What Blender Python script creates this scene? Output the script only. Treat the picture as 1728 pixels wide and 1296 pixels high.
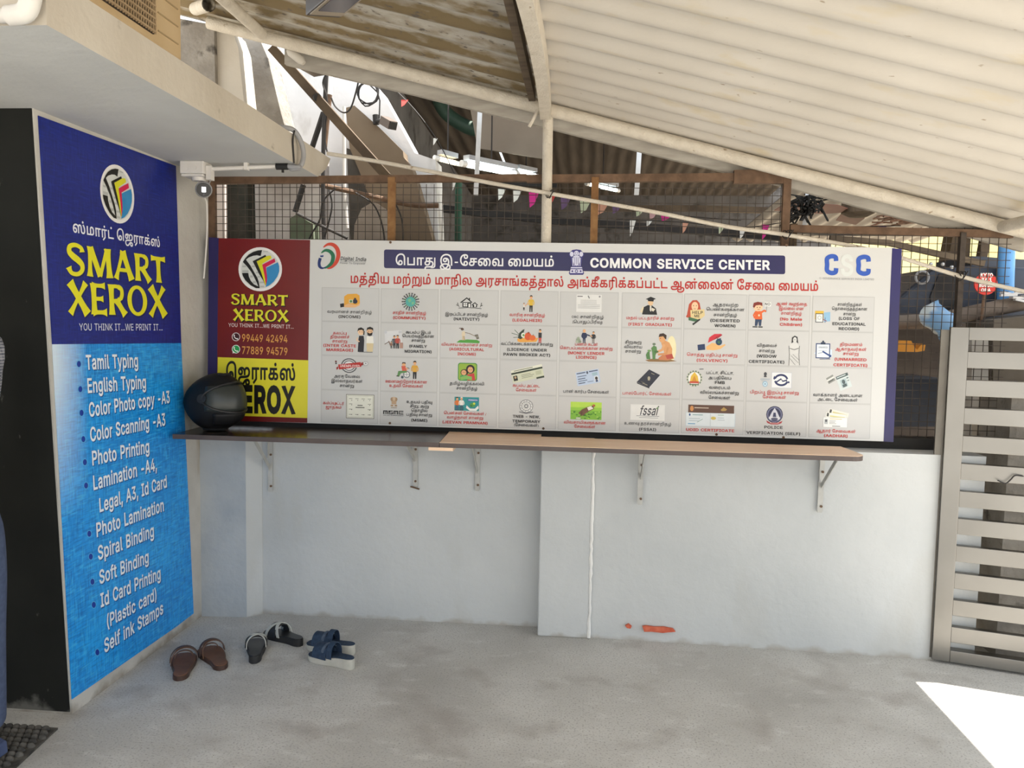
import bpy, bmesh, math, random
import numpy as np
from mathutils import Vector, Matrix, geometry

random.seed(7)
S = bpy.context.scene
COL = S.collection
for o in list(bpy.data.objects):
    bpy.data.objects.remove(o)

# ------------------------------------------------------------------ camera
F_PX, CX, CY, EYE = 1350.0, 864.0, 648.0, 1.5
_d = np.array([988 - CX, 550 - CY, F_PX]); _d /= np.linalg.norm(_d)
_x0 = np.cross([0, 1, 0], _d); _x0 /= np.linalg.norm(_x0)
_y0 = np.cross(_d, _x0)
AX = math.cos(.024) * _x0 + math.sin(.024) * _y0          # world X seen in camera axes
AZ = -np.cross(_d, AX)
cam = bpy.data.cameras.new('camera')
cam.sensor_width = 36.0
cam.lens = F_PX / 1728 * 36
cam.clip_start = .05
cam_ob = bpy.data.objects.new('camera', cam)
COL.objects.link(cam_ob)
_r = Vector((AX[0], _d[0], AZ[0])); _u = -Vector((AX[1], _d[1], AZ[1])); _b = -Vector((AX[2], _d[2], AZ[2]))
cam_ob.matrix_world = Matrix(((_r.x, _u.x, _b.x, 0), (_r.y, _u.y, _b.y, 0), (_r.z, _u.z, _b.z, EYE), (0, 0, 0, 1)))
S.camera = cam_ob

# ------------------------------------------------------------------ sky, sun, exposure
S.view_settings.view_transform = 'Standard'
S.view_settings.look = 'None'
S.view_settings.gamma = 1.0
S.view_settings.use_curve_mapping = False
S.view_settings.exposure = 1.15
W = bpy.data.worlds.new('sky')
S.world = W
W.use_nodes = True
bg = W.node_tree.nodes['Background']
bg.inputs['Color'].default_value = (.86, .93, 1.0, 1)
bg.inputs['Strength'].default_value = 1.0
sun = bpy.data.lights.new('sun', 'SUN')
sun.energy = 7.5
sun.angle = math.radians(.53)
sun.color = (1.0, .95, .87)
sun_ob = bpy.data.objects.new('sun', sun)
COL.objects.link(sun_ob)
sun_ob.location = (6, 0, 9)
sun_ob.rotation_euler = Vector((.376, .05, 1)).to_track_quat('Z', 'Y').to_euler()


# ------------------------------------------------------------------ where a direction of view meets a plane of the place
def ray(u, v):
    p = np.array([u - CX, v - CY, F_PX])
    return p @ AX, p @ _d, p @ AZ


def fl(u, v, z=0.0):
    x, y, k = ray(u, v); t = (z - EYE) / k
    return Vector((x * t, y * t, z))


def wy(u, v, y):
    x, k, z = ray(u, v); t = y / k
    return Vector((x * t, y, EYE + z * t))


def wx(u, v, x):
    k, y, z = ray(u, v); t = x / k
    return Vector((x, y * t, EYE + z * t))


# ------------------------------------------------------------------ materials
MATS = {}


def lin(c):
    return tuple((x / 12.92 if x <= .04045 else ((x + .055) / 1.055) ** 2.4) for x in c)


def hexc(h):
    return lin(tuple(int(h[i:i + 2], 16) / 255 for i in (0, 2, 4)))


def mat(name, c1, c2=None, rough=.7, metal=0.0, scale=6.0, detail=6.0, lo=.35, hi=.65, bump=0.0, bscale=40.0,
        stretch=(1, 1, 1), spec=.4, coat=0.0):
    if name in MATS:
        return MATS[name]
    m = bpy.data.materials.new(name)
    m.use_nodes = True
    nt = m.node_tree
    b = nt.nodes['Principled BSDF']
    b.inputs['Roughness'].default_value = rough
    b.inputs['Metallic'].default_value = metal
    b.inputs['Specular IOR Level'].default_value = spec
    b.inputs['Coat Weight'].default_value = coat
    tc = nt.nodes.new('ShaderNodeTexCoord')
    mp = nt.nodes.new('ShaderNodeMapping')
    mp.inputs['Scale'].default_value = stretch
    nt.links.new(tc.outputs['Object'], mp.inputs['Vector'])
    if c2 is None:
        c2 = tuple(min(1, x * 1.12) for x in c1)
    n = nt.nodes.new('ShaderNodeTexNoise')
    n.inputs['Scale'].default_value = scale
    n.inputs['Detail'].default_value = detail
    nt.links.new(mp.outputs[0], n.inputs['Vector'])
    r = nt.nodes.new('ShaderNodeValToRGB')
    r.color_ramp.elements[0].position = lo
    r.color_ramp.elements[1].position = hi
    r.color_ramp.elements[0].color = (*c1, 1)
    r.color_ramp.elements[1].color = (*c2, 1)
    nt.links.new(n.outputs['Fac'], r.inputs['Fac'])
    nt.links.new(r.outputs['Color'], b.inputs['Base Color'])
    if bump:
        n2 = nt.nodes.new('ShaderNodeTexNoise')
        n2.inputs['Scale'].default_value = bscale
        n2.inputs['Detail'].default_value = 8
        nt.links.new(mp.outputs[0], n2.inputs['Vector'])
        bp = nt.nodes.new('ShaderNodeBump')
        bp.inputs['Strength'].default_value = bump
        bp.inputs['Distance'].default_value = .01
        nt.links.new(n2.outputs['Fac'], bp.inputs['Height'])
        nt.links.new(bp.outputs['Normal'], b.inputs['Normal'])
    MATS[name] = m
    return m


def layer(m, color, scale, lo, hi, stretch=(1, 1, 1), detail=8, seed=0.0):
    """one more patchy layer (stain, wear) mixed over a material's colour"""
    nt = m.node_tree
    b = nt.nodes['Principled BSDF']
    old = b.inputs['Base Color'].links[0].from_socket
    tc = nt.nodes.new('ShaderNodeTexCoord')
    mp = nt.nodes.new('ShaderNodeMapping')
    mp.inputs['Scale'].default_value = stretch
    mp.inputs['Location'].default_value = (seed, seed * 1.7, seed * .6)
    nt.links.new(tc.outputs['Object'], mp.inputs['Vector'])
    n = nt.nodes.new('ShaderNodeTexNoise')
    n.inputs['Scale'].default_value = scale
    n.inputs['Detail'].default_value = detail
    nt.links.new(mp.outputs[0], n.inputs['Vector'])
    r = nt.nodes.new('ShaderNodeValToRGB')
    r.color_ramp.elements[0].position = lo
    r.color_ramp.elements[1].position = hi
    nt.links.new(n.outputs['Fac'], r.inputs['Fac'])
    mx = nt.nodes.new('ShaderNodeMix')
    mx.data_type = 'RGBA'
    nt.links.new(r.outputs['Color'], mx.inputs['Factor'])
    nt.links.new(old, mx.inputs['A'])
    mx.inputs['B'].default_value = (*color, 1)
    nt.links.new(mx.outputs['Result'], b.inputs['Base Color'])
    return m


def grime(m, color, top, lo=.40, hi=.62, scale=9):
    """splashed dirt along the foot of a wall, up to the height top"""
    nt = m.node_tree
    b = nt.nodes['Principled BSDF']
    old = b.inputs['Base Color'].links[0].from_socket
    tc = nt.nodes.new('ShaderNodeTexCoord')
    sp = nt.nodes.new('ShaderNodeSeparateXYZ')
    nt.links.new(tc.outputs['Object'], sp.inputs[0])
    mr = nt.nodes.new('ShaderNodeMapRange')
    mr.inputs['From Min'].default_value = 0; mr.inputs['From Max'].default_value = top
    mr.inputs['To Min'].default_value = .28; mr.inputs['To Max'].default_value = -.25
    nt.links.new(sp.outputs['Z'], mr.inputs['Value'])
    n = nt.nodes.new('ShaderNodeTexNoise'); n.inputs['Scale'].default_value = scale; n.inputs['Detail'].default_value = 9
    nt.links.new(tc.outputs['Object'], n.inputs['Vector'])
    ad = nt.nodes.new('ShaderNodeMath'); ad.operation = 'ADD'
    nt.links.new(mr.outputs[0], ad.inputs[0]); nt.links.new(n.outputs['Fac'], ad.inputs[1])
    r = nt.nodes.new('ShaderNodeValToRGB')
    r.color_ramp.elements[0].position = lo + .2; r.color_ramp.elements[1].position = hi + .2
    r.color_ramp.elements[1].color = (.8, .8, .8, 1)
    nt.links.new(ad.outputs[0], r.inputs['Fac'])
    mx = nt.nodes.new('ShaderNodeMix'); mx.data_type = 'RGBA'
    nt.links.new(r.outputs['Color'], mx.inputs['Factor'])
    nt.links.new(old, mx.inputs['A'])
    mx.inputs['B'].default_value = (*color, 1)
    nt.links.new(mx.outputs['Result'], b.inputs['Base Color'])


def bands(m, color, pitch, y0):
    """mould growing along the flanks of the corrugations, broken up by noise"""
    nt = m.node_tree
    b = nt.nodes['Principled BSDF']
    old = b.inputs['Base Color'].links[0].from_socket
    tc = nt.nodes.new('ShaderNodeTexCoord')
    sp = nt.nodes.new('ShaderNodeSeparateXYZ')
    nt.links.new(tc.outputs['Object'], sp.inputs[0])

    def math_(op, a, c):
        n = nt.nodes.new('ShaderNodeMath'); n.operation = op
        for i, q in enumerate((a, c)):
            if isinstance(q, (int, float)):
                n.inputs[i].default_value = q
            else:
                nt.links.new(q, n.inputs[i])
        return n.outputs[0]
    w = math_('SINE', math_('MULTIPLY', math_('SUBTRACT', sp.outputs['Y'], y0 + pitch * .1), 2 * math.pi / pitch), 0)
    tot = math_('MULTIPLY', w, .20)
    for sc, st, k in ((1.6, (.5, 3, 1), .9), (18, (.5, 1.5, 1), .5)):
        mp = nt.nodes.new('ShaderNodeMapping'); mp.inputs['Scale'].default_value = st
        nt.links.new(tc.outputs['Object'], mp.inputs['Vector'])
        n = nt.nodes.new('ShaderNodeTexNoise'); n.inputs['Scale'].default_value = sc; n.inputs['Detail'].default_value = 8
        nt.links.new(mp.outputs[0], n.inputs['Vector'])
        tot = math_('ADD', tot, math_('MULTIPLY', n.outputs['Fac'], k))
    r = nt.nodes.new('ShaderNodeValToRGB')
    r.color_ramp.elements[0].position = .74; r.color_ramp.elements[1].position = .92
    nt.links.new(tot, r.inputs['Fac'])
    mx = nt.nodes.new('ShaderNodeMix'); mx.data_type = 'RGBA'
    nt.links.new(r.outputs['Color'], mx.inputs['Factor'])
    nt.links.new(old, mx.inputs['A'])
    mx.inputs['B'].default_value = (*color, 1)
    nt.links.new(mx.outputs['Result'], b.inputs['Base Color'])


def ink(h, rough=.45):
    return mat('ink_' + h, hexc(h), tuple(x * 1.04 for x in hexc(h)), rough=rough, scale=30)


def glow(name, c, strength):
    if name in MATS:
        return MATS[name]
    m = bpy.data.materials.new(name)
    m.use_nodes = True
    nt = m.node_tree
    nt.nodes.remove(nt.nodes['Principled BSDF'])
    e = nt.nodes.new('ShaderNodeEmission')
    e.inputs['Color'].default_value = (*c, 1)
    e.inputs['Strength'].default_value = strength
    nt.links.new(e.outputs[0], nt.nodes['Material Output'].inputs['Surface'])
    MATS[name] = m
    return m


# ------------------------------------------------------------------ mesh building
class MB:
    def __init__(self):
        self.v = []; self.f = []; self.m = []

    def add(self, vs, fs, mi=0):
        k = len(self.v)
        self.v += [tuple(p) for p in vs]
        self.f += [tuple(i + k for i in f) for f in fs]
        self.m += [mi] * len(fs)

    def box(self, a, b, mi=0, M=None):
        (x0, y0, z0), (x1, y1, z1) = a, b
        vs = [Vector(p) for p in ((x0, y0, z0), (x1, y0, z0), (x1, y1, z0), (x0, y1, z0), (x0, y0, z1), (x1, y0, z1), (x1, y1, z1), (x0, y1, z1))]
        if M is not None:
            vs = [M @ p for p in vs]
        self.add(vs, [(3, 2, 1, 0), (4, 5, 6, 7), (0, 1, 5, 4), (1, 2, 6, 5), (2, 3, 7, 6), (3, 0, 4, 7)], mi)

    def prism(self, pts, off, mi=0):
        """closed outline pts (3D) pushed along off"""
        n = len(pts)
        off = Vector(off)
        p = [Vector(q) for q in pts]
        self.add(p + [q + off for q in p], [tuple(range(n))[::-1], tuple(range(n, 2 * n))] + [(i, (i + 1) % n, (i + 1) % n + n, i + n) for i in range(n)], mi)

    def bar(self, a, b, w, h, mi=0, up=(0, 0, 1)):
        """rectangular bar from a to b: w across, h along up"""
        a, b = Vector(a), Vector(b)
        t = (b - a).normalized()
        s = t.cross(Vector(up))
        if s.length < 1e-4:
            s = t.cross(Vector((0, 1, 0)))
        s.normalize()
        n = s.cross(t)
        q = [a + s * (i * w / 2) + n * (j * h / 2) for i, j in ((-1, -1), (1, -1), (1, 1), (-1, 1))]
        self.prism(q, b - a, mi)

    def tube(self, pts, r, seg=8, mi=0, caps=True, closed=False):
        pts = [Vector(p) for p in pts]
        n = len(pts)
        rr = r if isinstance(r, (list, tuple)) else [r] * n
        ref = None
        vs = []
        for i, p in enumerate(pts):
            t = (pts[min(i + 1, n - 1)] - pts[max(i - 1, 0)]).normalized()
            if ref is None:
                ref = t.cross(Vector((0, 0, 1)))
                if ref.length < 1e-3:
                    ref = t.cross(Vector((1, 0, 0)))
            ref = (ref - t * ref.dot(t)).normalized()
            q = t.cross(ref)
            for k in range(seg):
                a = 2 * math.pi * k / seg
                vs.append(p + (ref * math.cos(a) + q * math.sin(a)) * rr[i])
        fs = []
        for i in range(n - 1):
            for k in range(seg):
                fs.append((i * seg + k, i * seg + (k + 1) % seg, (i + 1) * seg + (k + 1) % seg, (i + 1) * seg + k))
        if caps:
            fs.append(tuple(range(seg))[::-1])
            fs.append(tuple((n - 1) * seg + k for k in range(seg)))
        self.add(vs, fs, mi)

    def rings(self, rings, mi=0, cap0=True, cap1=True):
        seg = len(rings[0])
        vs = [p for r in rings for p in r]
        fs = []
        for i in range(len(rings) - 1):
            for k in range(seg):
                fs.append((i * seg + k, i * seg + (k + 1) % seg, (i + 1) * seg + (k + 1) % seg, (i + 1) * seg + k))
        if cap0:
            fs.append(tuple(range(seg))[::-1])
        if cap1:
            fs.append(tuple((len(rings) - 1) * seg + k for k in range(seg)))
        self.add(vs, fs, mi)

    def ball(self, c, r, seg=16, rows=10, mi=0, sc=(1, 1, 1)):
        c = Vector(c)
        rg = []
        for i in range(rows + 1):
            a = math.pi * i / rows
            rg.append([c + Vector((math.sin(a) * math.cos(2 * math.pi * k / seg) * r * sc[0], math.sin(a) * math.sin(2 * math.pi * k / seg) * r * sc[1], -math.cos(a) * r * sc[2])) for k in range(seg)])
        self.rings(rg, mi, False, False)

    def build(self, name, mats, parent=None, smooth=False, bevel=0.0, fix=True):
        me = bpy.data.meshes.new(name)
        me.from_pydata(self.v, [], self.f)
        mats = mats if isinstance(mats, (list, tuple)) else [mats]
        for m in mats:
            me.materials.append(m)
        me.polygons.foreach_set('material_index', self.m)
        if fix:
            bm = bmesh.new()
            bm.from_mesh(me)
            bmesh.ops.remove_doubles(bm, verts=bm.verts, dist=1e-6)
            bmesh.ops.recalc_face_normals(bm, faces=bm.faces)
            bm.to_mesh(me)
            bm.free()
        if smooth:
            me.polygons.foreach_set('use_smooth', [True] * len(me.polygons))
            me.set_sharp_from_angle(angle=math.radians(40))
        me.update()
        o = bpy.data.objects.new(name, me)
        COL.objects.link(o)
        if parent is not None:
            o.parent = parent
            o.matrix_parent_inverse = Matrix.Translation(parent.location).inverted()
        if bevel:
            md = o.modifiers.new('bevel', 'BEVEL')
            md.width = bevel
            md.segments = 2
            md.limit_method = 'ANGLE'
        return o


def tag(o, label, cat, group=None):
    o['label'] = label
    o['category'] = cat
    if group:
        o['group'] = group
    return o


def struct(o, label=None):
    o['kind'] = 'structure'
    if label:
        o['label'] = label
    return o


def thing(name, loc, label, cat, group=None):
    o = bpy.data.objects.new(name, None)
    o.empty_display_size = .1
    o.location = loc
    COL.objects.link(o)
    return tag(o, label, cat, group)


def slab(px, y, th, name, m, parent=None, smooth=False):
    """a flat body whose outline lies in the vertical plane at depth y and which is th thick"""
    b = MB()
    b.prism([wy(u, v, y) for u, v in px], (0, th, 0))
    return b.build(name, m, parent, smooth)


def arc(pts, n=8):
    """smooth curve through control points (Catmull-Rom)"""
    p = [Vector(q) for q in pts]
    out = []
    for i in range(len(p) - 1):
        a, b, c, d = p[max(i - 1, 0)], p[i], p[i + 1], p[min(i + 2, len(p) - 1)]
        for k in range(n):
            t = k / n
            out.append(.5 * ((2 * b) + (c - a) * t + (2 * a - 5 * b + 4 * c - d) * t * t + (3 * b - a - 3 * c + d) * t ** 3))
    out.append(p[-1])
    return out

# letter outlines (advance, then outlines as x, y pairs; capitals 175 high)
GLYPHS = {
'A': [166,[29,0,76,136,85,165,80,165,136,0,160,0,95,176,70,176,6,0],[128,49,128,69,38,69,38,49]],
'B': [157,[104,2,125,10,138,23,144,41,141,65,129,82,109,91,129,104,137,124,136,141,131,153,113,169,92,175,21,176,21,0],[43,80,96,79,109,73,118,63,122,52,122,41,118,32,109,24,94,20,43,20],[43,156,91,155,103,151,111,144,115,134,115,120,103,104,87,99,43,99]],
'C': [176,[118,2,139,13,155,31,163,55,141,55,129,33,109,21,84,19,63,26,47,43,38,67,38,108,47,133,57,145,70,153,84,157,101,157,116,152,126,145,137,133,141,120,163,120,155,144,139,163,117,174,92,178,61,172,36,154,20,125,14,88,20,50,36,22,61,4,92,-2]],
'D': [173,[111,6,130,16,144,32,157,63,159,88,157,113,144,144,122,165,90,175,32,176,32,156,86,155,110,148,127,132,136,108,137,78,134,60,127,44,116,32,102,24,84,20,33,20,33,0,76,0],[21,176,21,0,43,0,43,176]],
'E': [144,[130,0,130,20,43,20,43,79,123,79,123,99,43,99,43,156,129,156,129,176,21,176,21,0]],
'F': [142,[43,0,43,76,119,76,119,96,43,96,43,156,127,156,127,176,21,176,21,0]],
'G': [180,[122,3,138,11,150,24,163,49,165,88,98,88,98,69,150,69,143,70,142,55,133,37,113,22,93,18,77,20,64,26,52,36,43,50,38,67,36,98,43,126,57,145,77,155,105,156,126,145,141,120,164,120,155,144,139,162,117,174,91,178,60,172,36,154,20,125,14,88,20,50,36,22,61,4,93,-2]],
'H': [178,[43,0,43,80,135,80,135,0,158,0,158,176,135,176,135,100,43,100,43,176,21,176,21,0]],
'I': [104,[93,0,93,20,63,20,63,156,93,156,93,176,11,176,11,156,41,156,41,54,41,20,11,20,11,0]],
'J': [137,[85,1,94,5,108,19,112,28,116,50,116,176,94,176,94,50,92,36,86,26,70,18,52,19,42,26,36,36,34,60,11,60,15,28,26,11,43,1,64,-2]],
'K': [161,[155,176,126,176,36,75,36,50],[43,0,43,176,21,176,21,0],[155,0,79,107,65,89,128,0]],
'L': [136,[125,0,125,20,43,20,43,176,21,176,21,0]],
'M': [217,[42,0,42,140,41,158,39,158,99,0,118,0,163,114,177,158,175,158,174,0,196,0,196,176,164,176,118,55,106,17,111,17,96,63,52,176,21,176,21,0]],
'N': [181,[43,0,41,157,37,156,59,118,134,0,160,0,160,176,138,176,140,19,143,19,123,55,47,176,21,176,21,0]],
'O': [184,[123,4,148,22,165,50,170,88,165,125,148,154,123,172,92,178,61,172,36,154,20,125,14,88,20,50,36,22,61,4,92,-2],[70,23,52,36,40,58,36,88,40,118,52,139,70,153,92,157,114,153,132,140,144,118,148,88,144,58,132,36,114,23,92,18]],
'P': [153,[43,0,43,156,87,156,102,151,115,139,119,115,113,97,98,86,38,84,38,64,100,66,115,72,126,80,135,92,141,112,139,135,135,148,126,160,115,168,91,175,21,176,21,0]],
'Q': [184,[138,-16,162,-16,108,55,85,55],[123,4,148,22,165,50,170,88,165,125,148,154,123,172,92,178,61,172,36,154,20,125,14,88,20,50,36,22,61,4,92,-2],[70,23,52,36,40,58,36,88,40,118,52,139,70,153,92,157,114,153,132,140,144,118,148,88,144,58,132,36,114,23,92,18]],
'R': [155,[43,0,43,156,87,156,103,152,115,140,119,117,113,100,98,90,33,88,33,68,100,70,115,75,127,83,135,94,141,114,140,136,135,149,127,160,115,169,91,175,21,176,21,0],[148,0,105,79,79,79,122,0]],
'S': [154,[104,1,124,12,137,28,141,48,136,68,124,82,103,93,55,108,41,122,40,134,47,147,58,155,72,158,92,156,104,151,113,142,116,130,138,130,134,149,121,164,102,174,78,178,55,174,30,160,20,142,19,120,25,106,36,95,53,86,98,72,112,64,119,52,116,35,99,21,72,17,57,20,46,27,38,38,36,47,13,47,19,27,31,11,51,0,77,-3]],
'T': [155,[66,156,66,0,89,0,89,156,144,156,144,176,11,176,11,156]],
'U': [179,[109,-1,125,5,139,15,153,35,158,60,158,176,136,176,136,62,132,44,123,30,114,23,89,18,65,23,55,30,46,44,43,62,43,176,21,176,21,60,26,35,39,15,53,5,70,-1,89,-3]],
'V': [166,[96,0,160,176,136,176,90,40,81,11,86,11,29,176,6,176,70,0]],
'W': [237,[80,0,113,124,121,164,117,164,124,123,157,0,183,0,231,176,208,176,175,46,169,14,171,14,131,176,106,176,73,50,65,14,67,14,59,59,28,176,6,176,54,0]],
'X': [164,[32,0,76,65,84,80,80,80,132,0,157,0,89,99,89,82,154,176,129,176,90,119,80,101,84,101,36,176,10,176,75,82,75,98,6,0]],
'Y': [163,[93,0,93,72,157,176,132,176,89,105,77,80,79,80,86,80,79,96,31,176,6,176,70,72,70,0]],
'Z': [151,[138,0,138,20,31,19,34,11,46,28,137,159,137,176,14,176,14,156,120,157,118,164,106,149,14,16,14,0]],
'a': [134,[78,2,94,18,95,0,116,0,115,100,111,111,102,122,82,131,62,132,41,128,23,116,14,101,35,95,48,110,68,114,83,111,93,99,95,86,92,81,35,70,20,62,13,52,11,31,20,11,33,2,55,-3],[45,18,35,25,32,36,34,46,46,55,95,66,95,44,89,29,74,18,59,16]],
'b': [146,[102,2,114,10,124,22,131,37,134,55,131,93,124,108,114,120,101,128,87,132,73,132,59,129,39,110,39,176,18,176,18,0,39,0,39,20,41,20,56,3,79,-3],[60,20,48,30,41,45,39,65,41,85,48,100,60,110,76,114,92,110,104,100,111,84,113,65,111,46,104,30,92,20,76,16]],
'c': [137,[90,0,106,7,118,19,125,35,105,40,93,23,84,18,72,16,55,20,40,35,34,52,34,77,40,94,50,107,60,112,78,113,95,106,105,90,125,96,117,111,105,123,90,130,72,133,47,128,28,114,16,93,12,65,16,37,28,16,47,2,72,-3]],
'd': [146,[91,3,106,20,108,20,108,0,128,0,128,176,107,176,107,110,87,129,73,132,60,132,45,128,33,120,23,108,16,93,12,55,19,29,27,16,38,6,52,-1,67,-3],[55,20,43,30,36,46,33,65,36,84,43,100,54,110,71,114,87,110,98,100,105,85,108,65,105,45,98,30,86,20,71,16]],
'e': [139,[92,0,107,7,119,18,126,31,105,36,96,23,77,16,62,17,48,24,38,37,33,54,34,83,43,102,60,113,82,113,91,108,100,97,107,70,117,76,26,76,26,58,128,58,128,67,125,91,114,113,97,127,71,133,47,128,28,114,16,92,12,64,16,37,28,16,48,2,73,-3]],
'f': [88,[2,131,2,113,79,113,79,131],[49,0,50,153,59,162,78,162,84,180,81,181,65,183,47,179,36,171,29,159,28,0]],
'g': [147,[94,-49,106,-44,121,-31,127,-19,129,131,108,131,108,110,94,124,83,130,68,133,52,131,39,124,28,115,16,93,12,76,14,47,19,31,33,13,52,4,78,3,94,10,107,24,105,-16,92,-29,79,-33,57,-32,44,-25,35,-14,17,-24,25,-35,36,-44,52,-50,71,-52],[55,24,43,33,36,48,33,66,36,85,43,100,55,110,71,114,87,110,98,101,105,86,108,66,105,47,98,33,87,24,71,20]],
'h': [142,[44,98,56,110,68,113,79,113,94,105,102,88,102,0,123,0,123,91,120,105,111,120,91,131,65,131,47,120,35,99,39,99,39,176,18,176,18,0,39,0,39,78]],
'i': [58,[39,0,39,131,18,131,18,0],[39,157,44,167,39,177,29,181,19,177,14,167,19,157,29,153]],
'j': [58,[18,-15,12,-27,-3,-30,-3,-49,13,-48,26,-42,35,-31,39,-16,39,131,18,131],[39,157,43,167,39,177,29,181,18,177,14,167,18,157,29,153]],
'k': [131,[64,69,124,131,98,131,42,73,38,73,38,47],[39,0,39,176,18,176,18,0],[128,0,66,79,51,64,101,0]],
'l': [65,[62,1,59,19,45,19,40,26,39,176,18,176,19,22,22,11,30,4,48,-1]],
'm': [210,[39,0,40,92,51,108,69,114,79,112,87,107,94,95,95,0,116,0,117,93,126,108,144,114,163,108,171,94,171,0,192,0,192,95,184,118,167,130,141,132,120,122,108,102,111,102,109,108,99,125,89,131,71,133,59,130,49,123,37,102,39,131,18,131,18,0]],
'n': [141,[44,98,56,110,68,113,79,113,94,105,102,88,102,0,123,0,123,91,120,105,111,120,91,131,65,131,47,120,35,99,39,99,39,131,18,131,18,0,39,0,39,78]],
'o': [143,[96,2,115,16,127,37,132,65,127,93,115,114,96,128,72,133,47,128,28,114,16,93,12,65,16,37,28,16,47,2,72,-3],[55,20,43,31,36,46,33,65,36,83,43,99,55,110,72,114,89,110,101,99,108,83,110,65,108,46,101,31,89,20,72,16]],
'p': [146,[39,-49,39,20,60,1,73,-3,87,-2,108,6,119,16,128,29,134,55,131,93,119,114,101,128,79,133,63,130,52,124,39,110,39,131,18,131,18,-49],[60,20,48,30,41,45,39,65,41,85,48,100,60,110,76,114,92,110,104,100,111,84,113,65,111,46,104,30,92,20,76,16]],
'q': [146,[128,131,108,131,108,110,94,124,83,130,68,133,45,128,27,114,16,93,12,55,19,29,27,16,38,6,59,-2,73,-3,87,1,107,20,107,-49,128,-49],[55,20,43,30,36,46,33,65,36,84,43,100,54,110,71,114,87,110,98,100,105,85,108,65,105,45,98,30,86,20,71,16]],
'r': [89,[39,0,39,82,42,94,48,104,59,110,84,111,84,132,57,129,45,120,40,111,39,131,18,131,18,0]],
's': [126,[84,0,100,8,111,21,114,37,109,54,101,63,88,70,50,80,39,89,38,100,42,106,59,114,80,111,93,96,112,100,106,113,96,124,83,130,65,133,45,130,26,118,18,105,17,88,25,72,36,64,78,52,88,47,92,39,90,28,75,17,57,16,39,24,32,37,12,33,18,17,29,6,44,-1,63,-3]],
't': [78,[2,131,2,113,70,113,70,131],[22,32,25,18,32,7,43,1,58,-1,74,1,70,19,52,18,47,21,44,30,43,163,22,163]],
'u': [142,[77,0,89,6,103,23,106,32,103,32,103,0,123,0,123,131,102,131,101,42,90,24,69,17,52,22,41,36,39,131,18,131,18,48,21,26,35,7,45,1,63,-2]],
'v': [134,[78,0,128,131,105,131,64,7,71,7,29,131,6,131,56,0]],
'w': [196,[69,0,100,117,95,117,127,0,148,0,188,131,166,131,139,31,135,14,139,14,109,131,87,131,62,39,57,14,60,14,30,131,8,131,47,0]],
'x': [131,[32,0,71,63,62,63,60,63,99,0,124,0,72,74,72,58,121,131,97,131,61,71,72,71,35,131,10,131,59,59,59,75,7,0]],
'y': [134,[32,-50,44,-48,55,-43,64,-33,128,131,105,131,63,7,71,7,29,131,6,131,56,0,49,-20,43,-27,33,-31,21,-30,16,-48]],
'z': [131,[117,0,117,19,43,19,115,114,115,131,16,131,16,111,88,110,14,16,14,0]],
'0': [156,[104,4,124,21,136,50,140,88,136,126,124,154,104,172,78,178,52,172,33,154,21,126,16,88,21,50,33,21,52,4,78,-2],[61,22,48,36,40,58,38,88,40,118,48,140,61,154,78,159,95,154,108,140,116,118,119,88,116,58,108,36,95,22,78,17]],
'1': [156,[135,0,135,19,26,19,26,0],[68,176,30,147,30,124,73,155,73,0,95,0,95,176]],
'2': [156,[134,0,134,20,53,20,111,83,128,110,132,129,128,148,116,164,106,171,85,178,56,174,38,163,27,146,23,125,44,125,46,139,56,152,68,158,86,158,104,148,111,128,107,113,97,97,22,16,22,0]],
'3': [156,[92,-1,113,8,128,23,134,36,136,50,134,64,124,82,113,92,99,98,73,100,73,96,129,159,129,176,24,176,24,156,99,156,54,103,54,85,84,84,103,75,109,68,113,55,112,40,109,32,90,19,66,18,46,27,38,45,15,45,21,25,34,10,53,1,75,-2]],
'4': [156,[143,36,143,56,37,56,107,176,85,176,14,55,14,36],[118,0,118,110,97,110,97,0]],
'5': [156,[100,2,113,9,123,20,133,40,134,69,123,94,101,111,75,115,61,112,46,104,52,156,126,156,126,176,33,176,23,87,44,85,62,94,86,94,102,84,112,67,113,51,108,36,99,25,86,18,72,17,56,23,46,34,42,45,21,45,25,26,37,11,55,1,76,-2]],
'6': [156,[93,-1,113,9,127,25,132,39,134,54,130,76,124,89,109,102,96,107,74,108,59,101,50,90,111,176,87,176,35,98,23,69,24,40,33,19,43,9,56,2,78,-2],[64,19,53,27,46,39,43,55,46,70,53,81,64,89,78,92,92,89,103,81,110,69,113,54,110,39,103,27,92,19,78,17]],
'7': [156,[57,0,135,155,135,176,21,176,21,156,112,156,33,0]],
'8': [156,[102,1,121,11,134,27,138,47,136,62,128,76,117,86,104,91,120,101,127,112,132,131,128,150,121,160,106,172,78,178,50,172,35,160,28,150,24,131,29,112,36,101,53,91,39,86,28,76,20,62,18,47,22,27,35,11,54,1,78,-2],[62,19,50,25,42,35,40,48,43,61,51,72,63,79,78,81,93,79,105,72,113,61,116,48,114,35,106,25,94,19,78,17],[65,102,55,108,48,118,46,130,48,142,55,151,65,157,78,159,91,157,101,151,108,142,110,130,108,118,101,108,91,102,78,100]],
'9': [156,[63,176,43,167,29,151,24,137,22,121,26,99,32,87,47,74,60,69,82,68,97,74,106,85,45,0,69,0,121,77,133,107,132,136,123,156,113,166,100,174,78,178],[92,156,103,148,110,136,113,121,110,106,103,94,92,87,78,84,64,87,53,94,46,106,43,121,46,136,53,148,64,156,78,159]],
'(': [94,[35,32,54,-20,61,-33,81,-33,59,23,52,71,60,128,81,186,61,186,53,170,37,122,31,71]],
')': [94,[33,-33,56,18,63,58,63,91,58,122,45,162,33,186,13,186,34,128,42,71,35,24,13,-33]],
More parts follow.
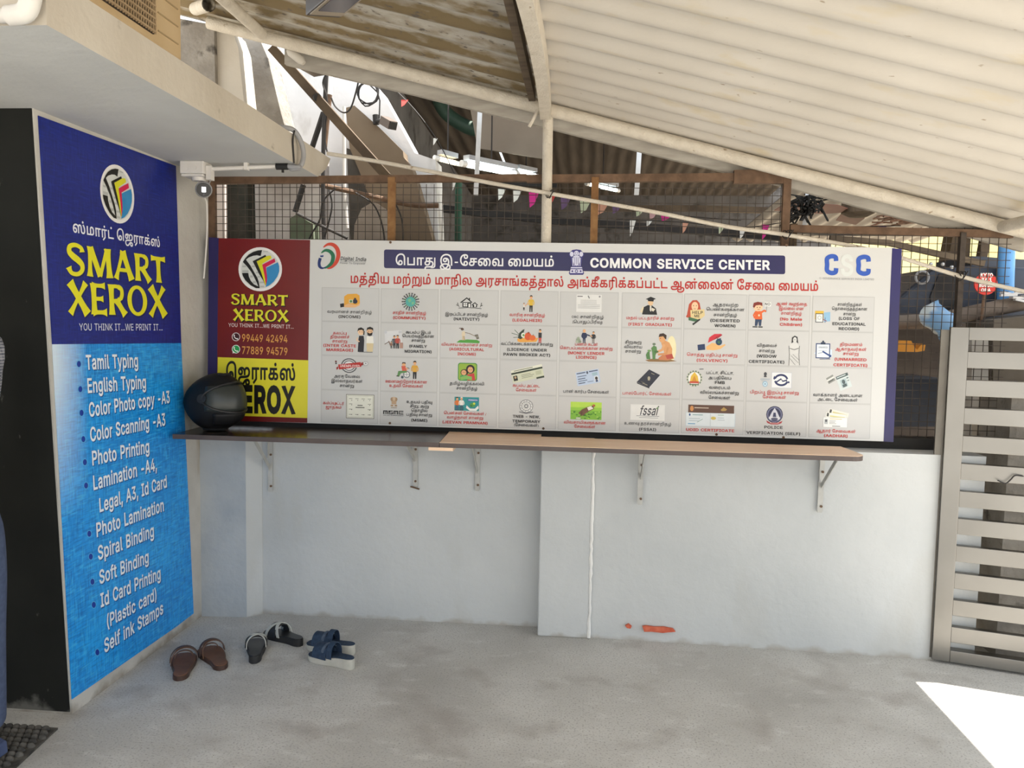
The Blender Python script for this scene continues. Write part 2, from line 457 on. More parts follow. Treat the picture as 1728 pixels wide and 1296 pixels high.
'-': [156,[39,84,39,65,116,65,116,84]],
'.': [65,[44,3,49,14,44,25,33,30,22,25,17,14,22,3,33,-2]],
',': [65,[29,-41,47,25,23,25,13,-41]],
'/': [86,[62,184,5,-26,25,-26,81,184]],
'அ': [354,[142,-37,187,-25,223,-3,240,17,247,28,254,47,258,71,256,98,251,116,244,133,233,148,219,161,202,171,182,177,159,179,128,173,114,166,104,156,97,142,95,124,99,103,110,88,133,77,158,77,177,84,193,101,198,125,193,145,176,166,158,161,170,145,173,120,166,105,158,99,147,98,135,100,124,110,120,125,125,143,138,154,160,157,181,154,205,142,216,129,224,114,231,79,224,41,208,18,193,6,174,-5,151,-12,124,-16,74,-14,53,-7,40,4,37,10,37,24,42,29,51,32,302,33,301,56,59,56,32,52,17,41,10,27,12,3,19,-11,32,-23,50,-32,73,-37,101,-39],[326,-49,326,175,299,175,299,-49]],
'ஆ': [415,[142,-37,187,-25,223,-3,240,17,247,28,254,47,258,71,256,98,251,116,244,133,233,148,219,161,202,171,182,177,159,179,128,173,114,166,104,156,97,142,95,124,99,103,110,88,133,77,158,77,177,84,193,101,198,125,193,145,176,166,158,161,170,145,173,120,166,105,158,99,147,98,135,100,124,110,120,125,125,143,138,154,160,157,181,154,205,142,216,129,224,114,231,79,224,41,208,18,193,6,174,-5,151,-12,124,-16,74,-14,53,-7,40,4,37,10,37,24,42,29,51,32,302,33,301,56,59,56,32,52,17,41,10,27,12,3,19,-11,32,-23,50,-32,73,-37,101,-39],[328,-99,357,-91,381,-79,399,-63,410,-43,413,-21,409,3,397,19,380,28,362,32,346,30,326,22,326,0,348,9,370,8,383,-2,387,-20,384,-37,375,-52,361,-63,332,-75,308,-78,271,-78,248,-72,235,-64,229,-53,232,-41,237,-37,250,-35,277,-40,281,-20,260,-14,241,-13,223,-18,212,-28,207,-36,205,-49,210,-71,217,-80,240,-94,255,-98,291,-101],[326,-39,326,175,299,175,299,-39]],
'இ': [356,[102,-100,134,-92,164,-79,188,-62,210,-41,227,-16,243,20,249,38,253,73,251,108,243,132,230,152,213,166,190,176,162,179,134,176,112,166,97,149,91,126,95,106,106,90,129,79,158,79,176,86,188,100,194,124,190,145,179,161,154,163,166,146,169,132,168,115,158,103,143,99,132,101,123,106,117,120,117,131,122,143,128,149,141,155,158,157,183,155,204,142,220,117,225,90,224,52,214,17,200,-10,180,-36,155,-57,130,-71,105,-78,74,-78,58,-73,48,-63,43,-49,43,-34,49,-16,57,-5,77,9,94,16,138,25,191,21,217,13,233,5,245,-5,255,-18,260,-33,260,-49,251,-68,238,-76,210,-78,174,-72,142,-54,117,-34,96,-10,80,13,63,51,54,83,51,118,54,147,61,172,73,193,89,211,118,230,153,241,179,243,207,241,240,231,266,212,286,181,297,140,301,101,301,0,328,0,328,116,326,141,319,173,312,192,298,216,282,233,259,250,231,260,198,266,160,266,125,259,96,247,72,230,53,210,39,186,29,160,25,133,26,90,32,62,47,23,64,-8,83,-33,105,-55,129,-72,167,-92,199,-100,236,-100,261,-93,278,-77,286,-55,287,-35,282,-14,269,5,250,22,226,35,197,43,164,47,126,46,89,39,58,26,33,5,18,-21,15,-42,20,-67,33,-86,53,-97,81,-101]],
'ஊ': [486,[55,173,39,166,28,156,20,142,18,126,20,112,29,95,44,83,63,77,92,80,108,90,118,105,121,128,115,149,100,166,81,161,91,149,96,132,95,115,89,106,81,100,70,99,59,101,50,106,43,120,44,133,49,145,54,149,75,157,113,156,136,150,148,143,156,134,163,117,160,95,151,82,130,71,54,60,31,52,22,42,20,26,26,11,36,4,60,0,472,0,472,23,50,24,47,31,53,37,126,47,158,57,170,64,180,74,189,93,190,110,188,128,180,145,167,159,138,174,94,179],[289,45,297,48,308,60,315,85,309,109,291,123,268,125,250,119,231,100,236,82,247,96,260,104,273,105,282,102,290,92,291,83,290,74,284,66,274,62,263,63,254,68,249,74,244,88,243,101,248,129,264,147,289,156,318,153,328,147,342,134,346,162,330,172,303,178,285,178,267,174,243,161,226,137,220,103,221,83,227,68,235,56,246,48,271,42],[366,45,366,154,409,154,409,45,435,45,435,154,472,154,472,175,344,175,344,157,340,148,340,45]],
'எ': [253,[94,-2,108,3,119,11,127,22,132,36,133,52,132,63,125,82,119,90,103,100,82,104,67,102,53,97,29,78,34,58,49,71,66,80,84,81,95,77,105,63,107,49,106,36,98,23,84,18,70,19,57,26,51,35,44,55,43,73,45,92,49,108,57,122,68,134,87,145,112,151,160,152,160,175,110,173,70,163,53,152,41,141,26,118,20,98,18,75,20,50,26,30,36,15,48,4,63,-2,79,-4],[194,0,194,152,248,152,248,175,156,175,155,152,167,152,167,0]],
'உ': [337,[55,173,39,166,28,156,20,142,18,126,20,112,28,95,43,83,62,77,92,80,108,90,118,105,121,128,115,149,100,166,81,161,91,149,96,136,96,121,89,106,81,100,70,99,58,101,50,106,43,120,44,133,49,145,54,149,75,157,113,156,136,150,148,143,156,134,163,117,160,95,151,82,131,71,54,60,31,52,22,42,20,30,22,18,29,9,41,2,60,0,332,0,332,23,49,24,46,32,54,37,126,47,158,57,175,69,186,86,190,101,190,119,185,137,175,152,159,164,138,174,94,179]],
'க': [261,[118,1,132,8,143,18,151,32,156,53,157,152,216,152,216,175,51,175,51,90,75,95,75,152,130,152,129,58,124,38,114,26,98,20,76,19,55,26,46,36,43,53,48,66,60,75,95,81,188,80,204,74,213,66,218,54,216,36,210,27,201,21,185,20,165,23,159,2,179,-2,203,-2,223,5,237,18,244,37,244,61,238,76,227,88,216,95,196,101,170,104,90,103,53,97,36,89,21,71,16,56,18,33,24,20,41,6,56,0,82,-4]],
'ங': [330,[55,0,55,152,68,152,109,152,109,45,136,45,136,78,157,89,172,91,183,90,192,84,198,75,199,50,188,23,109,23,109,0,254,0,254,23,215,23,224,42,227,63,223,85,213,101,197,111,176,114,158,112,136,102,136,152,191,152,191,175,28,175,28,0],[302,0,302,175,275,175,275,23,232,23,232,0]],
'ச': [228,[118,1,132,8,143,18,151,32,156,53,157,152,216,152,216,175,51,175,51,90,75,95,75,152,130,152,129,58,124,38,118,29,104,21,85,19,61,23,46,36,43,48,46,63,56,73,70,79,88,81,216,81,216,104,76,102,53,97,30,83,21,71,16,56,16,40,20,26,29,14,41,6,56,0,82,-4]],
'ஜ': [323,[73,174,53,166,38,154,26,139,21,120,21,95,30,78,44,65,66,59,96,62,113,72,124,88,127,115,121,132,103,149,76,156,56,142,80,137,93,129,100,116,101,100,97,90,85,81,74,80,61,82,52,88,45,103,46,121,55,138,69,148,86,155,121,156,142,147,155,131,161,107,162,65,190,65,190,109,194,132,206,150,217,154,229,156,253,150,269,133,274,121,275,106,272,80,264,66,256,58,232,48,197,44,91,40,67,34,47,25,29,6,21,-14,22,-48,32,-73,51,-91,70,-99,94,-101,119,-98,133,-93,151,-81,199,-33,215,-26,235,-24,259,-30,271,-42,273,-55,271,-67,266,-74,258,-78,237,-78,227,-68,223,-53,226,-39,235,-26,244,-17,223,-13,205,-32,199,-44,198,-65,207,-84,221,-96,242,-101,262,-100,280,-93,292,-79,297,-68,299,-55,296,-36,291,-26,279,-15,265,-7,248,-3,218,-3,189,-14,170,-27,130,-67,111,-76,92,-78,77,-76,62,-68,55,-58,48,-38,48,-20,54,-4,67,9,97,18,203,21,250,29,266,36,284,50,297,70,301,86,302,116,295,144,278,164,262,174,230,179,203,174,184,159,171,136,177,139,174,144,164,158,155,166,134,175,105,179]],
'ஞ': [382,[293,99,273,89,272,65,291,76,310,78,323,72,335,55,339,27,337,2,329,-20,309,-45,280,-63,256,-71,230,-76,178,-76,129,-68,104,-56,84,-41,68,-23,53,10,49,47,53,88,66,125,86,161,63,175,38,129,27,97,23,76,23,25,34,-17,51,-46,67,-63,99,-83,126,-93,157,-99,215,-101,264,-95,297,-84,325,-66,348,-43,362,-12,367,13,365,48,356,75,340,92,326,99,310,101],[175,-2,188,3,199,11,207,22,212,36,214,52,210,73,206,82,192,96,183,100,162,104,147,102,133,97,110,78,114,58,129,71,146,80,164,81,175,77,186,63,188,49,186,36,178,23,164,18,150,19,137,27,131,36,124,56,123,73,125,92,130,108,137,122,148,134,167,145,192,151,241,152,241,175,191,173,151,163,133,152,121,141,106,118,100,98,98,75,100,50,106,30,116,15,128,4,143,-2,159,-4],[274,0,274,152,328,152,328,175,236,175,236,152,247,152,247,0]],
'ட': [219,[214,0,214,23,55,23,55,175,28,175,28,0]],
'ண': [521,[94,-2,108,3,119,11,127,22,132,36,133,52,132,63,125,82,119,90,103,100,82,104,67,102,53,97,29,78,34,58,49,71,66,80,84,81,95,77,105,63,107,49,106,36,98,23,88,19,75,18,61,23,54,30,44,55,44,89,53,116,69,137,94,151,126,155,155,153,181,146,205,129,219,112,231,81,233,48,230,34,224,24,217,19,208,18,194,23,187,34,184,50,185,81,190,101,199,120,212,136,227,145,257,155,289,155,317,146,340,129,358,98,364,75,365,57,363,39,357,27,348,19,339,18,329,20,321,28,315,50,318,91,333,123,350,138,373,148,394,152,434,152,434,0,462,0,462,152,515,152,515,175,383,173,346,162,322,145,306,125,296,104,289,74,288,50,294,27,305,9,324,-2,340,-4,362,0,378,12,388,32,392,60,389,85,379,114,362,139,337,160,317,171,300,176,274,179,254,177,219,166,203,156,183,138,171,119,160,91,157,67,158,42,166,20,174,9,193,-2,209,-4,231,0,242,7,254,24,259,40,261,60,258,85,250,107,238,127,209,156,171,173,129,179,83,172,70,166,48,151,32,131,21,106,18,77,23,40,36,15,55,1,79,-4]],
'த': [261,[118,1,132,8,143,18,151,32,156,53,157,152,216,152,216,175,51,175,51,90,75,95,75,152,130,152,130,67,124,38,118,29,109,23,92,19,76,19,61,23,49,31,43,42,43,57,50,69,60,75,88,81,154,81,185,77,205,66,212,58,217,47,217,22,213,8,205,-4,192,-14,181,-19,137,-26,63,-27,48,-30,36,-36,26,-44,18,-58,15,-77,17,-101,43,-100,42,-78,45,-66,50,-58,62,-52,80,-49,170,-47,192,-41,210,-33,228,-18,241,3,245,21,245,44,242,56,233,74,219,88,200,97,164,103,105,104,76,102,53,97,36,89,21,71,16,56,18,33,24,20,41,6,56,0,82,-4]],
'ந': [249,[158,112,135,102,136,78,151,87,169,91,186,88,197,79,205,63,207,41,205,20,196,-1,180,-15,157,-23,130,-26,63,-27,39,-34,26,-44,18,-58,15,-77,17,-101,43,-100,44,-70,48,-61,59,-53,74,-50,141,-48,173,-43,203,-30,221,-10,229,6,234,29,234,54,230,73,222,89,211,102,198,110,176,114],[55,0,55,152,110,152,110,0,137,0,137,152,192,152,192,175,28,175,28,0]],
'ப': [246,[218,0,218,175,191,175,191,23,55,23,55,175,28,175,28,0]],
'ம': [271,[169,178,153,172,141,163,132,149,127,121,126,23,55,23,55,175,28,175,28,0,193,2,220,10,237,24,247,45,251,72,250,109,244,133,235,152,222,167,205,176,183,179],[202,151,211,141,217,128,224,94,221,56,212,37,202,29,179,23,154,23,155,130,159,142,165,151,183,156]],
'ய': [304,[276,0,276,175,249,175,249,23,139,23,139,175,112,175,112,0],[93,-1,113,12,114,39,103,27,86,20,71,21,61,29,57,38,55,57,55,175,28,175,28,56,32,29,39,14,47,5,60,-1,76,-3]],
'ர': [202,[143,0,143,152,197,152,197,175,28,175,28,0,55,0,55,152,116,152,116,8,55,-50,73,-67]],
'ல': [320,[94,-2,108,3,119,11,127,22,132,36,133,52,132,63,125,82,119,90,103,100,82,104,67,102,53,97,29,78,34,58,49,71,66,80,84,81,95,77,103,68,107,56,107,40,100,26,91,20,80,18,65,21,57,26,46,47,43,73,48,106,61,132,83,149,102,155,134,152,146,146,156,135,165,108,169,57,173,38,180,23,193,8,214,-2,243,-3,262,1,283,16,292,32,298,52,300,77,297,108,283,151,258,190,233,173,253,146,265,122,271,95,272,65,270,48,262,31,254,25,240,20,226,20,216,24,208,30,202,39,196,59,194,106,190,127,180,149,166,164,144,175,104,178,69,169,46,153,30,131,22,111,18,76,20,51,26,30,41,9,55,1,79,-4]],
'வ': [330,[94,-2,108,3,119,11,127,22,132,36,133,52,132,63,125,82,119,90,103,100,82,104,67,102,53,97,29,78,34,58,49,71,66,80,84,81,95,77,105,63,107,49,105,36,97,23,88,19,75,18,61,23,54,30,44,56,43,86,51,116,68,139,93,153,114,155,132,153,154,143,166,131,173,115,177,96,177,65,171,39,161,20,163,0,302,0,302,175,275,175,275,23,190,23,203,61,206,88,204,106,194,139,184,152,172,163,147,175,115,179,78,172,56,161,39,144,26,121,19,93,20,51,26,31,41,9,55,1,79,-4]],
'ழ': [271,[169,178,153,172,141,163,132,149,127,121,126,23,55,23,55,175,28,175,28,0,193,2,220,10,237,24,247,45,251,72,250,109,244,133,235,152,222,167,205,176,183,179],[202,151,211,141,217,128,224,94,221,56,212,37,202,29,179,23,154,23,155,130,159,142,165,151,183,156],[49,-22,34,-30,23,-42,20,-59,22,-73,35,-89,50,-96,71,-101,115,-100,140,-93,162,-76,184,-44,204,-36,180,-32,165,-34,157,-39,140,-65,127,-73,103,-79,73,-78,53,-72,49,-66,47,-58,49,-50,58,-43,89,-42,92,-21,69,-19],[233,-52,233,-30,171,-27,158,-19,153,0,126,0,130,-20,139,-35,152,-44,173,-52]],
'ள': [338,[94,-2,108,3,119,11,127,22,132,36,133,52,132,63,125,82,119,90,103,100,82,104,67,102,53,97,29,78,34,58,49,71,66,80,84,81,95,77,105,63,107,49,106,36,98,23,84,18,70,19,57,26,51,35,43,65,43,86,48,107,56,125,68,139,84,149,102,155,122,155,139,151,153,144,171,127,175,157,154,171,132,177,113,179,78,172,62,165,47,154,35,139,26,122,20,101,18,77,20,51,26,31,36,15,48,5,63,-2,79,-4],[197,0,197,152,252,152,252,0,279,0,279,152,333,152,333,175,173,175,170,131,170,0]],
'ற': [275,[159,176,143,168,134,161,125,147,123,142,130,140,115,165,102,174,92,178,64,177,51,171,41,162,32,148,28,128,27,0,54,0,54,110,57,134,66,150,83,156,92,154,102,148,110,128,111,0,138,0,139,109,141,128,147,141,159,152,174,156,191,154,208,144,217,132,223,115,226,78,223,36,212,7,193,-12,166,-22,130,-26,62,-27,38,-34,25,-44,17,-58,14,-77,16,-101,42,-100,43,-70,48,-61,58,-53,79,-49,150,-48,183,-42,205,-33,218,-24,239,2,249,27,254,59,254,93,246,132,235,152,221,167,202,176,180,179]],
'ன': [390,[101,0,119,11,130,29,133,52,130,73,119,90,103,100,82,104,60,100,34,84,29,78,34,58,60,78,78,81,90,79,99,73,105,63,107,49,104,32,91,20,70,19,54,30,46,47,43,74,46,99,57,124,77,142,104,153,145,154,181,146,205,129,219,112,228,92,234,57,232,39,226,27,217,19,208,18,198,20,190,28,184,50,187,90,201,123,215,136,238,147,263,151,304,152,304,0,331,0,331,152,384,152,384,175,252,173,215,162,190,143,172,118,163,98,157,67,158,42,166,20,174,9,193,-2,209,-4,231,0,242,7,254,24,259,40,261,60,258,84,250,107,239,127,209,156,190,167,165,175,136,179,113,178,83,172,70,166,48,151,32,131,21,106,19,63,23,40,36,15,55,1,79,-4]],
'ஸ': [406,[94,-2,108,3,119,11,127,22,132,36,133,52,132,63,125,82,119,90,103,100,82,104,67,102,53,97,29,78,34,58,49,71,66,80,84,81,95,77,105,63,107,49,105,36,97,23,88,19,75,18,61,23,54,30,44,55,43,85,51,116,68,139,92,153,112,155,128,154,142,149,155,139,164,124,169,102,170,0,197,0,198,127,208,148,217,154,226,156,241,151,249,138,253,117,256,50,261,33,271,15,289,2,306,-3,329,-3,356,5,369,16,378,32,384,52,386,77,380,123,361,164,343,190,319,173,335,153,347,130,356,104,359,75,356,48,348,31,335,22,321,20,302,24,287,39,281,64,281,119,277,143,268,160,253,173,227,179,203,173,189,162,180,147,176,137,185,136,167,160,149,172,136,176,113,179,95,177,77,172,61,165,40,147,26,121,18,89,19,63,23,40,36,15,55,1,79,-4]],
'ா': [202,[55,0,55,152,116,152,116,0,143,0,143,152,197,152,197,175,28,175,28,0]],
'ி': [83,[-58,260,-74,250,-83,241,-92,224,-95,209,-91,177,-86,163,-57,163,-65,182,-68,207,-60,227,-49,237,-32,242,-15,242,-1,237,11,227,22,206,27,178,28,0,55,0,55,167,48,214,38,236,19,254,-1,263,-25,266]],
'ீ': [0,[-90,261,-104,254,-120,241,-130,223,-135,204,-134,185,-129,167,-102,169,-109,185,-110,207,-99,230,-85,241,-59,246,-33,244,-25,238,-20,230,-22,215,-35,208,-44,208,-53,212,-57,218,-58,230,-55,242,-49,251,-65,258,-74,245,-79,226,-77,208,-68,197,-55,190,-31,188,-16,193,-4,203,0,209,3,227,2,235,-5,250,-20,260,-29,264,-53,266]],
'ு': [159,[109,71,128,79,138,89,144,103,146,119,143,139,135,153,123,164,106,172,82,175,-69,175,-69,152,76,152,95,150,106,145,115,136,119,127,116,105,104,94,84,92,71,98,61,116,59,142,63,164,37,169,34,153,34,115,44,90,63,74,76,70,93,69]],
'ூ': [267,[164,8,196,20,222,41,239,72,248,113,247,153,238,185,227,202,214,217,197,229,178,237,155,241,130,241,106,236,85,227,68,214,55,197,42,169,39,144,39,126,45,102,58,83,71,74,89,69,110,69,125,74,138,82,146,94,152,108,152,126,150,139,142,153,130,164,113,172,89,175,-69,175,-69,152,82,152,109,147,123,133,125,114,119,100,104,92,91,92,79,97,68,114,65,136,69,167,82,193,93,203,107,211,132,217,166,215,194,200,212,175,219,153,221,129,219,103,214,81,205,64,194,50,180,40,164,33,146,29,116,27,74,36,38,55,25,33,51,19,77,10,127,4]],
'ெ': [285,[158,2,171,10,181,21,188,36,190,55,188,71,183,85,170,100,158,107,144,110,128,110,112,106,95,95,83,73,82,52,88,29,103,9,121,14,112,27,106,48,108,68,114,79,124,85,142,87,153,82,161,73,165,61,165,46,160,32,150,23,137,19,120,19,99,24,88,29,68,46,54,71,46,103,46,138,55,178,67,199,81,216,98,228,116,236,150,243,167,241,189,235,205,224,217,207,224,184,228,154,230,0,257,0,257,146,255,172,249,202,239,225,223,243,202,257,184,263,150,266,126,264,103,257,80,246,60,230,43,210,30,186,21,157,18,124,20,97,26,72,42,40,56,23,83,5,104,-2,126,-4]],
'ே': [227,[179,2,194,10,205,21,212,36,214,55,213,71,208,84,194,99,182,106,169,109,138,106,121,95,114,84,109,72,108,50,114,29,128,9,148,14,139,27,133,48,135,68,141,79,150,85,161,87,173,85,182,78,187,67,189,49,184,34,173,25,158,19,137,18,102,28,75,48,59,70,51,88,46,108,45,144,52,177,66,203,85,223,116,239,136,244,158,244,181,236,190,225,193,216,192,199,186,190,178,183,166,181,156,183,147,189,142,198,140,215,145,232,153,244,135,250,121,232,115,214,118,188,128,173,144,163,166,159,187,163,204,173,215,189,218,203,218,220,214,236,205,248,192,257,159,266,137,266,111,261,87,253,66,240,48,223,34,201,23,176,18,147,18,115,23,86,33,61,46,40,63,23,83,10,106,1,142,-4]],
'ை': [366,[101,0,119,11,130,29,133,52,130,73,119,90,103,100,82,104,60,100,34,84,29,78,34,58,60,78,78,81,90,79,99,73,105,63,107,49,104,32,92,20,70,19,54,30,46,47,43,74,46,99,57,124,77,142,104,153,145,154,181,146,205,129,219,112,228,92,234,57,232,39,226,27,217,19,208,18,198,20,190,28,184,50,187,90,199,122,213,139,240,153,268,155,291,147,303,137,311,123,317,107,318,87,315,52,308,34,295,10,317,-4,337,34,345,68,344,112,332,143,319,160,300,172,276,178,262,179,245,177,222,170,202,157,189,144,172,121,163,100,158,77,157,50,163,27,170,14,186,1,201,-3,217,-3,237,3,251,18,257,32,261,60,258,85,250,108,237,129,208,157,190,167,164,175,136,179,113,178,83,172,70,166,48,151,32,131,21,106,19,63,23,40,36,15,55,1,79,-4]],
'்': [0,[-73,220,-67,235,-73,250,-88,256,-103,250,-109,235,-103,220,-88,214]],
}
# ------------------------------------------------------------------ lettering: outlines -> filled flat meshes
def outline(ch):
    g = GLYPHS[ch]
    return g[0] * 4, [[(c[i] * 4, c[i + 1] * 4) for i in range(0, len(c), 2)] for c in g[1:]]


def area2(c):
    return sum(c[i][0] * c[(i + 1) % len(c)][1] - c[(i + 1) % len(c)][0] * c[i][1] for i in range(len(c))) / 2


def ribbon(pts, w):
    """outline of a stroke along pts; w one width or one per point"""
    n = len(pts)
    ws = [w(i / (n - 1)) for i in range(n)] if callable(w) else w if isinstance(w, (list, tuple)) else [w] * n
    if len(ws) != n:
        ws = [float(q) for q in np.interp(np.linspace(0, 1, n), np.linspace(0, 1, len(ws)), ws)]
    L, R = [], []
    for i, (x, y) in enumerate(pts):
        ax, ay = pts[max(i - 1, 0)]; bx, by = pts[min(i + 1, n - 1)]
        l = math.hypot(bx - ax, by - ay) or 1
        nx, ny = -(by - ay) / l, (bx - ax) / l
        L.append((x + nx * ws[i] / 2, y + ny * ws[i] / 2)); R.append((x - nx * ws[i] / 2, y - ny * ws[i] / 2))
    c = R + L[::-1]
    return c if area2(c) > 0 else c[::-1]


def curve2(pts, n=6):
    return [(p.x, p.y) for p in arc([(x, y, 0) for x, y in pts], n)]


def flare(p, q, w, k=1.55):
    pts = [(p[0] + (q[0] - p[0]) * t, p[1] + (q[1] - p[1]) * t) for t in (0, .06, .15, .3, .5, .7, .85, .94, 1)]
    return ribbon(pts, [w * (1 + (k - 1) * abs(2 * t - 1) ** 3) for t in (0, .06, .15, .3, .5, .7, .85, .94, 1)])


def ell(cx, cy, rx, ry, n=28, a0=0, a1=2 * math.pi):
    return [(cx + rx * math.cos(a0 + (a1 - a0) * i / n), cy + ry * math.sin(a0 + (a1 - a0) * i / n)) for i in range(n)]


# flared display capitals of the shop name (units: cap height 700)
FLARED = {
    'S': (560, [ribbon(curve2([(470, 545), (440, 640), (280, 690), (120, 640), (95, 520), (190, 430), (330, 350), (445, 250), (440, 120), (310, 25), (130, 40), (55, 165)], 5),
                       lambda t: 80 + 75 * math.exp(-((t - .5) / .22) ** 2) + 80 * math.exp(-t / .05) + 90 * math.exp(-(1 - t) / .05))]),
    'M': (860, [flare((110, 0), (150, 700), 105, 1.8), flare((160, 690), (430, 20), 150, 1.1), flare((430, 20), (680, 690), 95, 1.1), flare((740, 0), (700, 700), 150, 1.5)]),
    'A': (720, [flare((90, 0), (350, 700), 90, 1.9), flare((350, 700), (630, 0), 155, 1.4), ribbon([(180, 230), (520, 230)], 85)]),
    'R': (640, [flare((140, 0), (140, 700), 145, 1.5), ribbon(curve2([(140, 655), (330, 660), (480, 600), (490, 450), (390, 345), (180, 320)]), [80] * 8 + [110] * 14 + [80] * 9), flare((300, 350), (580, 0), 140, 1.5)]),
    'T': (600, [flare((300, 0), (300, 690), 145, 1.6), flare((20, 640), (580, 640), 90, 1.75)]),
    'X': (700, [flare((110, 700), (610, 0), 160, 1.5), flare((590, 700), (80, 0), 90, 1.9)]),
    'E': (560, [flare((130, 0), (130, 700), 145, 1.5), flare((90, 655), (500, 655), 80, 2.0), flare((120, 355), (430, 355), 80, 1.9), flare((90, 45), (530, 45), 85, 2.2)]),
    'O': (760, [ell(380, 350, 345, 362), ell(380, 350, 205, 285)[::-1]]),
    ' ': (260, []),
}

_fill = {}


def embolden(c, d):
    n = len(c); out = []
    for i in range(n):
        ax, ay = c[i - 1]; bx, by = c[i]; ex, ey = c[(i + 1) % n]
        u = (bx - ax, by - ay); w = (ex - bx, ey - by)
        lu = math.hypot(*u) or 1; lw = math.hypot(*w) or 1
        n1 = (u[1] / lu, -u[0] / lu); n2 = (w[1] / lw, -w[0] / lw)
        s = (n1[0] + n2[0], n1[1] + n2[1]); k = 1 + n1[0] * n2[0] + n1[1] * n2[1]
        k = max(k, .6)
        out.append((bx + s[0] / k * d, by + s[1] / k * d))
    return out


def fill(key, cs, bold):
    """triangles of the region wound positively by the contours"""
    if (key, bold) in _fill:
        return _fill[(key, bold)]
    cs = [embolden(c, bold) if bold else c for c in cs]
    vs, es = [], []
    for c in cs:
        k = len(vs)
        vs += [Vector((x, y)) for x, y in c]
        es += [(k + i, k + (i + 1) % len(c)) for i in range(len(c))]
    r = geometry.delaunay_2d_cdt(vs, es, [], 0, .4)
    V = [(p.x, p.y) for p in r[0]]
    T = [f for f in r[2]]
    if T:
        P = np.array([[sum(V[i][0] for i in t) / 3, sum(V[i][1] for i in t) / 3] for t in T])
        wn = np.zeros(len(T))
        for c in cs:
            A = np.array(c); B = np.roll(A, -1, 0)
            for (x0, y0), (x1, y1) in zip(A, B):
                up = (y0 <= P[:, 1]) & (y1 > P[:, 1]); dn = (y0 > P[:, 1]) & (y1 <= P[:, 1])
                side = (x1 - x0) * (P[:, 1] - y0) - (P[:, 0] - x0) * (y1 - y0)
                wn += (up & (side > 0)) * 1.0 - (dn & (side < 0)) * 1.0
        T = [t for t, w in zip(T, wn) if w > .5]
    _fill[(key, bold)] = (V, T)
    return V, T


_PRE = 'ெேை'
_SP = {'ொ': ('ெ', 'ா'), 'ோ': ('ே', 'ா')}


def layout(txt, style, bold):
    """-> verts, tris, width (cap height 700)"""
    out = []
    i = 0
    seq = []
    if style == 'flared':
        seq = [('F' + c, *FLARED[c]) for c in txt]
    else:
        cl = []
        for ch in txt:
            if ch in _SP:
                cl[-1] = [_SP[ch][0]] + cl[-1] + [_SP[ch][1]]
            elif ch in _PRE:
                cl[-1] = [ch] + cl[-1]
            elif ch in 'ாிீுூ்':
                cl[-1].append(ch)
            else:
                cl.append([ch])
        for g in cl:
            for k, ch in enumerate(g):
                if ch == ' ':
                    seq.append((' ', 330, []))
                elif ch in 'ுூ':
                    b = g[k - 1]
                    key, w, cs = seq.pop()
                    if b in 'தறநனலண':
                        st = [curve2([(w - 330, -185), (w - 120, -200), (w + 40, -130), (w + 75, 60), (w + 75, 300), (w + 75, 700)])]; w2 = w + 190
                    elif b in 'சபவயள':
                        st = [curve2([(w - 60, 700), (w - 60, 200), (w - 60, -130), (w - 150, -250), (w - 420, -260)])]; w2 = w + 40
                    else:
                        st = [curve2([(w - 240, 40), (w - 20, 0), (w + 130, 90), (w + 190, 300), (w + 120, 520), (w - 20, 540), (w - 50, 400), (w + 40, 330)])]; w2 = w + 270
                    if ch == 'ூ':
                        st.append(curve2([(w2 - 60, 40), (w2 + 120, 60), (w2 + 170, 330), (w2 + 60, 540), (w2 - 60, 420)])); w2 += 200
                    seq.append((key + ch, w2, cs + [ribbon(s, 92) for s in st]))
                else:
                    seq.append((ch, *outline(ch)))
    x = 0
    V, T = [], []
    for key, adv, cs in seq:
        if cs:
            v, t = fill(key, cs, bold)
            k = len(V)
            V += [(a + x, b) for a, b in v]
            T += [tuple(j + k for j in q) for q in t]
        x += adv + bold * 1.2
    x0 = min(a for a, b in V); x1 = max(a for a, b in V)
    return [(a - x0, b) for a, b in V], T, x1 - x0


def homog(src, dst):
    A = []
    for (x, y), (u, v) in zip(src, dst):
        A.append([x, y, 1, 0, 0, 0, -u * x, -u * y]); A.append([0, 0, 0, x, y, 1, -v * x, -v * y])
    h = np.linalg.solve(np.array(A, float), np.array([c for p in dst for c in p], float))
    def f(x, y):
        w = h[6] * x + h[7] * y + 1
        return (h[0] * x + h[1] * y + h[2]) / w, (h[3] * x + h[4] * y + h[5]) / w
    return f


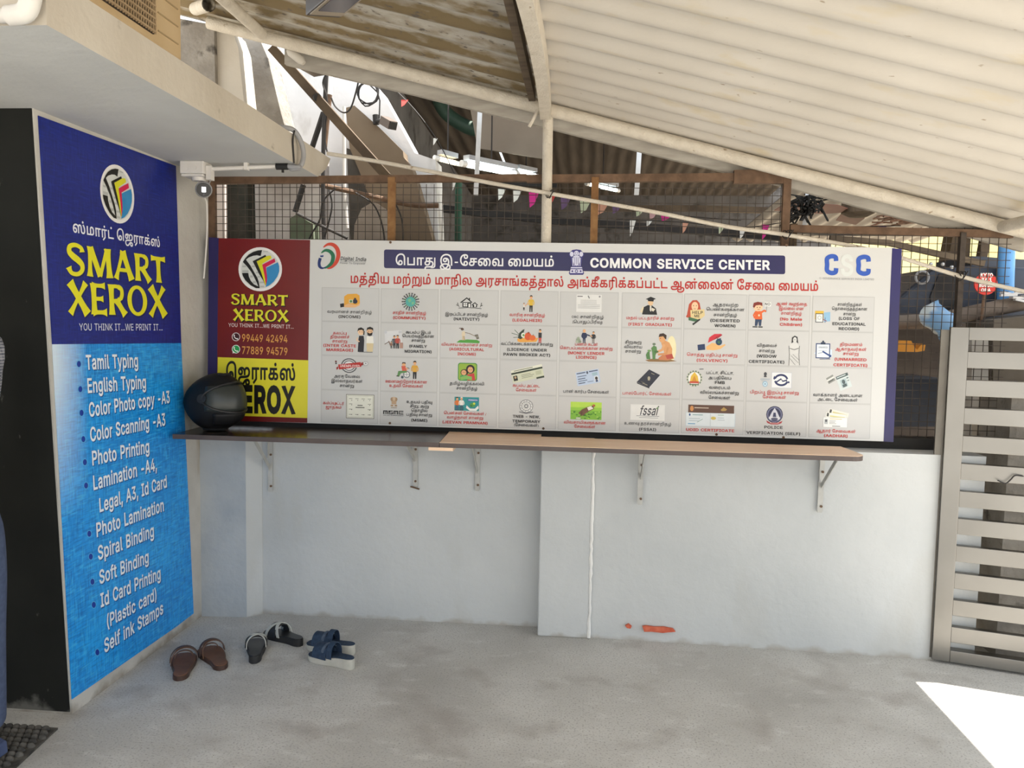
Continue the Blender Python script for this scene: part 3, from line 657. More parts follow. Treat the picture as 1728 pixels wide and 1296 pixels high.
class Art:
    """flat printed artwork laid on a surface: P(x, y, lift) -> point"""

    def __init__(self, P, lift=.0006):
        self.P = P; self.mb = MB(); self.mats = []; self.idx = {}; self.z = lift

    def mi(self, col):
        if col not in self.idx:
            self.idx[col] = len(self.mats); self.mats.append(ink(col) if isinstance(col, str) else col)
        return self.idx[col]

    def poly(self, pts, col):
        self.z += .00012
        self.mb.add([self.P(x, y, self.z) for x, y in pts], [tuple(range(len(pts)))], self.mi(col))

    def rect(self, x0, y0, x1, y1, col):
        self.poly([(x0, y0), (x1, y0), (x1, y1), (x0, y1)], col)

    def oval(self, cx, cy, rx, ry, col, n=24):
        self.poly(ell(cx, cy, rx, ry, n), col)

    def ring(self, cx, cy, rx, ry, w, col, n=28):
        self.z += .00012
        o = ell(cx, cy, rx, ry, n); i = ell(cx, cy, rx - w, ry - w, n)
        self.mb.add([self.P(x, y, self.z) for x, y in o + i], [(k, (k + 1) % n, n + (k + 1) % n, n + k) for k in range(n)], self.mi(col))

    def line(self, pts, w, col, smooth=False):
        if smooth:
            pts = curve2(pts)
        n = len(pts)
        self.z += .00012
        if isinstance(w, (list, tuple)):
            w = [float(q) for q in np.interp(np.linspace(0, 1, n), np.linspace(0, 1, len(w)), w)]
        L, R = [], []
        for i, (x, y) in enumerate(pts):
            ax, ay = pts[max(i - 1, 0)]; bx, by = pts[min(i + 1, n - 1)]
            l = math.hypot(bx - ax, by - ay) or 1
            ww = (w[i] if isinstance(w, (list, tuple)) else w) / 2
            nx, ny = -(by - ay) / l * ww, (bx - ax) / l * ww
            L.append((x + nx, y + ny)); R.append((x - nx, y - ny))
        self.mb.add([self.P(x, y, self.z) for x, y in L + R], [(i, i + 1, n + i + 1, n + i) for i in range(n - 1)], self.mi(col))

    def text(self, txt, x0, x1, base, h, col, bold=0, style='sans', shear=0.0, quad=None):
        """text from x0 to x1 on the baseline, capitals h high (y runs down); or into quad = BL, BR, TR, TL of the capitals"""
        self.z += .00012
        V, T, w = layout(txt, style, bold)
        if quad is not None:
            f = homog([(0, 0), (w, 0), (w, 700), (0, 700)], quad)
            vs = [f(a + shear * b, b) for a, b in V]
        else:
            kx = (x1 - x0) / w; ky = h / 700
            vs = [(x0 + a * kx + shear * b * ky, base - b * ky) for a, b in V]
        self.mb.add([self.P(x, y, self.z) for x, y in vs], T, self.mi(col))

    def build(self, name, parent, label=None):
        o = self.mb.build(name, self.mats, parent, fix=False)
        if label:
            o['label'] = label
        return o
# ------------------------------------------------------------------ materials of the place
m_floor = mat('worn_concrete', (.50, .485, .455), (.60, .585, .555), rough=.75, scale=2.2, detail=9, lo=.38, hi=.66, bump=.25, bscale=60)
layer(m_floor, (.37, .355, .33), 1.1, .50, .76, seed=3)
layer(m_floor, (.66, .65, .62), 14, .58, .82, stretch=(.6, 1, 1), seed=8)
layer(m_floor, (.36, .33, .30), 4.5, .55, .80, seed=12)
layer(m_floor, (.30, .285, .265), 130, .54, .70, seed=5)
m_wall = mat('pale_grey_paint', (.47, .485, .485), (.54, .55, .545), rough=.8, scale=1.6, detail=5, bump=.35, bscale=24)
layer(m_wall, (.43, .42, .385), 2.4, .58, .80, stretch=(1, 1, .35), seed=4)
grime(m_wall, (.36, .33, .29), .06)
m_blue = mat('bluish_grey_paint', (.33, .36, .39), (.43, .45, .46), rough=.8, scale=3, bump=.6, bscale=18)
m_edge = mat('cream_grey_paint', (.47, .45, .41), (.55, .53, .49), rough=.85, scale=5, bump=.4, bscale=30)
grime(m_edge, (.25, .22, .18), .10)
layer(m_edge, (.30, .22, .13), 6, .66, .78, stretch=(1, 1, .3), seed=9)
m_black = mat('black_paint', (.012, .013, .012), (.017, .018, .016), rough=.7, scale=4, spec=.15)
layer(m_black, (.10, .10, .09), 26, .70, .76, stretch=(1, 1, .5), seed=2)
grime(m_black, (.16, .155, .14), .16, .42, .60, 14)
m_soffit = mat('soffit_grey_paint', (.52, .525, .52), (.58, .585, .575), rough=.85, scale=2.5, bump=.3, bscale=20)
m_fascia = mat('cream_limewash', (.52, .465, .39), (.59, .54, .465), rough=.85, scale=3, bump=.35, bscale=26)
layer(m_fascia, (.22, .19, .15), 9, .66, .78, stretch=(1, 1, 1.4), seed=6)
m_roof = mat('cream_painted_sheet', (.54, .495, .43), (.60, .555, .49), rough=.8, scale=2.2, bump=.12, bscale=50)
layer(m_roof, (.55, .46, .30), 5, .60, .76, stretch=(.6, 2.2, 1), seed=1)
layer(m_roof, (.33, .27, .20), 34, .70, .75, stretch=(.5, 1.6, 1), seed=7)
m_roof_old = mat('stained_sheet', (.40, .37, .32), (.48, .45, .39), rough=.85, scale=3, bump=.2, bscale=40)
bands(m_roof_old, (.19, .14, .072), .177, 4.14)
layer(m_roof_old, (.12, .10, .08), 30, .60, .70, stretch=(.7, 1.6, 1), seed=3)
m_cream = mat('chalky_cream_paint', (.58, .52, .43), (.66, .60, .505), rough=.85, scale=20, bump=.5, bscale=120)
layer(m_cream, (.30, .22, .14), 24, .68, .76, seed=4)
m_wood_old = mat('weathered_wood', (.085, .06, .04), (.15, .11, .07), rough=.8, scale=5, stretch=(1, 6, 1), bump=.3)
m_rust = mat('rusty_steel', (.10, .058, .034), (.17, .10, .06), rough=.75, scale=20, bump=.2)
m_rust2 = mat('orange_rust', (.20, .095, .035), (.28, .15, .06), rough=.8, scale=24)
m_wire = mat('rusty_wire', (.045, .034, .027), (.075, .058, .046), rough=.7, scale=30)
m_steel = mat('brushed_steel', (.22, .21, .193), (.25, .24, .222), rough=.36, metal=1.0, scale=3)
m_bright = mat('bright_steel', (.60, .60, .60), (.70, .70, .70), rough=.4, metal=.6, scale=20)
m_brk = mat('painted_bracket', (.40, .395, .37), (.47, .465, .44), rough=.6, scale=20)
m_white_pl = mat('off_white_plastic', (.66, .63, .60), (.72, .70, .66), rough=.45, scale=10)
m_grey_pl = mat('grey_plastic', (.30, .30, .31), (.36, .36, .37), rough=.5, scale=10)
m_dark = mat('black_plastic', (.012, .012, .013), (.02, .02, .021), rough=.35, scale=10)
m_cable = mat('black_cable', (.02, .018, .017), (.035, .03, .028), rough=.6, scale=10)
m_cement = mat('rough_cement', (.24, .215, .185), (.34, .31, .27), rough=.95, scale=8, bump=.8, bscale=40)
layer(m_cement, (.08, .07, .06), 7, .62, .70, seed=3)
m_whitewash = mat('old_whitewash', (.68, .67, .66), (.76, .75, .75), rough=.9, scale=4, bump=.4, bscale=22)
layer(m_whitewash, (.33, .30, .27), 5, .58, .78, stretch=(1, 1, .5), seed=6)
m_pink = mat('pale_pink_plaster', (.55, .47, .43), (.63, .55, .51), rough=.9, scale=5, bump=.4)

# ------------------------------------------------------------------ floor and ground
b = MB()
b.box((-4.6, -4.5, -.12), (4.2, 4.0, 0))
struct(b.build('floor', m_floor), 'worn grey concrete floor with mottled patches')
b = MB()
b.box((-40, -40, -.40), (40, 40, -.13))
m_ground = mat('dusty_ground', (.42, .37, .30), (.52, .47, .39), rough=.95, scale=1.2)
struct(b.build('ground', m_ground), 'dusty ground beyond the concrete')

# ------------------------------------------------------------------ left wall: black front, painted side
ZS = 2.21                                   # underside of the concrete slab
XL = -1.9
top0, bot0 = wx(57, 190, XL), wx(121, 1203, XL)
k = (bot0.y - top0.y) / (bot0.z - top0.z)
yt, yb = top0.y + k * (ZS - top0.z), bot0.y - k * bot0.z
b = MB()
b.prism([(XL, yb, 0), (XL, 3.93, 0), (XL, 3.93, ZS), (XL, yt, ZS)], (-.75, 0, 0))
wl = struct(b.build('wall_left', m_edge), 'side wall in cream grey paint carrying the blue banner')
b = MB()
zz = .012
ya, yc = yb + (yt - yb) * zz / ZS, yt
b.prism([(XL - .006, ya - .004, zz), (XL - .006, yt - .004, ZS), (XL - .74, yt - .004, ZS), (XL - .74, ya - .004, zz)], (0, .006, 0))
struct(b.build('trim_1', m_black), 'black painted front face of the side wall')
b = MB()
b.box((-4.4, -4.3, 0), (-2.75, 2.5, 3.0))  # unseen wall, put in to hold back light from the left
struct(b.build('wall_shop', m_edge), 'unseen shop front to the left of the view, added to hold back light')

# ------------------------------------------------------------------ half wall at the back
b = MB()
ZW = .948
b.prism([(-2.6, 3.862, 0), (-.15, 3.888, 0), (-.15, 4.06, 0), (-2.6, 4.06, 0)], (0, 0, ZW))
b.prism([(.03, 3.785, 0), (1.80, 3.725, 0), (1.80, 4.06, 0), (.03, 4.06, 0)], (0, 0, ZW))
wb = struct(b.build('wall_back', m_wall), 'pale grey painted half wall under the counter')
b = MB()
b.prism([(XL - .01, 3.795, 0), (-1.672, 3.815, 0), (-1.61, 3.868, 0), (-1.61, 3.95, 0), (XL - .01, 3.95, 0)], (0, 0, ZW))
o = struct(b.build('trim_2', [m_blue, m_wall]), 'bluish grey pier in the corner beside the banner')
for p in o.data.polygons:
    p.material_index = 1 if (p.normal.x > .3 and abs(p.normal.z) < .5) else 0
b = MB()
b.prism([(-.196, 3.768, 0), (.048, 3.768, 0), (.048, 3.93, 0), (-.196, 3.93, 0)], (0, 0, ZW - .002))
o = struct(b.build('trim_3', m_wall, bevel=.006), 'pale grey pier projecting in the middle of the half wall')
b = MB()
pts = []
random.seed(3)
for i in range(40):
    z = .004 + i * .0241
    pts.append((.052 + random.uniform(-.0025, .0025), 3.772 + random.uniform(-.001, .001), z))
b.tube(pts, [random.uniform(.006, .0105) for _ in pts], 7)
struct(b.build('trim_4', mat('white_caulk', (.72, .71, .68), (.78, .77, .74), rough=.8)), 'white caulked joint beside the middle pier')
# brick showing where the paint has flaked off near the floor
m_brick = mat('bare_red_brick', (.52, .10, .055), (.62, .16, .09), rough=.95, scale=30, bump=.6)
for n, px in enumerate((((1084, 1057), (1090, 1056), (1104, 1058), (1120, 1058), (1136, 1061), (1140, 1066), (1118, 1068), (1100, 1066), (1087, 1066)), ((1055, 1056), (1061, 1053), (1066, 1057), (1064, 1061), (1058, 1060)))):
    b = MB()
    b.prism([wy(u, v, 3.757 if n == 0 else 3.7585) - Vector((0, .0015 * (1 - n), 0)) for u, v in px], (0, .012, 0))
    struct(b.build('trim_%d' % (5 + n), m_brick), 'patch of bare red brick at the foot of the wall')
# concrete pier beyond the gate
b = MB()
b.box((1.93, 3.80, 0), (2.9, 4.1, 1.22))
struct(b.build('wall_right', m_cement), 'rough cement wall behind the steel gate')

# ------------------------------------------------------------------ concrete slab overhead
XF = fl(200, 110, ZS).x
ye, ye2 = fl(540, 298, ZS).y, wx(560, 265, XF).y
ZT = wx(150, 0, XF).z
yf = 1.90
b = MB()
n = 24
b.prism([(XF, yf, ZS), (XF, ye, ZS), (XF, (ye + ye2) / 2 + .02, (ZS + ZT) / 2), (XF, ye2 - .02, ZT), (XF, yf, ZT)], (-3.0, 0, 0))

struct(b.build('slab', [m_soffit, m_fascia]), 'concrete canopy slab with cream edge and grey underside')
o = bpy.data.objects['slab']
for p in o.data.polygons:
    p.material_index = 1 if (p.normal.x > .8 or abs(p.normal.y) > .5 or p.normal.z > .5) else 0

# ------------------------------------------------------------------ corrugated roof
SL = -.2552


def zr(x):
    return 2.937 + SL * (x + 1.863) + .036


def sheet(name, x0, x1, y0, y1, m, zoff=0.0, amp=.018, pitch=.177, th=.007, label=None, ph=0.0):
    b = MB()
    ny = int((y1 - y0) / (pitch / 10))
    nx = 6
    vs = []
    for side in (0, 1):
        for i in range(nx + 1):
            x = x0 + (x1 - x0) * i / nx
            for j in range(ny + 1):
                y = y0 + (y1 - y0) * j / ny
                vs.append((x, y, zr(x) + zoff + amp + side * th + amp * math.cos(2 * math.pi * (y - 4.14) / pitch + ph)))
    N = (nx + 1) * (ny + 1)
    fs = []
    for i in range(nx):
        for j in range(ny):
            a = i * (ny + 1) + j
            fs.append((a, a + 1, a + ny + 2, a + ny + 1)); fs.append((N + a, N + a + ny + 1, N + a + ny + 2, N + a + 1))
    for i in range(nx):
        for j in (0, ny):
            a = i * (ny + 1) + j; c = a + ny + 1
            fs.append((a, c, N + c, N + a))
    for j in range(ny):
        for i in (0, nx):
            a = i * (ny + 1) + j; c = a + 1
            fs.append((a, c, N + c, N + a))
    b.add(vs, fs)
    return struct(b.build(name, m, None, True), label)


sheet('ceiling', -.22, 2.175, -.6, 3.61, m_roof, label='cream painted corrugated roof sheet')
sheet('ceiling', -.22, 3.5, 3.575, 4.14, m_roof, .003, label='cream painted corrugated sheet along the roof edge, its unseen right end lengthened for shade')  # unseen right end lengthened to shade the floor by the gate
sheet('ceiling', -2.12, -.16, -.6, 4.14, m_roof_old, .016, label='stained corrugated roof sheet with brown mould')

b = MB()
b.bar((2.168, -.6, zr(2.168) + .012), (2.168, 3.60, zr(2.168) + .012), .012, .075)  # unseen board, added so the sun patch gets a straight shadow edge
struct(b.build('trim_7', m_cream), 'unseen edge board along the low end of the cream roof sheet, added for a straight shadow')
# edge pipe of the roof, plank behind it
P0, P1 = wy(352, 38, 3.86), wy(1728, 391, 3.86)
dirp = (P1 - P0).normalized()
b = MB()
pp = [P0 + dirp * t for t in np.linspace(0, 4.7, 40)]
b.tube(pp, .031, 12)
t = b.build('roof_edge_pipe', m_cream, None, True)
tag(t, 'thick cream painted pipe running along the sloping edge of the roof', 'pipe')
b = MB()
q = [wy(u, v, 3.95) for u, v in ((480, 68), (925, 190), (1130, 248), (1345, 304), (1728, 397), (1728, 425), (1338, 318), (1130, 268), (925, 216), (700, 160), (480, 108))]
b.prism(q, (0, .03, 0))
t = b.build('edge_plank', mat('grey_plank', (.34, .31, .27), (.44, .41, .36), rough=.9, scale=6, stretch=(1, 5, 5)))
tag(t, 'grey weathered plank behind the roof edge pipe', 'plank')

# cross battens and pipes under the sheets
b = MB()
xb = -.21
pts = [Vector((xb + .015 * math.sin(i * .6), 3.84 - i * .3, zr(xb) - .045)) for i in range(14)]
for i in range(13):
    b.bar(pts[i], pts[i + 1], .05, .085)
t = b.build('roof_batten', m_cream)
tag(t, 'cream batten under the joint of the two roof sheets', 'batten')
b = MB()
for i in range(13):
    y0 = 3.70 - i * .3
    b.bar((xb - .055, y0, zr(xb - .05) - .028), (xb - .055, y0 - .3, zr(xb - .05) - .028), .03, .05)
t = b.build('roof_batten', m_wood_old)
tag(t, 'dark thin batten on the stained side of the sheet joint', 'batten')
b = MB()
a = wy(447, 42, 3.84)
b.tube([(a.x, 3.80, zr(a.x) - .035), (a.x, -.5, zr(a.x) - .035)], .027, 12)
t = b.build('purlin_pipe', m_cream, None, True)
tag(t, 'cream purlin pipe under the stained sheet, ending above the slab', 'pipe')
b = MB()
a = wy(1706, 362, 3.8)
b.tube([(a.x - .03, 3.80, zr(a.x) - .045), (a.x - .03, -.5, zr(a.x) - .045)], .028, 12)
t = b.build('purlin_pipe', m_cream, None, True)
tag(t, 'cream purlin pipe at the low right end of the roof', 'pipe')
b = MB()
b.tube([wy(330, 15, 3.84), wy(352, 8, 3.6)], .03, 14, caps=False)
b.tube([wy(330, 15, 3.84), wy(352, 8, 3.6)], .026, 14, caps=False)
t = b.build('pipe_stub', m_cream, None, True)
tag(t, 'open ended cream pipe stub at the high end of the roof', 'pipe')
# post
b = MB()
pa, pb = wy(925, 190, 3.875), wy(921, 440, 3.875)
b.tube([pa, pb + (pb - pa) * .9], .0245, 14)
t = b.build('roof_post', m_cream, None, True)
tag(t, 'white round steel post rising behind the sign to the roof pipe', 'post')
# sloping thin pipe in front of the mesh
b = MB()
pts = [wy(u, v, 3.838 if u < 1200 else 3.847 if u < 1330 else 3.856) for u, v in ((552, 259), (640, 273), (740, 292), (840, 311), (925, 326), (1100, 357), (1230, 383), (1325, 396), (1480, 424))] + [wy(u, v, 3.858) for u, v in ((1620, 466), (1728, 492), (1850, 520))]
b.tube(arc(pts, 4), .0095, 8)
t = b.build('thin_pipe', m_cream, None, True)
tag(t, 'thin white pipe sloping down across the wire mesh', 'pipe')
for u, v, where in ((925, 327, 'round roof post'), (1324, 396, 'tall brown fence post'), (1616, 466, 'right end post of the fence')):
    c = wy(u, v, 3.845)
    b = MB()
    b.tube([c + Vector((.014 * math.cos(a) + .004 * a / 3, -.004 + .024 * math.sin(a), .022 * math.sin(a + .6 * a / 6))) for a in np.linspace(0, 6 * math.pi, 34)], .0022, 5)
    tag(b.build('wire_tie', m_cable), 'twisted wire tie holding the thin white pipe to the ' + where, 'wire', 'wire ties on the thin pipe')
b = MB()
b.tube([wy(486, 84, 3.9), wy(490, 87, 3.9), wy(508, 102, 3.9), wy(513, 107, 3.9)], [.012, .022, .022, .012], 12)
tag(b.build('plastic_sleeve', mat('dusty_white_plastic', (.50, .46, .40), (.58, .54, .48), rough=.6), None, True), 'short white plastic sleeve hanging under the roof edge by the leaning plank', 'sleeve')
# short cut pipe hanging beside the post
b = MB()
b.tube([wy(911, 180, 3.84), wy(893, 214, 3.84)], .008, 10)
t = b.build('cut_rod', m_cream, None, True)
tag(t, 'short cut rod hanging from the roof pipe left of the post', 'rod')
# dust-blackened hooks and wires on the batten
b = MB()
b.tube(arc([wy(899, 96, 3.7), wy(888, 84, 3.68), wy(889, 74, 3.66), wy(893, 72, 3.66)], 5), .0022, 5)
t = b.build('wire_hook', m_cable)
tag(t, 'bent wire hook on the dark side of the roof joint', 'wire')
b = MB()
b.tube([wy(924, 104, 3.7), wy(932, 81, 3.6)], .0022, 5)
t = b.build('nail', m_rust)
tag(t, 'long nail sticking out of the cream batten', 'nail')
# ------------------------------------------------------------------ wire mesh fence on the half wall
YM = 3.93
fence = thing('mesh_fence', (0, YM, ZW), 'rusty square wire mesh fence standing on the half wall', 'fence')
b = MB()
r = .0014


def wires(x0, x1, z0, z1, px=.0385, pz=.0362):
    random.seed(5)
    x = x0
    while x < x1:
        j = random.uniform(-.002, .002)
        b.box((x + j - r, YM - r, z0), (x + j + r, YM + r, z1)); x += px
    z = z0
    while z < z1:
        j = random.uniform(-.002, .002)
        b.box((x0, YM - 3 * r, z + j - r), (x1, YM - r, z + j + r)); z += pz


wires(-1.87, .93, ZW + .02, 2.18)
wires(.97, 1.95, ZW + .02, 1.985)
b.build('wire_mesh', m_wire, fence)


def fbar(p, q, w, name, m=m_rust):
    b = MB()
    b.bar(p, q, w, w)
    b.build(name, m, fence)


fbar((-1.885, YM, 2.195), (-.30, YM, 2.21), .034, 'top_rail')
fbar((-.30, YM, 2.205), (.93, YM, 2.215), .036, 'top_rail')
b = MB(); b.bar((.68, YM - .01, 2.213), (.93, YM - .01, 2.213), .03, .062); b.build('splice_plate', m_rust, fence)
fbar((.95, YM, 1.975), (1.95, YM, 1.955), .034, 'top_rail')
for u, m, zt in ((662, m_rust2, 2.21), (1002, m_rust2, 2.21), (1323, m_rust, 2.215)):
    x = wy(u, 400, YM).x
    b = MB(); b.bar((x, YM - .012, ZW), (x, YM - .012, zt), .035, .03, up=(0, 1, 0)); b.build('fence_post', m, fence)
b = MB(); b.bar((-1.885, YM, ZW), (-1.885, YM, 2.21), .032, .03, up=(0, 1, 0)); b.build('fence_post', m_rust, fence)
x = wy(1616, 500, YM).x
b = MB(); b.bar((x, YM - .012, ZW), (x, YM - .012, 1.96), .024, .03, up=(0, 1, 0)); b.build('fence_post', m_wire, fence)
b = MB(); b.bar((wy(1340, 400, YM).x, YM + .02, ZW), (wy(1340, 400, YM).x, YM + .02, 2.0), .03, .03, up=(0, 1, 0)); b.build('fence_post', m_wood_old, fence)
b = MB(); b.box((-1.89, YM - .05, ZW), (1.95, YM + .03, ZW + .052)); b.build('bottom_rail', mat('sooty_steel', (.010, .009, .008), (.02, .018, .016), rough=.7), fence)

# ------------------------------------------------------------------ long signboard
YS = 3.825
sign = thing('signboard', (-.2, YS, .99), 'long white printed service signboard fixed to the wire mesh above the counter', 'sign')


def PS(u, v, lift=0.0):
    return wy(u, v, YS - lift)


def poly3(pts, P, m, name, parent, lift=0.0):
    b = MB()
    b.add([P(u, v, lift) for u, v in pts], [tuple(range(len(pts)))])
    return b.build(name, m, parent, fix=False)


m_sign = mat('white_vinyl', (.61, .61, .60), (.65, .65, .64), rough=.38, scale=1.5)
m_navy = mat('navy_vinyl', hexc('231e52'), hexc('2b2664'), rough=.35, scale=2)
b = MB()
b.prism([PS(u, v) for u, v in ((369, 402), (1511, 418), (1497, 745), (363, 709))], (0, .018, 0))
b.build('board', m_sign, sign)
b = MB()
b.prism([PS(u, v) - Vector((0, .001, 0)) for u, v in ((1505.5, 419), (1522, 420), (1507.5, 746), (1491, 745))], (0, .02, 0))
b.build('side_strip', m_navy, sign)
b = MB()
b.prism([PS(u, v) - Vector((0, .001, 0)) for u, v in ((352.5, 400.5), (369, 401.5), (365.5, 709.5), (350, 709))], (0, .02, 0))
b.build('side_strip', m_navy, sign)
m_red = mat('dark_red_vinyl', hexc('650e0f'), hexc('721313'), rough=.35, scale=2)
m_yel = mat('yellow_vinyl', hexc('d9d02a'), hexc('e3da35'), rough=.38, scale=2)
b = MB()
b.add([PS(u, v, .0006) for u, v in ((368, 401.8), (523.4, 405), (518.5, 713.5), (363.5, 709.5))], [(0, 1, 2, 3)])
pan = b.build('shop_panel', m_red, sign)
pan['label'] = 'dark red panel with the shop name and phone numbers'
b = MB()
b.add([PS(u, v, .001) for u, v in ((367.5, 602.7), (520.3, 608), (518.7, 705.5), (365.5, 700.5))], [(0, 1, 2, 3)])
yel = b.build('yellow_panel', m_yel, sign)


def xerox_logo(A, T):
    """the shop's round paper-fan logo; T maps [-1,1] logo coordinates to the art's"""
    def pg(p, c):
        A.poly([T((x - 463) / 415, (y - 480) / 425) for x, y in p], c)
    A.poly([T(x, y) for x, y in ell(0, 0, 1, 1, 40)], 'e6e4e2')
    A.poly([T(x, y) for x, y in ell(0, 0, .88, .88, 40)], 'cfd1cd')
    for x0, y0, x1, y1 in ((120, 500, 240, 545), (120, 410, 190, 440), (270, 600, 320, 640), (320, 710, 380, 750), (410, 610, 460, 640), (450, 720, 530, 750), (460, 800, 540, 830), (380, 530, 430, 560), (300, 410, 360, 440), (520, 130, 610, 150)):
        pg([(x0, y0), (x1, y0), (x1, y1), (x0, y1)], 'b3b5b2')
    pg([(497, 112), (420, 118), (330, 145), (240, 200), (180, 265), (130, 340), (210, 425), (290, 530), (350, 640), (395, 735), (425, 812), (452, 846), (440, 760), (432, 715), (405, 640), (350, 545), (275, 410), (190, 298), (240, 255), (330, 220), (400, 210), (470, 226)], '100e0d')
    pg([(115, 553), (235, 553), (245, 620), (280, 700), (340, 770), (425, 812), (452, 846), (380, 845), (280, 790), (180, 695), (130, 610)], '100e0d')
    pg([(318, 325), (560, 203), (582, 238), (392, 328), (480, 540), (540, 700), (560, 795), (520, 700), (440, 570)], '100e0d')
    pg([(395, 330), (600, 222), (662, 216), (680, 268), (500, 375), (545, 560), (574, 790), (560, 790), (480, 540)], 'd4d122')
    pg([(500, 392), (735, 270), (752, 340), (570, 440), (595, 640), (584, 790), (572, 790), (545, 600)], 'c9134b')
    pg([(580, 450), (800, 345), (825, 420), (825, 520), (790, 620), (720, 720), (640, 790), (565, 825), (595, 680)], '2f86bd')


A = Art(PS, .0012)
xerox_logo(A, lambda x, y: (439.2 + 36.7 * x, 454.3 + 37.2 * y))
A.build('shop_logo', pan, 'round logo of fanned coloured sheets')
A = Art(PS, .0012)
for dx, c in ((1.2, '1a0a0a'), (0, 'd8d32c')):
    A.text('SMART', 0, 0, 0, 0, c, 0 if c != '1a0a0a' else 26, 'flared', quad=[(389.3 + dx, 513.5 + dx), (485.6 + dx, 516 + dx), (485.6 + dx, 498 + dx), (389.3 + dx, 496 + dx)])
    A.text('XEROX', 0, 0, 0, 0, c, 0 if c != '1a0a0a' else 26, 'flared', quad=[(393 + dx, 540.5 + dx), (487.7 + dx, 543 + dx), (487.7 + dx, 524 + dx), (393 + dx, 521.5 + dx)])
A.build('shop_name', pan, 'yellow flared lettering of the shop name')
A = Art(PS, .0012)
A.text('YOU THINK IT...WE PRINT IT...', 0, 0, 0, 0, 'dccbc8', 10, quad=[(385.4, 551.3), (495.6, 554.5), (495.6, 548.5), (385.4, 545.2)])
A.build('slogan', pan)
A = Art(PS, .0012)
A.text('99449 42494', 0, 0, 0, 0, 'd79a4a', 16, quad=[(408.5, 576), (485, 578), (485, 566), (408.5, 564)])
A.text('77889 94579', 0, 0, 0, 0, 'd79a4a', 16, quad=[(408.5, 597), (485, 599.3), (485, 587), (408.5, 584.7)])
for cy, bgc, rim in ((568.4, '3a1012', 'ded6d2'), (589.2, '1f9a4e', 'e8ece8')):
    A.oval(398.2, cy, 7, 7.2, rim); A.oval(398.2, cy, 5.9, 6.1, bgc)
    if bgc == '1f9a4e':
        A.poly([(392.4, 596.4), (393.2, 591.5), (396.6, 595)], rim)
    A.line([(395.4, cy - 3.6), (395.2, cy - 1), (396.6, cy + 1.6), (399, cy + 3.2), (401.6, cy + 3.4)], [2.4, 1.3, 1.3, 1.4, 2.6], 'f0efee', True)
A.build('phone_numbers', pan, 'two phone numbers with round call icons')
A = Art(PS, .0014)
A.text('ஜெராக்ஸ்', 0, 0, 0, 0, '0d0d0c', 34, quad=[(381.5, 638.5), (498.2, 641.5), (498.2, 622.5), (381.5, 619.5)])
A.text('XEROX', 0, 0, 0, 0, '0d0d0c', 62, quad=[(383, 693), (499, 696), (499, 655), (383, 652.5)])
A.build('yellow_panel_lettering', yel, 'heavy black lettering on yellow')

# header band, emblem, headline, logos
m_band = mat('navy_band_vinyl', hexc('221f4f'), hexc('28255a'), rough=.35, scale=2)


def rrect(x0, y0, x1, y1, r, sk=0.0, n=5):
    p = []
    for cx, cy, a in ((x1 - r, y0 + r, -90), (x1 - r, y1 - r, 0), (x0 + r, y1 - r, 90), (x0 + r, y0 + r, 180)):
        for i in range(n + 1):
            t = math.radians(a + 90 * i / n)
            p.append((cx + r * math.cos(t), cy + r * math.sin(t)))
    return [(x, y + sk * (x - x0)) for x, y in p]


A = Art(PS, .0006)
A.poly(rrect(648, 421, 1325, 452.5, 3.5, .0152), m_band)
hd = A.build('header_band', sign, 'navy band with the centre name in white')
A = Art(PS, .0012)
A.text('பொது இ-சேவை மையம்', 0, 0, 0, 0, 'e8e8ea', 22, quad=[(667.7, 447), (934.6, 449.8), (934.6, 437.3), (667.7, 434.4)])
A.build('tamil_title', hd)
A = Art(PS, .0012)
A.text('COMMON SERVICE CENTER', 0, 0, 0, 0, 'e8e8ea', 42, quad=[(996, 450.8), (1299.5, 455.0), (1299.5, 440.2), (996, 436)])
A.build('english_title', hd)
# state emblem: lion capital on its base, white line work on navy
A = Art(PS, .0012)


def lions(A, cx, cy, s, dark, light):
    q = lambda p: [(cx + x * s, cy + y * s) for x, y in p]
    A.poly(q([(-11, -17), (-7, -21), (0, -22), (7, -21), (11, -17), (13, -13), (10, -8), (9, -2), (8, 6), (11, 14), (13, 18), (11, 21), (-11, 21), (-13, 18), (-11, 14), (-8, 6), (-9, -2), (-10, -8), (-13, -13)]), dark)
    A.oval(cx, cy - 15 * s, 4.2 * s, 4.6 * s, light); A.oval(cx - 8 * s, cy - 14 * s, 3.2 * s, 4.2 * s, light); A.oval(cx + 8 * s, cy - 14 * s, 3.2 * s, 4.2 * s, light)
    A.poly(q([(-5, -11), (5, -11), (6, -2), (3, 5), (-3, 5), (-6, -2)]), light)
    for i in (-6.5, -3.2, 0, 3.2, 6.5):
        A.line(q([(i, -8), (i * .9, 6)]), 1.3 * s, light)
    for x in (-1.6, 1.6):
        A.oval(cx + x * s, cy - 16 * s, .7 * s, .9 * s, dark, 8)
    A.line(q([(-2, -12.5), (2, -12.5)]), .8 * s, dark)
    for x in (-3, 0, 3):
        A.line(q([(x, -9), (x, 3)]), .6 * s, dark)
    A.poly(q([(-9, 8), (9, 8), (10, 10), (-10, 10)]), light)
    A.poly(q([(-10, 11.5), (10, 11.5), (11, 18), (-11, 18)]), light)
    A.oval(cx, cy + 14.8 * s, 2.8 * s, 2.8 * s, dark, 14); A.oval(cx, cy + 14.8 * s, 1.6 * s, 1.6 * s, light, 10)
    for x in (-7, 7):
        A.oval(cx + x * s, cy + 14.8 * s, 1.8 * s, 1.6 * s, dark, 8)


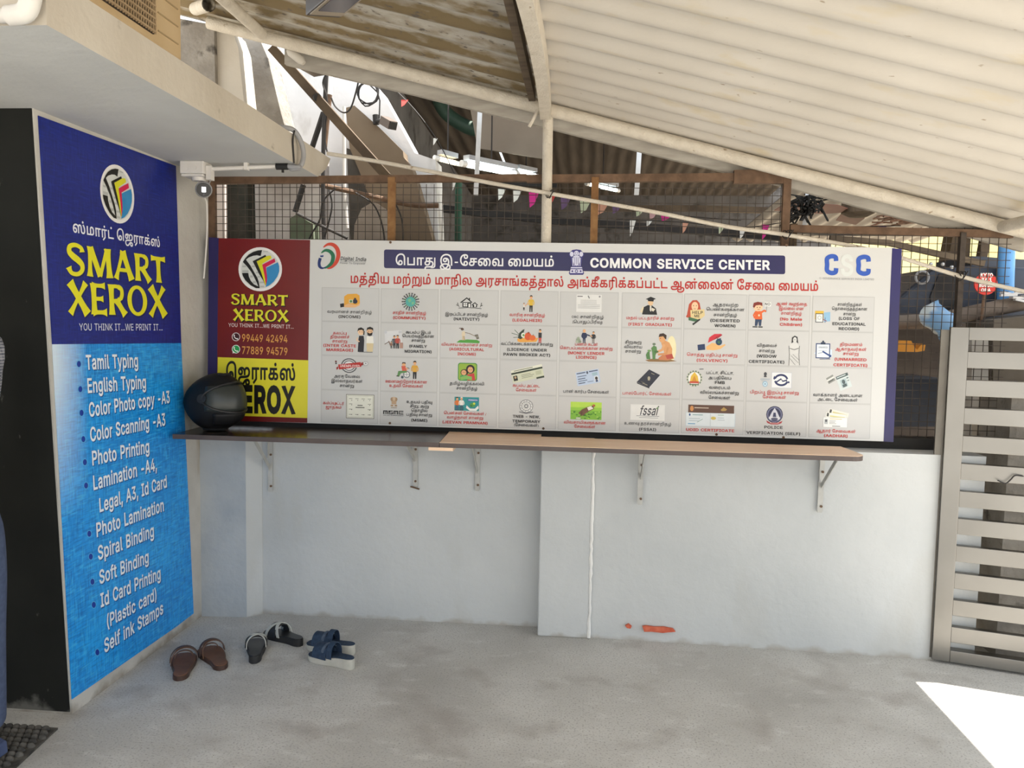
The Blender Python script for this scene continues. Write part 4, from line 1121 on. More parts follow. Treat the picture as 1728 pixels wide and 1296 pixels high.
lions(A, 972.8, 442.8, 1.0, '3a3578', 'cfcfe4')
A.build('state_emblem', hd, 'lion capital emblem in white line work')
A = Art(PS, .0008)
A.text('மத்திய மற்றும் மாநில அரசாங்கத்தால் அங்கீகரிக்கப்பட்ட ஆன்லைன் சேவை மையம்', 0, 0, 0, 0, 'b3241f', 26, quad=[(591.8, 477.3), (1380.7, 490.8), (1380.7, 479), (591.8, 465.5)])
A.build('headline', sign, 'red headline across the board')
A = Art(PS, .0008)
for u0, u1, b0, c in ((1391.6, 1414, 463.5, '2f57b4'), (1418, 1440, 464, 'd2d6d4'), (1445, 1468.7, 464.6, '2f57b4')):
    w = u1 - u0
    if c == 'd2d6d4':
        A.text('S', u0, u1, b0, 33, c, 40)
    else:
        p = curve2([(u1 - 3, b0 - 23), (u1 - 4, b0 - 29.5), (u0 + w / 2, b0 - 31), (u0 + 4.2, b0 - 27), (u0 + 4.2, b0 - 17), (u0 + 4.2, b0 - 7), (u0 + w / 2, b0 - 2.8), (u1 - 4, b0 - 4.5), (u1 - 3, b0 - 11)], 12)
        A.line(p, 7.6, c)
A.text('C-GOVERNANCE SERVICES INDIA LIMITED', 0, 0, 0, 0, '8b8c90', 4, quad=[(1382.8, 471.2), (1475, 473.2), (1475, 470), (1382.8, 468)])
A.build('centre_logo', sign, 'large blue initials of the centre with a pale middle letter')
A = Art(PS, .0008)
A.line(curve2([(545.5, 417.5), (553, 412.5), (562, 413), (569, 420), (571, 431), (567, 443), (559, 451), (552, 453)], 6), [1 + 6 * math.sin(math.pi * i / 42) ** .7 for i in range(43)], 'c8432f')
A.line(curve2([(542, 427), (549, 422.5), (557, 424.5), (562, 432), (560, 443), (553, 450), (546, 452.5)], 6), [1 + 5.5 * math.sin(math.pi * i / 36) ** .7 for i in range(37)], '1d6b4a')
A.line(curve2([(540.5, 435.5), (538.5, 444), (540, 450.5), (545, 452.5), (550, 450)], 6), [5, 5, 5, 5, 5, 5, 5, 5, 5, 5, 5, 4.6, 4.4, 4.2, 4, 3.8, 3.4, 3, 2.6, 2.2, 2, 1.6, 1.4, 1.2, 1], '1c2f6b')
A.oval(543, 432.5, 3, 1.4, '1c2f6b'); A.line([(540, 432), (546, 431.2)], 1.2, '24408f')
A.text('Digital India', 0, 0, 0, 0, '3a3b40', 20, shear=.2, quad=[(574.5, 439), (617.5, 440.8), (617.5, 434.8), (574.5, 433)])
A.line([(574.5, 441), (617.5, 442.3)], .5, '6a6b70')
A.text('Power To Empower', 0, 0, 0, 0, '77787c', 8, quad=[(574, 445.2), (616.8, 446.3), (616.8, 443), (574, 442)])
A.build('campaign_logo', sign, 'curled tricolour logo with small lettering')
# screws and holes along the edges
for u, v in ((659, 409), (1327, 414), (658, 714), (917, 723), (1322, 738), (1209, 733)):
    b = MB()
    c = PS(u, v, 0)
    b.tube([c + Vector((0, .001, 0)), c - Vector((0, .004, 0))], .006, 10)
    b.build('screw', m_rust, sign)


# ------------------------------------------------------------------ the 36 service tiles
def ST(a, b, lift=0.0):
    """board coordinates (photo pixels at the top row / left column) -> the board"""
    u = a - (b - 486) / 226 * (1.5 + 6.5 * (a - 544) / 880)
    v = b + (.0176 + (b - 486) * .0125 / 226) * (a - 544)
    return wy(u, v, YS - lift)


COLX = [(544, 639), (644, 739), (744.5, 840.6), (846, 941.5), (946.5, 1043), (1051, 1151), (1156, 1260), (1264.5, 1367), (1372.6, 1475)]
ROWY = [(485.8, 540.8), (543.2, 598), (600.6, 656), (658.4, 711.5)]
R_, K_ = 'c0322c', '1b1b1d'
m_tile = mat('tile_grey_white', (.55, .55, .545), (.585, .585, .58), rough=.4, scale=3)
m_tile_edge = mat('tile_edge_grey', (.475, .475, .47), (.50, .50, .495), rough=.4, scale=3)
SK, OR, DB, GN = 'e0a878', 'd9622b', '1e2c4a', '4f9a3c'


def person2(x, y, h, top, bot, skin=SK, hair='2a1a12', arms=True, shoe='222222'):
    """a small printed standing figure: feet at y, height h -> ops"""
    s = h / 100
    o = [('p', [(x - 11 * s, y - 42 * s), (x + 11 * s, y - 42 * s), (x + 10 * s, y - 2 * s), (x + 2 * s, y - 2 * s), (x, y - 32 * s), (x - 3 * s, y - 2 * s), (x - 10 * s, y - 2 * s)], bot),
         ('p', [(x - 13 * s, y - 76 * s), (x + 13 * s, y - 76 * s), (x + 12 * s, y - 38 * s), (x - 12 * s, y - 38 * s)], top)]
    if arms:
        o += [('l', [(x - 13 * s, y - 73 * s), (x - 19 * s, y - 57 * s), (x - 17 * s, y - 42 * s)], 6 * s, top), ('l', [(x + 13 * s, y - 73 * s), (x + 19 * s, y - 57 * s), (x + 17 * s, y - 42 * s)], 6 * s, top)]
    o += [('e', x, y - 88 * s, 8.5 * s, 11 * s, skin), ('p', [(x - 9.5 * s, y - 90 * s), (x - 8 * s, y - 99 * s), (x, y - 103 * s), (x + 8 * s, y - 99 * s), (x + 9.5 * s, y - 90 * s), (x + 4 * s, y - 95 * s), (x - 5 * s, y - 94 * s)], hair),
          ('l', [(x - 10 * s, y), (x - 2 * s, y)], 4 * s, shoe), ('l', [(x + 2 * s, y), (x + 10 * s, y)], 4 * s, shoe)]
    return o


def card(cx, cy, w, h, ang, ops):
    c, s = math.cos(math.radians(ang)), math.sin(math.radians(ang))
    t = lambda x, y: (cx + x * w * c - y * h * s, cy + x * w * s + y * h * c)
    out = []
    for o in ops:
        if o[0] == 'r':
            _, x0, y0, x1, y1, col = o
            out.append(('p', [t(x0, y0), t(x1, y0), t(x1, y1), t(x0, y1)], col))
        elif o[0] == 'e':
            _, x, y, rx, ry, col = o
            out.append(('p', [t(x + rx * math.cos(a), y + ry * math.sin(a)) for a in np.linspace(0, 2 * math.pi, 13)[:-1]], col))
    return out


TILES = []


def tile(label, icon, lines, col):
    TILES.append((label, icon, lines, col))


def lines_(cx, *rows):
    return [(t, cx, b, w) for t, b, w in rows]


# row 1
tile('income', [('p', [(130, 115), (158, 110), (162, 136), (133, 142)], '15161a'), ('p', [(160, 60), (185, 42), (250, 38), (272, 50), (276, 110), (240, 132), (160, 136)], 'dfa33a'),
                ('p', [(158, 128), (190, 112), (250, 122), (270, 112), (276, 122), (240, 140), (165, 140)], 'e3b27e'), ('e', 240, 95, 18, 17, '20243a'), ('r', 195, 82, 225, 108, 'c9c6a8'), ('e', 210, 95, 9, 9, '4f7f4a'), ('p', [(230, 78), (250, 78), (246, 70), (234, 70)], '20243a')],
     lines_(200, ('வருமானச் சான்றிதழ்', 183, 325), ('(INCOME)', 218, 160)), K_)
ic = []
for i in range(18):
    a = 2 * math.pi * i / 18
    c, s = math.cos(a), math.sin(a)
    ic += [('l', [(215 + 36 * c, 90 + 36 * s), (215 + 55 * c, 90 + 55 * s)], 8, ('3b3f3c', '4a7a4c', '31475a')[i % 3]), ('e', 215 + 61 * c, 90 + 61 * s, 5, 5, '2f2b28')]
tile('community', ic + [('e', 215, 90, 36, 36, '4fa8a0'), ('p', [(195, 75), (212, 68), (222, 82), (210, 96), (200, 92)], '7cb88a'), ('p', [(222, 95), (238, 88), (240, 104), (226, 112)], '7cb88a')],
     lines_(207, ('சாதிச் சான்றிதழ்', 182, 245), ('(COMMUNITY)', 218, 240)), R_)
tile('nativity', [('p', [(140, 88), (190, 50), (205, 62), (205, 54), (214, 54), (214, 70), (232, 86), (226, 90), (190, 60), (150, 92)], K_), ('r', 158, 86, 222, 122, K_), ('r', 166, 92, 194, 116, 'e4e4e2'), ('l', [(180, 92), (180, 116)], 3, K_), ('l', [(166, 104), (194, 104)], 3, K_),
                  ('r', 203, 96, 216, 122, 'e4e4e2'), ('p', [(226, 104), (250, 84), (274, 104), (268, 106), (250, 92), (232, 108)], K_), ('r', 234, 104, 266, 122, K_), ('r', 246, 104, 258, 118, 'e4e4e2'), ('l', [(130, 130), (200, 124), (300, 131)], 4, K_),
                  ('l', [(136, 122), (122, 98)], 3, K_), ('l', [(130, 112), (114, 106)], 5, '4a4a46'), ('l', [(126, 104), (122, 90)], 5, '4a4a46'), ('l', [(288, 122), (300, 98)], 3, K_), ('l', [(292, 112), (308, 106)], 5, '4a4a46'), ('l', [(297, 104), (300, 88)], 5, '4a4a46')],
     lines_(190, ('இருப்பிடச் சான்றிதழ்', 185, 315), ('(NATIVITY)', 218, 190)), K_)
tile('legal heir', person2(225, 145, 116, 'd9b33a', '26231f') + person2(172, 135, 52, 'd8d4cc', '26231f', arms=False) + [('l', [(206, 80), (188, 100), (178, 104)], 5, SK)],
     lines_(198, ('வாரிசு சான்றிதழ்', 180, 265), ('(LEGALHEIR)', 218, 222)), R_)
tile('obc', [('r', 118, 15, 308, 140, 'dcdcda'), ('l', [(125, 28), (165, 28)], 6, '55555a'), ('l', [(205, 22), (215, 42)], 7, '6a6a6e'), ('e', 292, 28, 7, 7, '8a8a8e')] + [('l', [(150 - 20 * (i > 2), 56 + 11 * i), (270 + 25 * (i > 2), 56 + 11 * i)], 2.5, '9a9a9c') for i in range(6)],
     lines_(205, ('OBC சான்றிதழ்', 185, 240), ('(பொதுப்பிரிவு)', 222, 225)), K_)
tile('first graduate', [('p', [(145, 150), (150, 100), (185, 82), (215, 84), (245, 105), (255, 150)], '18181a'), ('e', 205, 62, 20, 24, 'd9b78f'), ('p', [(168, 40), (205, 22), (244, 36), (210, 52)], '141416'), ('p', [(184, 42), (228, 44), (226, 56), (186, 54)], '141416'), ('p', [(200, 86), (212, 86), (210, 130), (200, 120)], 'd4d0c6'), ('p', [(214, 100), (240, 110), (226, 128), (212, 120)], 'd6cfbf'), ('p', [(128, 130), (150, 90), (156, 100), (146, 140)], 'd9cdb0')],
     lines_(205, ('முதல் பட்டதாரிச் சான்று', 185, 350), ('(FIRST GRADUATE)', 230, 320)), R_)
tile('deserted women', [('p', [(18, 140), (30, 70), (55, 42), (85, 40), (105, 60), (116, 110), (100, 150), (60, 160)], 'b5482e'), ('p', [(10, 160), (30, 120), (60, 175), (20, 165)], 'b5482e'), ('e', 72, 85, 24, 32, 'e8c29c'), ('e', 63, 80, 3, 3, '2a1a12'), ('e', 83, 80, 3, 3, '2a1a12'), ('l', [(64, 102), (80, 102)], 3, '7a2a20'), ('p', [(40, 112), (140, 104), (145, 150), (110, 178), (45, 170)], 'd9c48f'),
                        ('x', 'HELP', 55, 130, 138, 20, '2a2a24'), ('x', 'ME', 70, 108, 162, 18, '2a2a24'), ('p', [(30, 160), (100, 178), (120, 170), (90, 196), (30, 185)], '3f6a4a'), ('l', [(110, 176), (60, 215)], 12, '2b2d2a')],
     lines_(290, ('ஆதரவற்ற', 80, 180), ('பெண்களுக்கான', 113, 270), ('சான்றிதழ்', 152, 165), ('(DESERTED', 192, 210), ('WOMEN)', 228, 150)), K_)
tile('no male children', [('p', [(45, 110), (95, 110), (100, 170), (45, 170)], OR), ('l', [(92, 118), (112, 105), (126, 112)], 14, OR), ('l', [(48, 118), (36, 140), (45, 160)], 13, OR), ('p', [(48, 168), (96, 168), (92, 215), (76, 215), (72, 182), (64, 215), (46, 215)], '2c3e5c'), ('e', 66, 80, 34, 32, 'e8c29c'), ('p', [(28, 80), (34, 52), (64, 44), (96, 50), (98, 74), (78, 66), (50, 70), (38, 88)], '7a2a1e'), ('e', 60, 84, 3, 4, '2a1a12'), ('e', 80, 84, 3, 4, '2a1a12'), ('l', [(62, 100), (78, 98)], 3, '8a3a2a'), ('l', [(30, 222), (66, 222)], 8, '222428'), ('l', [(72, 222), (104, 222)], 8, '222428'), ('l', [(128, 112), (128, 70)], 2.5, '8a8a8a'), ('r', 112, 42, 160, 76, 'e2e2e0'), ('x', 'NO', 116, 154, 68, 18, K_), ('e', 75, 140, 7, 8, 'e8c9a0')],
     lines_(310, ('ஆண் குழந்தை', 65, 225), ('இல்லை என', 98, 180), ('சான்றிதழ்', 132, 150), ('(No Male', 172, 160), ('Children)', 210, 162)), R_)
tile('loss of record', [('r', 16, 100, 80, 160, 'd9b23c'), ('p', [(80, 112), (128, 106), (130, 172), (84, 178)], '8db8d6'), ('r', 20, 118, 78, 182, '4a4d52'), ('r', 25, 123, 73, 177, 'dcdedd'), ('e', 50, 148, 15, 15, 'b9bcbd'), ('e', 50, 148, 9, 9, 'e4e5e4'), ('l', [(78, 160), (104, 172)], 5, 'a04a4a'), ('l', [(92, 146), (92, 184)], 4, '5a6a8a')],
     lines_(270, ('சான்றிதழ்கள்', 62, 180), ('தொலைந்ததற்கான', 92, 260), ('சான்று', 128, 90), ('(LOSS OF', 160, 155), ('EDUCATIONAL', 198, 245), ('RECORD)', 232, 150)), K_)
# row 2
tile('inter caste marriage', [('e', 360, 115, 30, 52, 'c6c7cc'), ('p', [(262, 215), (268, 120), (272, 96), (305, 96), (310, 130), (306, 215)], '1b1b26'), ('e', 284, 66, 22, 26, 'e8c29c'), ('p', [(258, 66), (264, 42), (286, 34), (308, 46), (306, 66), (294, 52), (270, 56)], '17120f'), ('l', [(308, 60), (306, 90)], 9, '17120f'), ('l', [(262, 110), (255, 130), (275, 140)], 9, 'e8c29c'), ('e', 276, 68, 3, 3, K_), ('e', 294, 68, 3, 3, K_),
                              ('p', [(325, 150), (328, 98), (376, 98), (380, 150)], 'e9e7df'), ('p', [(326, 150), (378, 150), (372, 212), (330, 212)], 'd6c39a'), ('e', 350, 62, 22, 28, 'e0b48a'), ('p', [(326, 58), (330, 36), (352, 28), (374, 38), (375, 58), (362, 48), (338, 48)], '17120f'), ('p', [(330, 68), (350, 78), (371, 68), (366, 92), (350, 98), (334, 92)], '231a15'), ('e', 342, 62, 3, 3, K_), ('e', 359, 62, 3, 3, K_), ('l', [(270, 216), (372, 216)], 4, '6a6a6a')],
     lines_(130, ('கலப்பு', 90, 100), ('திருமணச்', 118, 140), ('சான்று', 150, 110), ('(INTER CASTE', 182, 240), ('MARRIAGE)', 214, 195)), R_)
tile('family migration', [('p', [(25, 60), (150, 48), (158, 150), (30, 150)], 'd3d4d6'), ('e', 33, 65, 10, 12, 'c2c4c8'), ('e', 140, 62, 12, 10, 'c2c4c8')] + person2(98, 182, 92, '4a4f55', '2b2d31') + person2(122, 182, 96, 'b5483a', '2b2d31') + person2(76, 184, 50, '7a5a4a', '3a3c40') + [('r', 138, 140, 162, 182, 'b08a7c'), ('l', [(26, 155), (60, 135)], 5, '6b5a50'), ('l', [(56, 130), (72, 165)], 6, '8a6a58')],
     lines_(275, ('குடும்ப இடம்', 72, 185), ('பெயர்வதற்கான', 100, 235), ('சான்று', 132, 100), ('(FAMILY', 174, 130), ('MIGRATION)', 212, 200)), K_)
tile('agricultural income', [('p', [(118, 130), (140, 112), (200, 106), (270, 108), (292, 120), (285, 132)], GN), ('l', [(164, 112), (166, 80), (176, 60)], 11, 'cbb896'), ('l', [(178, 112), (172, 82)], 10, 'b9a27c'), ('p', [(156, 82), (158, 50), (178, 44), (184, 78)], 'd8c9ac'), ('e', 160, 32, 12, 9, '5a4232'), ('l', [(136, 26), (164, 24)], 5, '4a3a2c'), ('l', [(180, 56), (214, 62), (250, 78)], 4, '6a5a48'), ('l', [(206, 60), (262, 84)], 3.5, '8a7a62'), ('p', [(250, 72), (276, 66), (286, 98), (268, 104), (262, 88)], '6f6a60'), ('e', 272, 84, 8, 8, '8a857a')],
     lines_(195, ('விவசாய வருமானச் சான்று', 155, 375), ('(AGRICULTURAL', 188, 258), ('INCOME)', 222, 135)), R_)
tile('pawn broker', [('l', [(82, 52), (130, 66), (150, 70)], 4, '3e5a44'), ('l', [(104, 28), (140, 62)], 4, '3e5a44'), ('l', [(96, 84), (140, 80)], 4, '3e5a44'), ('p', [(126, 92), (200, 84), (284, 84), (270, 112), (150, 118), (128, 112)], 'e0a044'), ('p', [(130, 86), (140, 50), (168, 26), (180, 22), (172, 50), (180, 80), (150, 96)], '2d3a2a'), ('e', 170, 66, 16, 18, 'dfe3d4'), ('e', 172, 66, 8, 9, '6f9a5c'), ('e', 206, 74, 26, 28, 'cf5526'), ('e', 240, 84, 24, 20, 'd9662c'), ('e', 210, 48, 8, 6, '8a3a1e'), ('l', [(246, 58), (246, 68)], 4, '3e5a2c')] + person2(297, 120, 98, '2a2a2e', 'c04a44', arms=False),
     lines_(200, ('வட்டிக்கடைக்கானச் சான்று', 140, 390), ('(LICENCE UNDER', 181, 300), ('PAWN BROKER ACT)', 217, 352)), K_)
tile('money lender', person2(182, 112, 96, '232c4e', '232c4e') + [('e', 182, 62, 22, 20, '232c4e'), ('e', 182, 26, 11, 12, SK)] + person2(252, 112, 82, '26262c', '8f8a84') + [('l', [(200, 52), (236, 64)], 9, '232c4e'), ('l', [(226, 58), (242, 66)], 7, SK), ('e', 138, 96, 17, 17, '8f9a86'), ('e', 128, 104, 9, 9, 'a7b09c'), ('e', 152, 104, 9, 9, '7f8a76'), ('p', [(126, 76), (140, 68), (150, 78), (140, 84)], '9aa58f')],
     lines_(200, ('பணம் கடன்', 132, 170), ('கொடுப்பவருக்கான சான்று', 161, 395), ('(MONEY LENDER', 196, 275), ('LICENCE)', 226, 155)), R_)
tile('small farmer', [('e', 365, 140, 36, 92, 'e8dfb4'), ('p', [(175, 226), (230, 214), (360, 216), (408, 228), (330, 236), (200, 236)], '8a6a42'), ('p', [(290, 100), (318, 82), (350, 96), (372, 140), (372, 196), (320, 206), (308, 150)], 'd49a66'), ('p', [(270, 210), (300, 186), (366, 184), (388, 208), (340, 224), (280, 222)], 'c07a52'), ('p', [(322, 186), (372, 176), (384, 210), (336, 214)], 'b04a3c'), ('l', [(312, 110), (298, 150), (250, 170)], 18, 'd8a272'), ('l', [(340, 130), (330, 176), (268, 184)], 15, 'cb8f5c'), ('e', 297, 66, 24, 32, 'd9a26e'), ('p', [(270, 58), (276, 36), (304, 30), (328, 44), (326, 76), (314, 66), (304, 52)], '3a281c'), ('e', 284, 68, 3, 3, K_),
                      ('p', [(186, 218), (180, 188), (190, 168), (206, 160), (208, 186), (214, 220)], '4f7a44'), ('p', [(230, 218), (226, 170), (218, 140), (236, 120), (256, 128), (262, 160), (250, 190), (250, 220)], '55804a'), ('e', 238, 110, 12, 9, '6a7a66'), ('e', 204, 158, 14, 7, '6f9a5c'), ('e', 256, 164, 16, 8, '466b3c')],
     lines_(85, ('சிறுகுறு', 110, 120), ('விவசாய', 143, 130), ('சான்று', 175, 115)), K_)
tile('solvency', [('p', [(98, 108), (150, 100), (154, 142), (102, 148)], '22345a'), ('p', [(160, 120), (200, 92), (232, 96), (262, 112), (292, 98), (298, 106), (262, 134), (216, 144), (162, 142)], 'e3b272'), ('p', [(172, 92), (180, 54), (216, 28), (262, 26), (272, 34), (248, 52), (206, 74)], 'c8283a'), ('p', [(206, 74), (232, 44), (268, 28), (272, 36), (248, 54)], 'a81e30'), ('l', [(232, 50), (252, 80)], 4, '5a3a2a'), ('e', 250, 84, 23, 24, '23425e'), ('p', [(240, 62), (266, 56), (262, 68), (244, 70)], '23425e'), ('e', 250, 86, 9, 9, '3a6a4a')],
     lines_(205, ('சொத்து மதிப்பு சான்று', 188, 360), ('(SOLVENCY)', 227, 220)), R_)
tile('widow', [('p', [(304, 110), (312, 80), (360, 80), (376, 110), (374, 160), (306, 160)], 'd0d0ce'), ('p', [(306, 158), (374, 150), (382, 236), (304, 240)], 'cbcbc9'), ('l', [(318, 170), (372, 220)], 3, '6a6a6a'), ('l', [(310, 190), (350, 236)], 3, '6a6a6a'), ('l', [(330, 160), (378, 200)], 3, '7a7a7a'), ('p', [(318, 84), (320, 42), (340, 28), (360, 36), (368, 84), (352, 70), (334, 70)], '222224'), ('e', 342, 58, 14, 20, 'cfcfcd'), ('e', 337, 56, 2.4, 2.4, K_), ('e', 348, 56, 2.4, 2.4, K_), ('l', [(306, 118), (340, 128), (372, 116)], 4, '5a5a5a'), ('l', [(300, 100), (306, 160), (304, 240)], 3, '4a4a4a'), ('l', [(378, 100), (374, 160), (382, 236)], 3, '4a4a4a')],
     lines_(140, ('விதவைச்', 112, 145), ('சான்று', 150, 115), ('(WIDOW', 187, 145), ('CERTIFICATE)', 227, 260)), K_)
tile('unmarried', [('p', [(20, 150), (60, 110), (150, 120), (152, 170), (100, 190)], 'ccd9e8'), ('r', 30, 78, 136, 184, '2c4272'), ('r', 37, 85, 129, 177, 'dde4ea'), ('r', 66, 70, 100, 86, '2c3a52'), ('e', 83, 66, 8, 8, '2c3a52'), ('x', 'UNMARRIED', 50, 118, 112, 12, '8a94a2'), ('l', [(50, 130), (115, 130)], 3, 'aab4c0'), ('l', [(48, 150), (80, 142)], 3, '5a6a8a'), ('l', [(80, 134), (138, 166)], 11, '2f4a86'), ('e', 138, 166, 9, 9, '2f4a86'), ('l', [(60, 190), (140, 188)], 4, '3a4a6a')],
     lines_(290, ('திருமணம்', 92, 165), ('ஆகாதவர்கள்', 125, 230), ('சான்று', 157, 115), ('(UNMARRIED', 197, 235), ('CERTIFICATE)', 237, 250)), R_)
# row 3
tile('unemployed', [('e', 200, 66, 60, 54, '5f6064'), ('e', 200, 66, 50, 45, 'd8d8d6'), ('e', 200, 66, 44, 39, '6a6b70'), ('e', 200, 66, 36, 32, 'dcdcda'), ('p', [(106, 82), (122, 72), (120, 92), (108, 100)], '8e1f1c'), ('p', [(288, 46), (300, 36), (306, 58), (286, 66)], '8e1f1c'), ('p', [(120, 60), (285, 38), (290, 72), (126, 96)], 'b32824'), ('x', 'UNEMPLOYED', 134, 278, 78, 18, 'ecd9d6'), ('e', 103, 38, 7, 7, '6a3030'), ('e', 104, 52, 6, 6, '3a3a3a'), ('e', 322, 48, 19, 17, '9a9b9d'), ('e', 322, 48, 15, 13, 'dcdcda'), ('p', [(314, 52), (322, 38), (330, 52)], '8a8b8e')],
     lines_(185, ('அரசு வேலை', 155, 190), ('இல்லாதவர்கள்', 189, 230), ('சான்று', 223, 105)), K_)
tile('disability aid', [('e', 192, 120, 25, 25, '3c4f5c'), ('e', 192, 120, 20, 20, 'dcdcda'), ('e', 160, 140, 10, 10, '3c4f5c'), ('l', [(192, 100), (192, 142)], 3, '6a7a84'), ('l', [(171, 120), (214, 120)], 3, '6a7a84'), ('p', [(152, 60), (182, 56), (194, 96), (160, 100)], 'cf5b45'), ('p', [(130, 96), (190, 92), (192, 106), (150, 112), (136, 138), (122, 130)], '5b8a52'), ('e', 170, 46, 14, 14, SK), ('p', [(156, 44), (160, 32), (182, 32), (184, 44), (170, 38)], '3a241a'), ('l', [(182, 68), (204, 84)], 7, SK), ('l', [(196, 70), (212, 76)], 5, '3c4f5c'), ('l', [(116, 132), (134, 134)], 6, '3a2a22')] + person2(252, 148, 126, 'd9a33a', '26262a'),
     lines_(190, ('ஊனமுற்றோர்க்கான', 182, 310), ('உதவி சேவைகள்', 213, 250)), R_)
tile('tamil medium', [('q', 132, 25, 275, 155, 18, '3f8a3c'), ('q', 138, 31, 269, 149, 14, '8fae3a'), ('e', 180, 95, 28, 24, '2a1a14'), ('e', 176, 96, 19, 19, SK), ('e', 224, 70, 32, 32, '201512'), ('e', 224, 74, 20, 22, SK), ('e', 224, 56, 3, 3, 'b02020'), ('p', [(196, 110), (252, 98), (262, 150), (200, 152)], 'c33a3e'), ('p', [(150, 118), (200, 112), (204, 150), (150, 150)], '3f9a5c'), ('p', [(152, 128), (196, 116), (236, 124), (236, 150), (196, 142), (154, 152)], '7fb05a'), ('e', 172, 94, 2.6, 2.6, K_), ('e', 184, 94, 2.6, 2.6, K_), ('e', 217, 74, 2.6, 2.6, K_), ('e', 231, 74, 2.6, 2.6, K_)],
     lines_(200, ('தமிழ்வழிக்கல்வி', 185, 255), ('சான்றிதழ்', 219, 155)), K_)
tile('family card', card(207, 92, 240, 92, -13, [('r', -.5, -.5, .5, .5, 'cdd0b8'), ('r', -.5, -.5, .5, -.3, 'dcdccb'), ('r', -.5, -.3, .5, -.16, '2f3a2c'), ('r', .25, .42, .5, .56, '2f3a2c'), ('r', -.46, -.04, -.33, .36, '26241f'), ('e', -.395, .1, .035, .1, 'b39878'), ('r', -.2, .0, .1, .04, '8a8e7a'), ('r', -.2, .12, .2, .16, '8a8e7a'), ('r', -.2, .24, .15, .28, '8a8e7a'), ('r', .26, -.05, .44, .25, 'b9bda2'), ('r', -.4, -.43, .2, -.38, '6a6e5a')]),
     lines_(200, ('குடும்ப அட்டை', 188, 205), ('சேவைகள்', 220, 155)), R_)
tile('pan card', card(217, 108, 176, 98, -11, [('r', -.5, -.5, .5, .5, 'b7c7de'), ('r', -.46, -.44, -.08, -.36, '54607a'), ('r', .08, -.44, .46, -.36, '54607a'), ('e', 0, -.36, .04, .11, '4a5266'), ('r', -.44, -.2, -.05, -.14, '6a7690'), ('r', -.44, -.02, -.12, .04, '4a566e'), ('r', -.44, .14, -.05, .2, '6a7690'), ('r', -.44, .3, -.15, .36, '4a566e'), ('r', .26, .0, .44, .42, 'd8dde2'), ('e', .35, .16, .06, .12, '3a3230'), ('r', .3, .28, .4, .42, '3a4a6a'), ('r', .2, -.28, .42, -.06, '9db8c4'), ('r', -.05, .3, .2, .34, '7a869e')]),
     lines_(205, ('பான் கார்டு சேவைகள்', 220, 345)), K_)
tile('passport', [('p', [(118, 140), (208, 46), (290, 84), (212, 176)], 'c9cacc'), ('p', [(116, 132), (206, 40), (288, 78), (210, 168)], '2a2d3a'), ('p', [(118, 134), (210, 168), (212, 176), (120, 142)], '14161e'), ('e', 206, 102, 10, 13, 'a9a28c'), ('r', 198, 112, 214, 118, 'a9a28c'), ('l', [(222, 66), (246, 76)], 4, '8f8a78'), ('l', [(160, 138), (196, 152)], 5, '8f8a78'), ('l', [(150, 128), (178, 138)], 3, '6f6c60')],
     lines_(195, ('பாஸ்போர்ட் சேவைகள்', 222, 360)), R_)
ic = [('e', 82, 96, 56, 57, '6d7a68')]
for i in range(16):
    a = 2 * math.pi * i / 16
    ic.append(('e', 82 + 52 * math.cos(a), 96 + 53 * math.sin(a), 5, 5, 'c9ccb8'))
tile('land records', ic + [('e', 82, 96, 45, 46, 'e6e6e0'), ('p', [(50, 124), (58, 80), (82, 50), (106, 80), (114, 124)], 'd9b13e'), ('p', [(62, 120), (82, 76), (102, 120)], 'c98a2c'), ('r', 48, 116, 116, 130, 'bf4a34'), ('l', [(116, 30), (146, 28)], 5, '44444a'), ('l', [(56, 138), (108, 138)], 6, '4f6a4a')],
     [('பட்டா, சிட்டா,', 265, 62, 195), ('அ.பதிவேடு', 265, 98, 165), ('FMB', 265, 130, 70), ('வரைபடம்', 265, 166, 150), ('வில்லங்கச்சான்று', 265, 202, 275), ('சேவைகள்', 265, 237, 155)], K_)
a1 = [(250 + 46 * math.cos(t), 92 + 36 * math.sin(t)) for t in np.linspace(-2.9, -.2, 16)]
a2 = [(252 + 46 * math.cos(t), 92 + 36 * math.sin(t)) for t in np.linspace(.25, 2.95, 16)]
tile('birth and death', [('r', 180, 38, 328, 148, 'b9bdc8'), ('r', 183, 41, 325, 145, 'e2e3e5'), ('l', a1, 14, '27305c'), ('l', a2, 14, '27305c'), ('l', [(214, 108), (250, 84), (262, 100), (294, 92)], 10, '27305c'), ('p', [(192, 82), (200, 62), (210, 80), (200, 92)], '27305c'), ('e', 306, 106, 7, 7, '27305c'), ('e', 134, 52, 11, 13, '3f4046'), ('r', 124, 64, 144, 74, '3f4046'), ('l', [(98, 88), (168, 88)], 4, '8fa3b4'), ('l', [(104, 98), (162, 98)], 3, 'a9b5c0'), ('e', 134, 122, 19, 20, '8fb4cc'), ('e', 134, 122, 13, 14, 'c9dbe4'), ('e', 134, 122, 6, 8, '7fa4bc')],
     lines_(205, ('பிறப்பு, இறப்பு சான்று', 190, 355), ('சேவைகள்', 223, 170)), R_)
